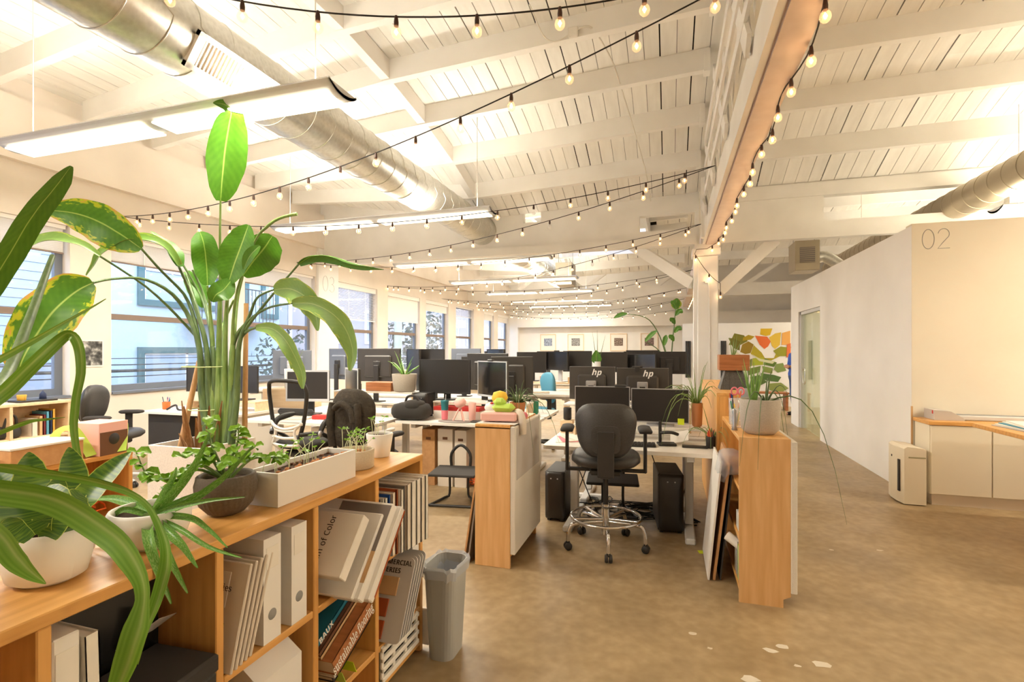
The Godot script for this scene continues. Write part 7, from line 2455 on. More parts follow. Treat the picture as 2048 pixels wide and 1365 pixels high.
func build_person() -> void:
	var t := thing("person", "person in a blue shirt and jeans with folded arms, half hidden by the white room", "person", Vector3(2.84, 0, -13.4), PI / 2 + 0.3)
	# faces -z in its own frame
	var V := func(x, y, z): return Vector3(x, y, z)
	var body := []
	body.append([Vector3(0, 1.60, -0.01), Vector3(0, 1.68, 0.0), 0.082, 0.095])
	body.append([Vector3(0, 1.56, -0.03), Vector3(0, 1.62, -0.04), 0.05, 0.07])
	body.append([Vector3(0, 1.62, -0.10), Vector3(0, 1.60, -0.112), 0.014, 0.018])
	body.append([Vector3(0, 1.42, 0.01), Vector3(0, 1.54, 0.0), 0.058, 0.055])
	var torso := [[Vector3(-0.10, 1.34, 0), Vector3(0.10, 1.34, 0), 0.115, 0.115], [Vector3(0, 1.36, 0), Vector3(0, 1.08, -0.01), 0.14, 0.13], [Vector3(-0.06, 0.98, 0), Vector3(0.06, 0.98, 0), 0.13, 0.13], [Vector3(-0.12, 1.42, 0), Vector3(0.12, 1.42, 0), 0.065, 0.065]]
	var arms := []
	var legs := []
	for sg in [-1.0, 1.0]:
		arms.append([Vector3(sg * 0.19, 1.41, 0), Vector3(sg * 0.25, 1.13, -0.02), 0.058, 0.046])
		legs.append([Vector3(sg * 0.09, 0.94, 0), Vector3(sg * 0.10, 0.50, -0.01), 0.095, 0.062])
		legs.append([Vector3(sg * 0.10, 0.50, -0.01), Vector3(sg * 0.10, 0.10, 0.02), 0.062, 0.042])
		body.append([Vector3(sg * 0.25, 1.13, -0.02), Vector3(sg * 0.02, 1.16, -0.22 - 0.03 * sg), 0.044, 0.032])
		for k in 5:
			var o := Vector3(-sg * 0.02, 1.16 + 0.018 * (k - 2), -0.22 - 0.03 * sg)
			body.append([o, o + Vector3(-sg * (0.055 if k == 4 else 0.09), 0.02 if k == 4 else 0.0, 0.02), 0.011, 0.008])
		body.append([Vector3(sg * 0.088, 1.65, 0.005), Vector3(sg * 0.088, 1.62, 0.005), 0.016, 0.012])
	var all := body + torso + arms + legs
	for sg in [-1.0, 1.0]: all.append([Vector3(sg * 0.10, 0.05, 0.04), Vector3(sg * 0.11, 0.04, -0.14), 0.045, 0.036])
	obj("body", skin_of(all, Vector3(-0.40, -0.02, -0.40), Vector3(0.40, 1.82, 0.26), 0.02, 0.03), M.skin, t)
	var grow_b := func(src: Array, g: float) -> Array:
		var out := []
		for q in src: out.append([q[0], q[1], q[2] + g, q[3] + g])
		return out
	obj("shirt", skin_of(grow_b.call(torso + arms, 0.013), Vector3(-0.42, 0.80, -0.3), Vector3(0.42, 1.56, 0.26), 0.02, 0.03), M.shirt_blue, t)
	obj("jeans", skin_of(grow_b.call(legs + [[Vector3(-0.06, 0.93, 0), Vector3(0.06, 0.93, 0), 0.125, 0.125]], 0.014), Vector3(-0.3, 0.03, -0.25), Vector3(0.3, 1.12, 0.25), 0.02, 0.03), M.denim, t)
	obj("hair", skin_of([[Vector3(0, 1.70, 0.025), Vector3(0, 1.64, 0.05), 0.10, 0.075]], Vector3(-0.16, 1.5, -0.14), Vector3(0.16, 1.86, 0.2), 0.02, 0.02), M.hair, t)
	for sg in [-1.0, 1.0]:
		var s := new_st()
		lathe(s, [Vector2(0, -0.012), Vector2(0.012, 0), Vector2(0, 0.012)], 8, Vector3(sg * 0.033, 1.655, -0.088))
		obj("eye", s, M.ink, t)
		s = new_st()
		tube(s, [Vector3(sg * 0.10, 0.05, 0.06), Vector3(sg * 0.105, 0.05, -0.03), Vector3(sg * 0.11, 0.035, -0.15)], [0.05, 0.052, 0.04], 10)
		obj("shoe", s, M.ink, t)
	var m := new_st()
	bx(m, Vector3(0, 1.555, -0.105), Vector3(0.045, 0.01, 0.008), Basis(), 0.003)
	obj("mouth", m, M.pink_clay, t)

# ---------------------------------------------------------------- leaf and stem lines (metres)
const TALL_LEAVES := [
	[[Vector3(-3.575,2.792,-3.344),Vector3(-3.554,2.850,-3.330),Vector3(-3.526,2.935,-3.311),Vector3(-3.497,3.035,-3.296),Vector3(-3.467,3.144,-3.281),Vector3(-3.434,3.239,-3.267),Vector3(-3.399,3.324,-3.253),Vector3(-3.368,3.388,-3.239),Vector3(-3.338,3.434,-3.224),Vector3(-3.326,3.464,-3.203),Vector3(-3.337,3.477,-3.176),Vector3(-3.352,3.479,-3.147),Vector3(-3.367,3.472,-3.115),Vector3(-3.378,3.463,-3.091)],[0.0402,0.1206,0.1608,0.1608,0.1326,0.0884,0.0523,0.0322,0.0040],Vector3(0.857,-0.382,0.345),"leaf_green",0.35,0.05],
	[[Vector3(-4.105,2.372,-3.076),Vector3(-4.131,2.398,-3.055),Vector3(-4.169,2.436,-3.026),Vector3(-4.211,2.474,-2.995),Vector3(-4.251,2.507,-2.966),Vector3(-4.294,2.541,-2.937),Vector3(-4.338,2.570,-2.907),Vector3(-4.380,2.593,-2.878),Vector3(-4.420,2.610,-2.850),Vector3(-4.461,2.622,-2.821),Vector3(-4.504,2.630,-2.791),Vector3(-4.556,2.634,-2.757),Vector3(-4.608,2.634,-2.723),Vector3(-4.644,2.634,-2.700)],[0.0318,0.1271,0.1668,0.1668,0.1509,0.1191,0.0715,0.0079],Vector3(0.451,-0.285,0.846),"leaf_blotched",0.25,0.06],
	[[Vector3(-4.050,2.043,-2.674),Vector3(-4.074,2.023,-2.653),Vector3(-4.105,1.991,-2.621),Vector3(-4.129,1.948,-2.584),Vector3(-4.143,1.891,-2.536),Vector3(-4.158,1.827,-2.490),Vector3(-4.179,1.761,-2.457),Vector3(-4.204,1.691,-2.432),Vector3(-4.223,1.624,-2.407),Vector3(-4.232,1.561,-2.381),Vector3(-4.239,1.502,-2.359),Vector3(-4.249,1.452,-2.347),Vector3(-4.262,1.408,-2.344),Vector3(-4.272,1.378,-2.344)],[0.0424,0.1341,0.1694,0.1765,0.1624,0.1341,0.0847,0.0106],Vector3(0.725,0.097,0.682),"leaf_blotched",0.20,0.08],
	[[Vector3(-4.161,2.265,-2.797),Vector3(-4.178,2.285,-2.767),Vector3(-4.201,2.313,-2.725),Vector3(-4.226,2.336,-2.680),Vector3(-4.250,2.347,-2.640),Vector3(-4.275,2.351,-2.600),Vector3(-4.300,2.346,-2.561),Vector3(-4.323,2.332,-2.521),Vector3(-4.346,2.307,-2.482),Vector3(-4.367,2.275,-2.443),Vector3(-4.385,2.240,-2.405),Vector3(-4.401,2.195,-2.364),Vector3(-4.414,2.149,-2.324),Vector3(-4.423,2.116,-2.297)],[0.0145,0.0508,0.0653,0.0653,0.0580,0.0508,0.0290],Vector3(0.478,0.741,0.471),"leaf_pale",0.60,0.10],
	[[Vector3(-4.047,2.275,-3.355),Vector3(-4.051,2.332,-3.313),Vector3(-4.061,2.398,-3.254),Vector3(-4.082,2.432,-3.197),Vector3(-4.113,2.446,-3.139),Vector3(-4.162,2.447,-3.090),Vector3(-4.224,2.433,-3.050),Vector3(-4.279,2.403,-3.009),Vector3(-4.328,2.354,-2.967),Vector3(-4.367,2.308,-2.940),Vector3(-4.392,2.267,-2.932),Vector3(-4.418,2.226,-2.927),Vector3(-4.452,2.180,-2.916),Vector3(-4.478,2.145,-2.908)],[0.0329,0.0575,0.0658,0.0617,0.0493,0.0411,0.0329,0.0082],Vector3(0.365,0.739,0.566),"leaf_pale",0.70,0.10],
	[[Vector3(-4.043,2.266,-3.356),Vector3(-4.051,2.287,-3.354),Vector3(-4.063,2.318,-3.350),Vector3(-4.077,2.351,-3.346),Vector3(-4.092,2.382,-3.341),Vector3(-4.108,2.407,-3.336),Vector3(-4.126,2.427,-3.331),Vector3(-4.145,2.445,-3.325),Vector3(-4.165,2.464,-3.319),Vector3(-4.187,2.485,-3.312),Vector3(-4.212,2.509,-3.304),Vector3(-4.238,2.534,-3.296),Vector3(-4.262,2.557,-3.289),Vector3(-4.278,2.572,-3.284)],[0.0345,0.0776,0.0690,0.0431,0.0043],Vector3(0.801,0.576,0.164),"leaf_green",0.40,0.05],
	[[Vector3(-3.852,2.113,-3.468),Vector3(-3.854,2.142,-3.468),Vector3(-3.857,2.184,-3.469),Vector3(-3.859,2.232,-3.469),Vector3(-3.860,2.278,-3.467),Vector3(-3.858,2.318,-3.460),Vector3(-3.851,2.358,-3.449),Vector3(-3.843,2.397,-3.437),Vector3(-3.838,2.434,-3.425),Vector3(-3.838,2.467,-3.418),Vector3(-3.844,2.498,-3.414),Vector3(-3.854,2.527,-3.412),Vector3(-3.864,2.551,-3.411),Vector3(-3.870,2.568,-3.410)],[0.0347,0.0954,0.1128,0.1085,0.0868,0.0174],Vector3(0.735,-0.056,0.675),"leaf_green",0.30,0.05],
	[[Vector3(-3.553,2.115,-3.403),Vector3(-3.544,2.143,-3.406),Vector3(-3.532,2.183,-3.409),Vector3(-3.519,2.229,-3.414),Vector3(-3.505,2.274,-3.418),Vector3(-3.491,2.314,-3.422),Vector3(-3.477,2.354,-3.427),Vector3(-3.463,2.393,-3.431),Vector3(-3.449,2.432,-3.435),Vector3(-3.436,2.469,-3.439),Vector3(-3.423,2.508,-3.443),Vector3(-3.410,2.547,-3.447),Vector3(-3.399,2.580,-3.451),Vector3(-3.392,2.604,-3.453)],[0.0422,0.1138,0.1391,0.1349,0.1012,0.0169],Vector3(0.442,-0.055,0.895),"leaf_green",0.40,0.05],
	[[Vector3(-3.636,2.210,-3.639),Vector3(-3.624,2.230,-3.644),Vector3(-3.607,2.258,-3.651),Vector3(-3.586,2.290,-3.658),Vector3(-3.563,2.321,-3.663),Vector3(-3.536,2.349,-3.664),Vector3(-3.503,2.375,-3.661),Vector3(-3.469,2.402,-3.657),Vector3(-3.437,2.428,-3.654),Vector3(-3.411,2.455,-3.655),Vector3(-3.389,2.483,-3.659),Vector3(-3.372,2.513,-3.665),Vector3(-3.357,2.538,-3.672),Vector3(-3.347,2.556,-3.676)],[0.0355,0.1153,0.1597,0.1686,0.1331,0.0355],Vector3(0.625,-0.454,0.636),"leaf_green",0.25,0.05],
	[[Vector3(-3.533,2.132,-3.409),Vector3(-3.536,2.118,-3.400),Vector3(-3.540,2.098,-3.387),Vector3(-3.545,2.075,-3.371),Vector3(-3.550,2.055,-3.356),Vector3(-3.554,2.041,-3.342),Vector3(-3.557,2.030,-3.327),Vector3(-3.561,2.020,-3.312),Vector3(-3.565,2.010,-3.300),Vector3(-3.570,1.999,-3.291),Vector3(-3.578,1.984,-3.287),Vector3(-3.587,1.969,-3.285),Vector3(-3.594,1.955,-3.285),Vector3(-3.600,1.945,-3.284)],[0.0332,0.0831,0.0914,0.0665,0.0083],Vector3(0.817,0.089,0.570),"leaf_green",0.30,0.05],
	[[Vector3(-2.915,2.258,-3.495),Vector3(-2.874,2.279,-3.492),Vector3(-2.814,2.305,-3.488),Vector3(-2.750,2.317,-3.486),Vector3(-2.679,2.315,-3.488),Vector3(-2.604,2.305,-3.491),Vector3(-2.526,2.285,-3.495),Vector3(-2.445,2.256,-3.500),Vector3(-2.373,2.233,-3.502),Vector3(-2.311,2.217,-3.498),Vector3(-2.257,2.205,-3.495),Vector3(-2.209,2.195,-3.501),Vector3(-2.168,2.187,-3.515),Vector3(-2.140,2.181,-3.526)],[0.0240,0.0560,0.0641,0.0600,0.0480,0.0200,0.0040],Vector3(-0.069,-0.883,0.464),"leaf_green",0.70,0.08],
	[[Vector3(-3.186,2.056,-3.516),Vector3(-3.148,2.059,-3.516),Vector3(-3.092,2.063,-3.516),Vector3(-3.035,2.061,-3.515),Vector3(-2.982,2.047,-3.514),Vector3(-2.929,2.025,-3.512),Vector3(-2.880,1.997,-3.511),Vector3(-2.844,1.966,-3.515),Vector3(-2.819,1.930,-3.522),Vector3(-2.801,1.890,-3.530),Vector3(-2.786,1.848,-3.535),Vector3(-2.776,1.795,-3.538),Vector3(-2.770,1.743,-3.540),Vector3(-2.766,1.706,-3.542)],[0.0249,0.0829,0.1120,0.1161,0.0995,0.0581,0.0083],Vector3(0.007,-0.063,0.998),"leaf_pale",0.30,0.10],
	[[Vector3(-2.966,1.933,-3.480),Vector3(-2.907,1.934,-3.482),Vector3(-2.823,1.932,-3.485),Vector3(-2.746,1.916,-3.487),Vector3(-2.669,1.886,-3.487),Vector3(-2.600,1.848,-3.490),Vector3(-2.549,1.805,-3.500),Vector3(-2.510,1.756,-3.514),Vector3(-2.479,1.698,-3.526),Vector3(-2.452,1.629,-3.534),Vector3(-2.435,1.556,-3.539),Vector3(-2.432,1.490,-3.540),Vector3(-2.443,1.426,-3.536),Vector3(-2.454,1.381,-3.533)],[0.0243,0.0647,0.0809,0.0971,0.0971,0.0809,0.0485,0.0121],Vector3(0.049,-0.051,0.997),"leaf_pale",0.40,0.10],
	[[Vector3(-3.331,1.735,-3.472),Vector3(-3.277,1.736,-3.472),Vector3(-3.202,1.734,-3.472),Vector3(-3.137,1.715,-3.471),Vector3(-3.078,1.679,-3.466),Vector3(-3.026,1.634,-3.463),Vector3(-2.988,1.581,-3.469),Vector3(-2.959,1.521,-3.480),Vector3(-2.934,1.466,-3.490),Vector3(-2.913,1.417,-3.496),Vector3(-2.896,1.371,-3.501),Vector3(-2.887,1.321,-3.504),Vector3(-2.885,1.267,-3.505),Vector3(-2.884,1.229,-3.505)],[0.0207,0.0497,0.0663,0.0704,0.0621,0.0580,0.0414,0.0124],Vector3(0.125,0.045,0.991),"leaf_pale",0.40,0.10],
	[[Vector3(-4.439,2.299,-3.758),Vector3(-4.426,2.279,-3.761),Vector3(-4.409,2.249,-3.767),Vector3(-4.389,2.216,-3.773),Vector3(-4.371,2.184,-3.779),Vector3(-4.354,2.157,-3.784),Vector3(-4.338,2.133,-3.789),Vector3(-4.322,2.109,-3.794),Vector3(-4.308,2.085,-3.798),Vector3(-4.298,2.060,-3.801),Vector3(-4.291,2.030,-3.803),Vector3(-4.287,2.000,-3.804),Vector3(-4.285,1.972,-3.805),Vector3(-4.282,1.954,-3.806)],[0.0288,0.0769,0.0961,0.0769,0.0144],Vector3(0.654,0.193,0.732),"leaf_green",0.40,0.05],
	[[Vector3(-3.222,2.406,-3.401),Vector3(-3.230,2.399,-3.398),Vector3(-3.240,2.388,-3.393),Vector3(-3.253,2.375,-3.388),Vector3(-3.266,2.361,-3.383),Vector3(-3.280,2.347,-3.379),Vector3(-3.294,2.331,-3.377),Vector3(-3.308,2.316,-3.377),Vector3(-3.323,2.299,-3.379),Vector3(-3.339,2.280,-3.383),Vector3(-3.355,2.261,-3.388),Vector3(-3.370,2.243,-3.393),Vector3(-3.383,2.228,-3.398),Vector3(-3.392,2.217,-3.401)],[0.0124,0.0413,0.0537,0.0372,0.0083],Vector3(0.147,-0.131,0.980),"leaf_green",0.30,0.05]]
const TALL_STEMS := [
	[[Vector3(-3.827,0.702,-3.580),Vector3(-3.817,0.876,-3.566),Vector3(-3.810,1.109,-3.553),Vector3(-3.831,1.307,-3.569),Vector3(-3.863,1.506,-3.597),Vector3(-3.855,1.747,-3.593),Vector3(-3.814,2.023,-3.564),Vector3(-3.765,2.248,-3.522),Vector3(-3.707,2.415,-3.464),Vector3(-3.654,2.559,-3.413),Vector3(-3.607,2.697,-3.372),Vector3(-3.575,2.792,-3.344)],[0.0340,0.0322,0.0304,0.0278,0.0251,0.0213,0.0167,0.0131,0.0108,0.0089,0.0085,0.0080],"stem"],
	[[Vector3(-3.839,0.721,-3.472),Vector3(-3.892,0.887,-3.489),Vector3(-3.952,1.110,-3.507),Vector3(-3.962,1.313,-3.501),Vector3(-3.956,1.516,-3.485),Vector3(-4.009,1.713,-3.500),Vector3(-4.110,1.905,-3.536),Vector3(-4.170,2.053,-3.508),Vector3(-4.184,2.152,-3.406),Vector3(-4.176,2.236,-3.293),Vector3(-4.139,2.316,-3.169),Vector3(-4.105,2.372,-3.076)],[0.0360,0.0333,0.0305,0.0271,0.0235,0.0198,0.0162,0.0135,0.0121,0.0108,0.0099,0.0090],"stem_dark"],
	[[Vector3(-3.839,0.721,-3.472),Vector3(-3.905,0.931,-3.494),Vector3(-3.963,1.191,-3.508),Vector3(-3.957,1.438,-3.498),Vector3(-3.989,1.669,-3.481),Vector3(-4.093,1.885,-3.468),Vector3(-4.130,2.031,-3.370),Vector3(-4.095,2.104,-3.189),Vector3(-4.085,2.127,-3.033),Vector3(-4.086,2.107,-2.894),Vector3(-4.069,2.076,-2.767),Vector3(-4.050,2.043,-2.674)],[0.0340,0.0322,0.0304,0.0264,0.0218,0.0184,0.0156,0.0133,0.0115,0.0099,0.0095,0.0090],"stem_dark"],
	[[Vector3(-3.832,0.712,-3.526),Vector3(-3.880,0.882,-3.522),Vector3(-3.936,1.109,-3.515),Vector3(-3.953,1.325,-3.500),Vector3(-3.955,1.532,-3.485),Vector3(-4.005,1.648,-3.504),Vector3(-4.091,1.688,-3.549),Vector3(-4.150,1.780,-3.503),Vector3(-4.176,1.938,-3.350),Vector3(-4.186,2.080,-3.172),Vector3(-4.175,2.191,-2.960),Vector3(-4.161,2.265,-2.797)],[0.0340,0.0322,0.0304,0.0264,0.0218,0.0181,0.0149,0.0125,0.0111,0.0098,0.0089,0.0080],"stem_dark"],
	[[Vector3(-3.832,0.712,-3.526),Vector3(-3.854,0.839,-3.526),Vector3(-3.884,1.019,-3.526),Vector3(-3.905,1.191,-3.525),Vector3(-3.907,1.354,-3.521),Vector3(-3.912,1.516,-3.518),Vector3(-3.952,1.672,-3.524),Vector3(-4.034,1.827,-3.546),Vector3(-4.103,1.969,-3.550),Vector3(-4.110,2.093,-3.504),Vector3(-4.076,2.201,-3.419),Vector3(-4.047,2.275,-3.355)],[0.0340,0.0325,0.0311,0.0291,0.0255,0.0218,0.0189,0.0167,0.0145,0.0126,0.0108,0.0090],"stem_dark"],
	[[Vector3(-3.832,0.712,-3.526),Vector3(-3.854,0.839,-3.526),Vector3(-3.884,1.019,-3.526),Vector3(-3.905,1.191,-3.525),Vector3(-3.905,1.349,-3.521),Vector3(-3.910,1.510,-3.518),Vector3(-3.957,1.686,-3.523),Vector3(-4.053,1.884,-3.540),Vector3(-4.132,2.058,-3.541),Vector3(-4.134,2.167,-3.496),Vector3(-4.085,2.229,-3.417),Vector3(-4.043,2.266,-3.356)],[0.0340,0.0325,0.0311,0.0291,0.0255,0.0218,0.0187,0.0162,0.0136,0.0119,0.0105,0.0090],"stem_dark"],
	[[Vector3(-3.832,0.712,-3.526),Vector3(-3.840,0.839,-3.528),Vector3(-3.852,1.019,-3.532),Vector3(-3.868,1.192,-3.540),Vector3(-3.889,1.360,-3.558),Vector3(-3.912,1.522,-3.576),Vector3(-3.931,1.662,-3.588),Vector3(-3.953,1.782,-3.598),Vector3(-3.962,1.887,-3.596),Vector3(-3.938,1.980,-3.564),Vector3(-3.889,2.059,-3.509),Vector3(-3.852,2.113,-3.468)],[0.0360,0.0338,0.0316,0.0293,0.0264,0.0235,0.0202,0.0165,0.0129,0.0112,0.0101,0.0090],"stem"],
	[[Vector3(-3.827,0.702,-3.580),Vector3(-3.811,0.833,-3.575),Vector3(-3.788,1.017,-3.568),Vector3(-3.773,1.192,-3.564),Vector3(-3.768,1.361,-3.566),Vector3(-3.766,1.522,-3.568),Vector3(-3.763,1.660,-3.569),Vector3(-3.762,1.777,-3.571),Vector3(-3.747,1.879,-3.561),Vector3(-3.695,1.973,-3.520),Vector3(-3.613,2.057,-3.453),Vector3(-3.553,2.115,-3.403)],[0.0360,0.0338,0.0316,0.0293,0.0264,0.0235,0.0202,0.0165,0.0129,0.0112,0.0101,0.0090],"stem"],
	[[Vector3(-3.739,0.712,-3.555),Vector3(-3.732,0.839,-3.565),Vector3(-3.722,1.019,-3.578),Vector3(-3.711,1.191,-3.584),Vector3(-3.695,1.354,-3.576),Vector3(-3.682,1.516,-3.569),Vector3(-3.685,1.673,-3.585),Vector3(-3.708,1.831,-3.625),Vector3(-3.724,1.972,-3.660),Vector3(-3.706,2.078,-3.665),Vector3(-3.666,2.158,-3.652),Vector3(-3.636,2.210,-3.639)],[0.0360,0.0338,0.0316,0.0293,0.0264,0.0235,0.0202,0.0165,0.0129,0.0112,0.0101,0.0090],"stem"],
	[[Vector3(-3.739,0.712,-3.555),Vector3(-3.746,0.839,-3.560),Vector3(-3.756,1.019,-3.566),Vector3(-3.763,1.191,-3.569),Vector3(-3.766,1.355,-3.570),Vector3(-3.766,1.517,-3.569),Vector3(-3.762,1.673,-3.569),Vector3(-3.756,1.831,-3.573),Vector3(-3.736,1.965,-3.565),Vector3(-3.680,2.052,-3.524),Vector3(-3.595,2.102,-3.459),Vector3(-3.533,2.132,-3.409)],[0.0340,0.0325,0.0311,0.0293,0.0264,0.0235,0.0202,0.0165,0.0129,0.0112,0.0101,0.0090],"stem"],
	[[Vector3(-3.656,0.721,-3.528),Vector3(-3.662,0.887,-3.560),Vector3(-3.667,1.110,-3.595),Vector3(-3.658,1.323,-3.599),Vector3(-3.640,1.530,-3.590),Vector3(-3.616,1.660,-3.596),Vector3(-3.586,1.724,-3.613),Vector3(-3.503,1.812,-3.609),Vector3(-3.358,1.926,-3.579),Vector3(-3.205,2.042,-3.548),Vector3(-3.040,2.166,-3.518),Vector3(-2.915,2.258,-3.495)],[0.0340,0.0322,0.0304,0.0264,0.0218,0.0181,0.0149,0.0125,0.0111,0.0098,0.0089,0.0080],"stem_dark"],
	[[Vector3(-3.656,0.721,-3.528),Vector3(-3.662,0.887,-3.560),Vector3(-3.667,1.110,-3.595),Vector3(-3.658,1.319,-3.599),Vector3(-3.640,1.524,-3.589),Vector3(-3.609,1.682,-3.596),Vector3(-3.567,1.800,-3.615),Vector3(-3.515,1.894,-3.612),Vector3(-3.454,1.962,-3.581),Vector3(-3.379,2.011,-3.552),Vector3(-3.271,2.041,-3.531),Vector3(-3.186,2.056,-3.516)],[0.0340,0.0322,0.0304,0.0264,0.0218,0.0181,0.0149,0.0125,0.0111,0.0098,0.0089,0.0080],"stem_dark"],
	[[Vector3(-3.656,0.721,-3.528),Vector3(-3.677,0.887,-3.555),Vector3(-3.700,1.110,-3.585),Vector3(-3.704,1.321,-3.585),Vector3(-3.692,1.527,-3.573),Vector3(-3.653,1.674,-3.584),Vector3(-3.589,1.769,-3.612),Vector3(-3.494,1.841,-3.612),Vector3(-3.364,1.888,-3.577),Vector3(-3.229,1.917,-3.541),Vector3(-3.079,1.929,-3.506),Vector3(-2.966,1.933,-3.480)],[0.0340,0.0322,0.0304,0.0264,0.0218,0.0181,0.0149,0.0125,0.0111,0.0098,0.0089,0.0080],"stem_dark"],
	[[Vector3(-3.739,0.712,-3.555),Vector3(-3.721,0.839,-3.568),Vector3(-3.696,1.019,-3.586),Vector3(-3.674,1.193,-3.596),Vector3(-3.656,1.371,-3.594),Vector3(-3.639,1.534,-3.589),Vector3(-3.622,1.635,-3.593),Vector3(-3.610,1.678,-3.608),Vector3(-3.583,1.699,-3.611),Vector3(-3.512,1.719,-3.578),Vector3(-3.408,1.730,-3.517),Vector3(-3.331,1.735,-3.472)],[0.0360,0.0338,0.0316,0.0291,0.0255,0.0218,0.0187,0.0162,0.0136,0.0119,0.0105,0.0090],"stem_dark"],
	[[Vector3(-3.827,0.702,-3.580),Vector3(-3.846,0.833,-3.564),Vector3(-3.872,1.017,-3.542),Vector3(-3.892,1.192,-3.527),Vector3(-3.896,1.360,-3.515),Vector3(-3.907,1.521,-3.512),Vector3(-3.954,1.660,-3.532),Vector3(-4.037,1.774,-3.575),Vector3(-4.132,1.887,-3.624),Vector3(-4.237,2.029,-3.672),Vector3(-4.354,2.187,-3.722),Vector3(-4.439,2.299,-3.758)],[0.0340,0.0325,0.0311,0.0291,0.0255,0.0218,0.0185,0.0156,0.0127,0.0112,0.0101,0.0090],"stem_dark"],
	[[Vector3(-3.739,0.712,-3.555),Vector3(-3.725,0.973,-3.575),Vector3(-3.707,1.273,-3.585),Vector3(-3.686,1.556,-3.577),Vector3(-3.638,1.805,-3.534),Vector3(-3.548,2.063,-3.490),Vector3(-3.399,2.365,-3.470),Vector3(-3.272,2.505,-3.436),Vector3(-3.171,2.556,-3.413),Vector3(-3.110,2.610,-3.432),Vector3(-3.023,2.649,-3.462),Vector3(-2.931,2.670,-3.491)],[0.0340,0.0311,0.0264,0.0202,0.0129,0.0101,0.0090,0.0095,0.0131,0.0129,0.0131,0.0160],"stem"],
	[[Vector3(-3.827,0.702,-3.580),Vector3(-3.832,0.833,-3.566),Vector3(-3.839,1.017,-3.548),Vector3(-3.853,1.192,-3.542),Vector3(-3.862,1.354,-3.545),Vector3(-3.890,1.515,-3.563),Vector3(-3.973,1.676,-3.617),Vector3(-4.121,1.838,-3.718),Vector3(-4.262,1.993,-3.797),Vector3(-4.340,2.145,-3.788),Vector3(-4.379,2.294,-3.720),Vector3(-4.402,2.397,-3.664)],[0.0300,0.0285,0.0271,0.0255,0.0233,0.0211,0.0185,0.0156,0.0127,0.0112,0.0101,0.0090],"stem_dark"],
	[[Vector3(-3.827,0.702,-3.580),Vector3(-3.832,0.833,-3.566),Vector3(-3.839,1.017,-3.548),Vector3(-3.854,1.192,-3.542),Vector3(-3.868,1.354,-3.549),Vector3(-3.896,1.515,-3.567),Vector3(-3.960,1.676,-3.607),Vector3(-4.066,1.839,-3.676),Vector3(-4.162,1.988,-3.729),Vector3(-4.201,2.112,-3.719),Vector3(-4.203,2.217,-3.665),Vector3(-4.200,2.287,-3.622)],[0.0300,0.0285,0.0271,0.0255,0.0233,0.0211,0.0185,0.0156,0.0127,0.0112,0.0101,0.0090],"stem_dark"],
	[[Vector3(-3.832,0.712,-3.526),Vector3(-3.828,0.839,-3.532),Vector3(-3.824,1.019,-3.541),Vector3(-3.827,1.192,-3.553),Vector3(-3.840,1.365,-3.567),Vector3(-3.857,1.527,-3.586),Vector3(-3.877,1.651,-3.618),Vector3(-3.906,1.737,-3.668),Vector3(-3.917,1.808,-3.706),Vector3(-3.881,1.883,-3.706),Vector3(-3.809,1.953,-3.678),Vector3(-3.753,2.001,-3.655)],[0.0340,0.0325,0.0311,0.0291,0.0255,0.0218,0.0185,0.0156,0.0127,0.0112,0.0101,0.0090],"stem"]]
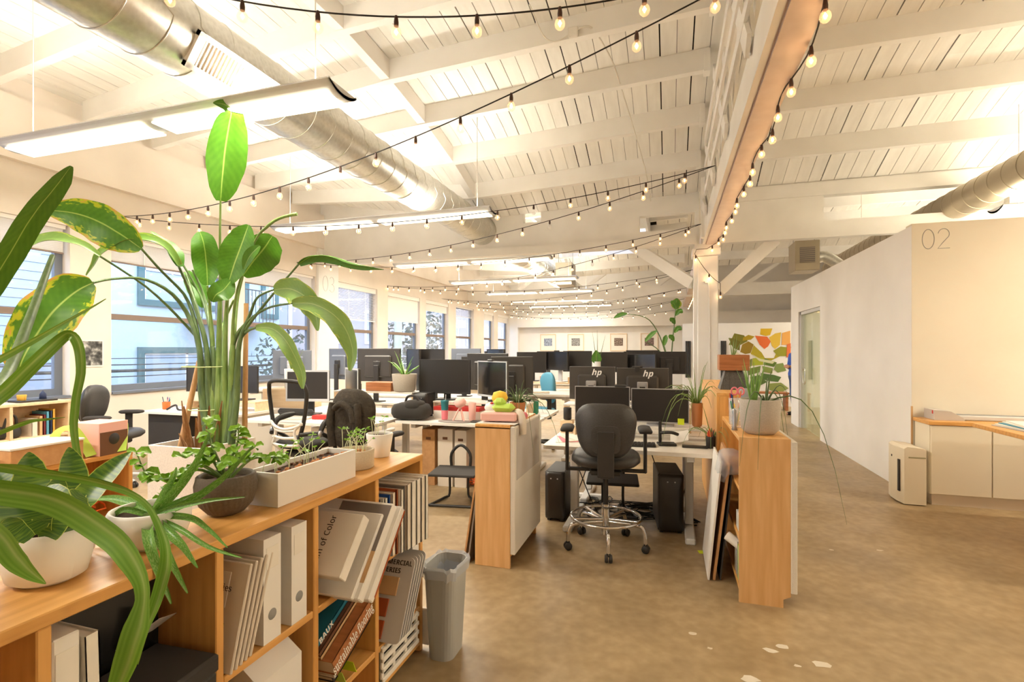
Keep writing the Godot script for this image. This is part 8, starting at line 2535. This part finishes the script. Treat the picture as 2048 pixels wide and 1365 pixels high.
const NEAR_LEAVES := [
	[[Vector3(-1.565,1.215,-0.511),Vector3(-1.521,1.245,-0.538),Vector3(-1.463,1.283,-0.579),Vector3(-1.428,1.301,-0.627),Vector3(-1.414,1.301,-0.685),Vector3(-1.405,1.295,-0.738),Vector3(-1.399,1.284,-0.778),Vector3(-1.396,1.269,-0.811),Vector3(-1.387,1.256,-0.840),Vector3(-1.372,1.245,-0.865),Vector3(-1.357,1.234,-0.889),Vector3(-1.343,1.220,-0.914),Vector3(-1.330,1.204,-0.939),Vector3(-1.324,1.186,-0.963),Vector3(-1.323,1.166,-0.987),Vector3(-1.324,1.150,-1.004)],[0.0114,0.0114,0.0103,0.0092,0.0092,0.0080,0.0057,0.0011],Vector3(0.790,-0.425,0.442),"leaf_blade",0.50,0.00],
	[[Vector3(-1.516,1.234,-0.495),Vector3(-1.453,1.260,-0.513),Vector3(-1.367,1.292,-0.539),Vector3(-1.299,1.304,-0.565),Vector3(-1.242,1.297,-0.595),Vector3(-1.196,1.286,-0.624),Vector3(-1.165,1.276,-0.647),Vector3(-1.144,1.266,-0.667),Vector3(-1.119,1.252,-0.682),Vector3(-1.091,1.235,-0.692),Vector3(-1.061,1.217,-0.699),Vector3(-1.031,1.202,-0.702),Vector3(-1.000,1.187,-0.703),Vector3(-0.974,1.169,-0.702),Vector3(-0.951,1.149,-0.700),Vector3(-0.933,1.128,-0.698),Vector3(-0.923,1.110,-0.695),Vector3(-0.920,1.093,-0.693),Vector3(-0.919,1.073,-0.689),Vector3(-0.920,1.049,-0.684),Vector3(-0.925,1.022,-0.678),Vector3(-0.934,0.989,-0.674),Vector3(-0.949,0.948,-0.669),Vector3(-0.960,0.919,-0.666)],[0.0148,0.0185,0.0222,0.0240,0.0249,0.0249,0.0240,0.0222,0.0148,0.0129,0.0240,0.0222,0.0111],Vector3(0.390,0.197,0.899),"leaf_blade",0.30,0.00],
	[[Vector3(-1.483,1.224,-0.484),Vector3(-1.420,1.244,-0.504),Vector3(-1.331,1.271,-0.531),Vector3(-1.255,1.285,-0.554),Vector3(-1.208,1.276,-0.569),Vector3(-1.173,1.254,-0.580),Vector3(-1.146,1.232,-0.588),Vector3(-1.126,1.215,-0.594),Vector3(-1.114,1.198,-0.598),Vector3(-1.104,1.184,-0.601),Vector3(-1.094,1.173,-0.604),Vector3(-1.086,1.165,-0.606),Vector3(-1.078,1.157,-0.609),Vector3(-1.068,1.149,-0.612),Vector3(-1.058,1.142,-0.615),Vector3(-1.051,1.137,-0.617)],[0.0159,0.0194,0.0212,0.0212,0.0176,0.0106,0.0009],Vector3(0.338,0.330,0.881),"leaf_blade",0.30,0.00],
	[[Vector3(-1.565,1.233,-0.511),Vector3(-1.509,1.268,-0.545),Vector3(-1.433,1.311,-0.592),Vector3(-1.369,1.327,-0.633),Vector3(-1.314,1.316,-0.672),Vector3(-1.263,1.299,-0.707),Vector3(-1.218,1.287,-0.736),Vector3(-1.178,1.275,-0.761),Vector3(-1.140,1.262,-0.780),Vector3(-1.104,1.250,-0.793),Vector3(-1.073,1.236,-0.800),Vector3(-1.046,1.217,-0.802),Vector3(-1.024,1.194,-0.800),Vector3(-1.006,1.171,-0.797),Vector3(-0.991,1.151,-0.793),Vector3(-0.981,1.129,-0.788),Vector3(-0.978,1.105,-0.783),Vector3(-0.981,1.079,-0.778),Vector3(-0.986,1.052,-0.773),Vector3(-0.991,1.027,-0.767),Vector3(-0.998,1.002,-0.761),Vector3(-1.004,0.974,-0.757),Vector3(-1.011,0.943,-0.755),Vector3(-1.016,0.920,-0.754)],[0.0091,0.0101,0.0091,0.0081,0.0071,0.0081,0.0111,0.0142,0.0122,0.0071,0.0010],Vector3(0.386,-0.037,0.922),"leaf_blade",0.40,0.05],
	[[Vector3(-2.228,1.650,-1.091),Vector3(-2.210,1.683,-1.097),Vector3(-2.184,1.730,-1.106),Vector3(-2.154,1.781,-1.115),Vector3(-2.125,1.828,-1.122),Vector3(-2.094,1.873,-1.128),Vector3(-2.061,1.918,-1.132),Vector3(-2.029,1.960,-1.135),Vector3(-1.997,1.995,-1.138),Vector3(-1.966,2.024,-1.139),Vector3(-1.935,2.048,-1.140),Vector3(-1.906,2.070,-1.140),Vector3(-1.879,2.091,-1.140),Vector3(-1.853,2.109,-1.138),Vector3(-1.831,2.124,-1.136),Vector3(-1.815,2.134,-1.135)],[0.0229,0.0360,0.0393,0.0377,0.0344,0.0262,0.0049],Vector3(0.745,-0.611,0.268),"leaf_green",0.30,0.00],
	[[Vector3(-1.996,1.295,-0.744),Vector3(-2.002,1.327,-0.786),Vector3(-2.011,1.372,-0.846),Vector3(-2.019,1.419,-0.908),Vector3(-2.022,1.454,-0.955),Vector3(-2.021,1.477,-0.989),Vector3(-2.016,1.494,-1.015),Vector3(-2.010,1.512,-1.041),Vector3(-2.003,1.533,-1.069),Vector3(-1.994,1.556,-1.098),Vector3(-1.984,1.580,-1.128),Vector3(-1.975,1.606,-1.161),Vector3(-1.968,1.638,-1.202),Vector3(-1.962,1.675,-1.252),Vector3(-1.957,1.710,-1.300),Vector3(-1.953,1.735,-1.333)],[0.0140,0.0140,0.0125,0.0125,0.0109,0.0062,0.0016],Vector3(0.990,-0.136,-0.030),"leaf_blade",0.40,0.00],
	[[Vector3(-1.842,1.244,-0.687),Vector3(-1.804,1.289,-0.738),Vector3(-1.759,1.347,-0.804),Vector3(-1.748,1.383,-0.856),Vector3(-1.756,1.410,-0.902),Vector3(-1.751,1.443,-0.938),Vector3(-1.735,1.484,-0.965),Vector3(-1.722,1.521,-0.990),Vector3(-1.720,1.553,-1.017),Vector3(-1.716,1.578,-1.039),Vector3(-1.703,1.593,-1.048),Vector3(-1.687,1.598,-1.049),Vector3(-1.674,1.591,-1.053),Vector3(-1.664,1.573,-1.056),Vector3(-1.657,1.548,-1.058),Vector3(-1.654,1.515,-1.059),Vector3(-1.654,1.481,-1.059),Vector3(-1.660,1.446,-1.057),Vector3(-1.667,1.410,-1.055),Vector3(-1.671,1.372,-1.054),Vector3(-1.674,1.333,-1.053),Vector3(-1.671,1.292,-1.054),Vector3(-1.664,1.249,-1.056),Vector3(-1.653,1.208,-1.060),Vector3(-1.633,1.163,-1.066),Vector3(-1.617,1.131,-1.070)],[0.0170,0.0198,0.0227,0.0213,0.0198,0.0170,0.0156,0.0142,0.0128,0.0113,0.0113,0.0099,0.0085,0.0028],Vector3(0.693,-0.472,0.546),"leaf_blade",0.40,0.00],
	[[Vector3(-1.842,1.197,-0.687),Vector3(-1.814,1.220,-0.718),Vector3(-1.772,1.254,-0.762),Vector3(-1.729,1.288,-0.807),Vector3(-1.697,1.313,-0.842),Vector3(-1.672,1.331,-0.866),Vector3(-1.651,1.344,-0.885),Vector3(-1.636,1.354,-0.901),Vector3(-1.627,1.361,-0.918),Vector3(-1.627,1.362,-0.934),Vector3(-1.632,1.361,-0.948),Vector3(-1.633,1.360,-0.959),Vector3(-1.625,1.361,-0.967),Vector3(-1.610,1.363,-0.971),Vector3(-1.596,1.364,-0.974),Vector3(-1.586,1.365,-0.976)],[0.0091,0.0091,0.0078,0.0052,0.0013],Vector3(0.745,-0.583,0.324),"leaf_blade",0.40,0.00]]
const NEAR_STEMS := [
	[[Vector3(-1.488,1.197,-0.587),Vector3(-1.605,1.202,-0.664),Vector3(-1.774,1.214,-0.777),Vector3(-1.962,1.244,-0.910),Vector3(-2.191,1.297,-1.077),Vector3(-2.419,1.365,-1.248),Vector3(-2.576,1.443,-1.374),Vector3(-2.669,1.532,-1.458),Vector3(-2.745,1.635,-1.532),Vector3(-2.839,1.765,-1.624),Vector3(-2.937,1.918,-1.723),Vector3(-3.005,2.029,-1.793)],[0.0180,0.0187,0.0195,0.0202,0.0209,0.0216,0.0216,0.0209,0.0202,0.0178,0.0149,0.0120],"stem_dark"]]
const ALOE_LEAVES := [
	[[Vector3(-1.360,1.094,-1.045),Vector3(-1.350,1.109,-1.054),Vector3(-1.336,1.131,-1.066),Vector3(-1.322,1.153,-1.078),Vector3(-1.310,1.173,-1.089),Vector3(-1.298,1.194,-1.099),Vector3(-1.287,1.218,-1.110),Vector3(-1.276,1.250,-1.121),Vector3(-1.266,1.285,-1.132),Vector3(-1.260,1.310,-1.139)],[0.0146,0.0182,0.0182,0.0164,0.0128,0.0082,0.0027],Vector3(0.813,-0.132,0.568),"leaf_aloe",0.75,0.00],
	[[Vector3(-1.360,1.094,-1.045),Vector3(-1.328,1.107,-1.049),Vector3(-1.282,1.125,-1.055),Vector3(-1.240,1.144,-1.061),Vector3(-1.207,1.164,-1.070),Vector3(-1.177,1.186,-1.080),Vector3(-1.149,1.209,-1.089),Vector3(-1.121,1.238,-1.098),Vector3(-1.095,1.269,-1.106),Vector3(-1.077,1.290,-1.112)],[0.0119,0.0149,0.0149,0.0134,0.0105,0.0067,0.0022],Vector3(0.427,-0.332,0.841),"leaf_aloe",0.75,0.00],
	[[Vector3(-1.360,1.094,-1.045),Vector3(-1.325,1.107,-1.039),Vector3(-1.276,1.125,-1.030),Vector3(-1.229,1.140,-1.023),Vector3(-1.190,1.151,-1.019),Vector3(-1.154,1.160,-1.016),Vector3(-1.119,1.168,-1.015),Vector3(-1.081,1.174,-1.017),Vector3(-1.044,1.178,-1.022),Vector3(-1.018,1.181,-1.025)],[0.0083,0.0104,0.0104,0.0094,0.0073,0.0047,0.0016],Vector3(-0.014,-0.171,0.985),"leaf_aloe",0.75,0.00],
	[[Vector3(-1.360,1.094,-1.045),Vector3(-1.341,1.104,-1.045),Vector3(-1.315,1.118,-1.045),Vector3(-1.291,1.131,-1.045),Vector3(-1.274,1.140,-1.047),Vector3(-1.258,1.147,-1.048),Vector3(-1.244,1.154,-1.050),Vector3(-1.228,1.160,-1.051),Vector3(-1.213,1.166,-1.051),Vector3(-1.203,1.170,-1.052)],[0.0065,0.0081,0.0081,0.0073,0.0057,0.0036,0.0012],Vector3(0.211,-0.357,0.910),"leaf_aloe",0.75,0.00],
	[[Vector3(-1.360,1.094,-1.045),Vector3(-1.334,1.088,-1.023),Vector3(-1.297,1.079,-0.993),Vector3(-1.265,1.066,-0.970),Vector3(-1.245,1.048,-0.960),Vector3(-1.229,1.026,-0.956),Vector3(-1.215,1.002,-0.954),Vector3(-1.199,0.974,-0.953),Vector3(-1.185,0.944,-0.955),Vector3(-1.176,0.922,-0.956)],[0.0144,0.0179,0.0179,0.0162,0.0126,0.0081,0.0027],Vector3(0.303,0.676,0.672),"leaf_aloe",0.75,0.00],
	[[Vector3(-1.360,1.094,-1.045),Vector3(-1.333,1.087,-1.030),Vector3(-1.294,1.077,-1.009),Vector3(-1.260,1.065,-0.992),Vector3(-1.237,1.050,-0.984),Vector3(-1.218,1.032,-0.981),Vector3(-1.201,1.012,-0.979),Vector3(-1.183,0.987,-0.979),Vector3(-1.166,0.959,-0.981),Vector3(-1.155,0.939,-0.983)],[0.0135,0.0169,0.0169,0.0152,0.0118,0.0076,0.0025],Vector3(0.246,0.623,0.743),"leaf_aloe",0.75,0.00],
	[[Vector3(-1.360,1.094,-1.045),Vector3(-1.328,1.089,-1.034),Vector3(-1.283,1.082,-1.019),Vector3(-1.245,1.074,-1.008),Vector3(-1.221,1.065,-1.004),Vector3(-1.204,1.055,-1.003),Vector3(-1.189,1.043,-1.004),Vector3(-1.173,1.026,-1.004),Vector3(-1.158,1.007,-1.005),Vector3(-1.148,0.994,-1.006)],[0.0136,0.0170,0.0170,0.0153,0.0119,0.0077,0.0026],Vector3(0.113,0.561,0.820),"leaf_aloe",0.75,0.00],
	[[Vector3(-1.360,1.094,-1.045),Vector3(-1.320,1.092,-1.037),Vector3(-1.264,1.087,-1.026),Vector3(-1.213,1.081,-1.017),Vector3(-1.178,1.070,-1.014),Vector3(-1.149,1.058,-1.014),Vector3(-1.119,1.047,-1.015),Vector3(-1.084,1.039,-1.017),Vector3(-1.050,1.032,-1.021),Vector3(-1.025,1.028,-1.023)],[0.0083,0.0104,0.0104,0.0094,0.0073,0.0047,0.0016],Vector3(0.013,0.376,0.927),"leaf_aloe",0.75,0.00],
	[[Vector3(-1.360,1.094,-1.045),Vector3(-1.321,1.098,-1.045),Vector3(-1.267,1.103,-1.045),Vector3(-1.222,1.103,-1.046),Vector3(-1.196,1.097,-1.049),Vector3(-1.179,1.086,-1.052),Vector3(-1.162,1.074,-1.054),Vector3(-1.139,1.060,-1.054),Vector3(-1.116,1.044,-1.053),Vector3(-1.100,1.034,-1.052)],[0.0096,0.0120,0.0120,0.0108,0.0084,0.0054,0.0018],Vector3(0.097,0.307,0.947),"leaf_aloe",0.75,0.00],
	[[Vector3(-1.360,1.094,-1.045),Vector3(-1.386,1.097,-1.054),Vector3(-1.424,1.100,-1.067),Vector3(-1.462,1.103,-1.077),Vector3(-1.497,1.106,-1.082),Vector3(-1.532,1.108,-1.085),Vector3(-1.565,1.109,-1.087),Vector3(-1.599,1.107,-1.085),Vector3(-1.631,1.105,-1.083),Vector3(-1.653,1.103,-1.080)],[0.0161,0.0202,0.0202,0.0182,0.0141,0.0091,0.0030],Vector3(-0.066,0.690,0.720),"leaf_aloe",0.75,0.00],
	[[Vector3(-1.360,1.094,-1.045),Vector3(-1.378,1.101,-1.040),Vector3(-1.405,1.109,-1.031),Vector3(-1.428,1.111,-1.024),Vector3(-1.445,1.101,-1.019),Vector3(-1.460,1.085,-1.014),Vector3(-1.474,1.070,-1.010),Vector3(-1.490,1.056,-1.005),Vector3(-1.506,1.044,-1.000),Vector3(-1.517,1.035,-0.997)],[0.0088,0.0110,0.0110,0.0099,0.0077,0.0049,0.0016],Vector3(0.182,0.288,0.940),"leaf_aloe",0.75,0.00],
	[[Vector3(-1.360,1.094,-1.045),Vector3(-1.380,1.101,-1.069),Vector3(-1.406,1.111,-1.103),Vector3(-1.425,1.124,-1.130),Vector3(-1.426,1.139,-1.143),Vector3(-1.420,1.155,-1.148),Vector3(-1.415,1.170,-1.154),Vector3(-1.417,1.181,-1.161),Vector3(-1.421,1.189,-1.168),Vector3(-1.424,1.195,-1.172)],[0.0117,0.0146,0.0146,0.0131,0.0102,0.0066,0.0022],Vector3(0.818,0.573,0.044),"leaf_aloe",0.75,0.00]]
const SNAKE_LEAVES := [
	[[Vector3(-1.342,1.138,-0.758),Vector3(-1.346,1.145,-0.756),Vector3(-1.352,1.155,-0.754),Vector3(-1.358,1.166,-0.753),Vector3(-1.362,1.179,-0.754),Vector3(-1.366,1.193,-0.756),Vector3(-1.370,1.207,-0.760),Vector3(-1.373,1.219,-0.766),Vector3(-1.376,1.232,-0.773),Vector3(-1.378,1.240,-0.778)],[0.0321,0.0455,0.0535,0.0535,0.0482,0.0332,0.0027],Vector3(0.850,0.374,0.370),"leaf_snake",0.25,0.04],
	[[Vector3(-1.328,1.131,-0.783),Vector3(-1.326,1.140,-0.786),Vector3(-1.323,1.153,-0.790),Vector3(-1.324,1.167,-0.795),Vector3(-1.330,1.180,-0.799),Vector3(-1.340,1.194,-0.803),Vector3(-1.352,1.206,-0.807),Vector3(-1.369,1.215,-0.813),Vector3(-1.388,1.222,-0.819),Vector3(-1.402,1.226,-0.823)],[0.0236,0.0335,0.0394,0.0394,0.0355,0.0244,0.0020],Vector3(0.427,0.608,0.669),"leaf_snake",0.25,0.04],
	[[Vector3(-1.325,1.135,-0.805),Vector3(-1.326,1.144,-0.810),Vector3(-1.329,1.156,-0.817),Vector3(-1.331,1.168,-0.824),Vector3(-1.333,1.179,-0.830),Vector3(-1.334,1.189,-0.837),Vector3(-1.337,1.197,-0.843),Vector3(-1.340,1.203,-0.850),Vector3(-1.344,1.207,-0.856),Vector3(-1.347,1.209,-0.861)],[0.0209,0.0297,0.0349,0.0349,0.0314,0.0216,0.0017],Vector3(0.955,0.296,0.004),"leaf_snake",0.25,0.04],
	[[Vector3(-1.421,1.115,-0.817),Vector3(-1.453,1.126,-0.831),Vector3(-1.497,1.143,-0.849),Vector3(-1.534,1.161,-0.866),Vector3(-1.554,1.177,-0.877),Vector3(-1.568,1.195,-0.887),Vector3(-1.579,1.214,-0.894),Vector3(-1.591,1.237,-0.899),Vector3(-1.601,1.263,-0.903),Vector3(-1.608,1.281,-0.906)],[0.0261,0.0369,0.0435,0.0435,0.0391,0.0269,0.0022],Vector3(0.523,0.777,0.350),"leaf_snake",0.25,0.04],
	[[Vector3(-1.405,1.119,-0.843),Vector3(-1.422,1.132,-0.861),Vector3(-1.446,1.149,-0.886),Vector3(-1.466,1.168,-0.908),Vector3(-1.479,1.185,-0.922),Vector3(-1.489,1.202,-0.932),Vector3(-1.499,1.222,-0.940),Vector3(-1.510,1.246,-0.945),Vector3(-1.522,1.272,-0.949),Vector3(-1.530,1.290,-0.951)],[0.0221,0.0313,0.0368,0.0368,0.0331,0.0228,0.0018],Vector3(0.650,0.686,0.328),"leaf_snake",0.25,0.04],
	[[Vector3(-1.359,1.126,-0.836),Vector3(-1.382,1.133,-0.858),Vector3(-1.413,1.142,-0.888),Vector3(-1.436,1.155,-0.917),Vector3(-1.441,1.173,-0.940),Vector3(-1.437,1.196,-0.962),Vector3(-1.432,1.217,-0.981),Vector3(-1.426,1.237,-1.000),Vector3(-1.418,1.256,-1.017),Vector3(-1.412,1.269,-1.029)],[0.0213,0.0302,0.0356,0.0356,0.0320,0.0221,0.0018],Vector3(0.431,0.779,0.455),"leaf_snake",0.25,0.04],
	[[Vector3(-1.318,1.140,-0.744),Vector3(-1.327,1.146,-0.742),Vector3(-1.339,1.154,-0.738),Vector3(-1.349,1.162,-0.735),Vector3(-1.353,1.168,-0.733),Vector3(-1.356,1.173,-0.733),Vector3(-1.357,1.178,-0.732),Vector3(-1.358,1.182,-0.732),Vector3(-1.359,1.186,-0.732),Vector3(-1.359,1.189,-0.732)],[0.0119,0.0169,0.0198,0.0198,0.0179,0.0123,0.0010],Vector3(0.708,0.460,0.536),"leaf_snake",0.25,0.04],
	[[Vector3(-1.345,1.122,-0.788),Vector3(-1.359,1.139,-0.799),Vector3(-1.378,1.164,-0.813),Vector3(-1.393,1.185,-0.826),Vector3(-1.399,1.200,-0.834),Vector3(-1.401,1.211,-0.839),Vector3(-1.402,1.221,-0.844),Vector3(-1.404,1.230,-0.848),Vector3(-1.406,1.237,-0.851),Vector3(-1.407,1.243,-0.853)],[0.0146,0.0207,0.0244,0.0244,0.0219,0.0151,0.0012],Vector3(0.878,0.476,0.057),"leaf_snake",0.25,0.04],
	[[Vector3(-1.486,1.090,-0.849),Vector3(-1.516,1.108,-0.855),Vector3(-1.557,1.133,-0.862),Vector3(-1.594,1.155,-0.868),Vector3(-1.618,1.171,-0.873),Vector3(-1.638,1.185,-0.877),Vector3(-1.656,1.198,-0.881),Vector3(-1.675,1.211,-0.883),Vector3(-1.693,1.224,-0.885),Vector3(-1.706,1.232,-0.886)],[0.0212,0.0301,0.0354,0.0354,0.0318,0.0219,0.0018],Vector3(0.407,0.762,0.503),"leaf_snake",0.25,0.04],
	[[Vector3(-1.325,1.134,-0.826),Vector3(-1.318,1.138,-0.828),Vector3(-1.307,1.144,-0.831),Vector3(-1.298,1.151,-0.834),Vector3(-1.292,1.159,-0.836),Vector3(-1.288,1.167,-0.836),Vector3(-1.287,1.174,-0.838),Vector3(-1.287,1.178,-0.841),Vector3(-1.290,1.181,-0.844),Vector3(-1.292,1.183,-0.846)],[0.0112,0.0159,0.0187,0.0187,0.0168,0.0116,0.0009],Vector3(0.833,-0.410,0.371),"leaf_snake",0.25,0.04]]

func _ready() -> void:
	rng.seed = 7
	make_materials()
	set_up_view()
	build_shell()
	build_outside()
	build_ducts()
	build_pendants()
	build_strings()
	build_near_case()
	build_tall_plant()
	build_desks()
	build_partition()
	build_right_case()
	build_right_side()
	build_left_cases()
	build_person()
	build_near_plants()
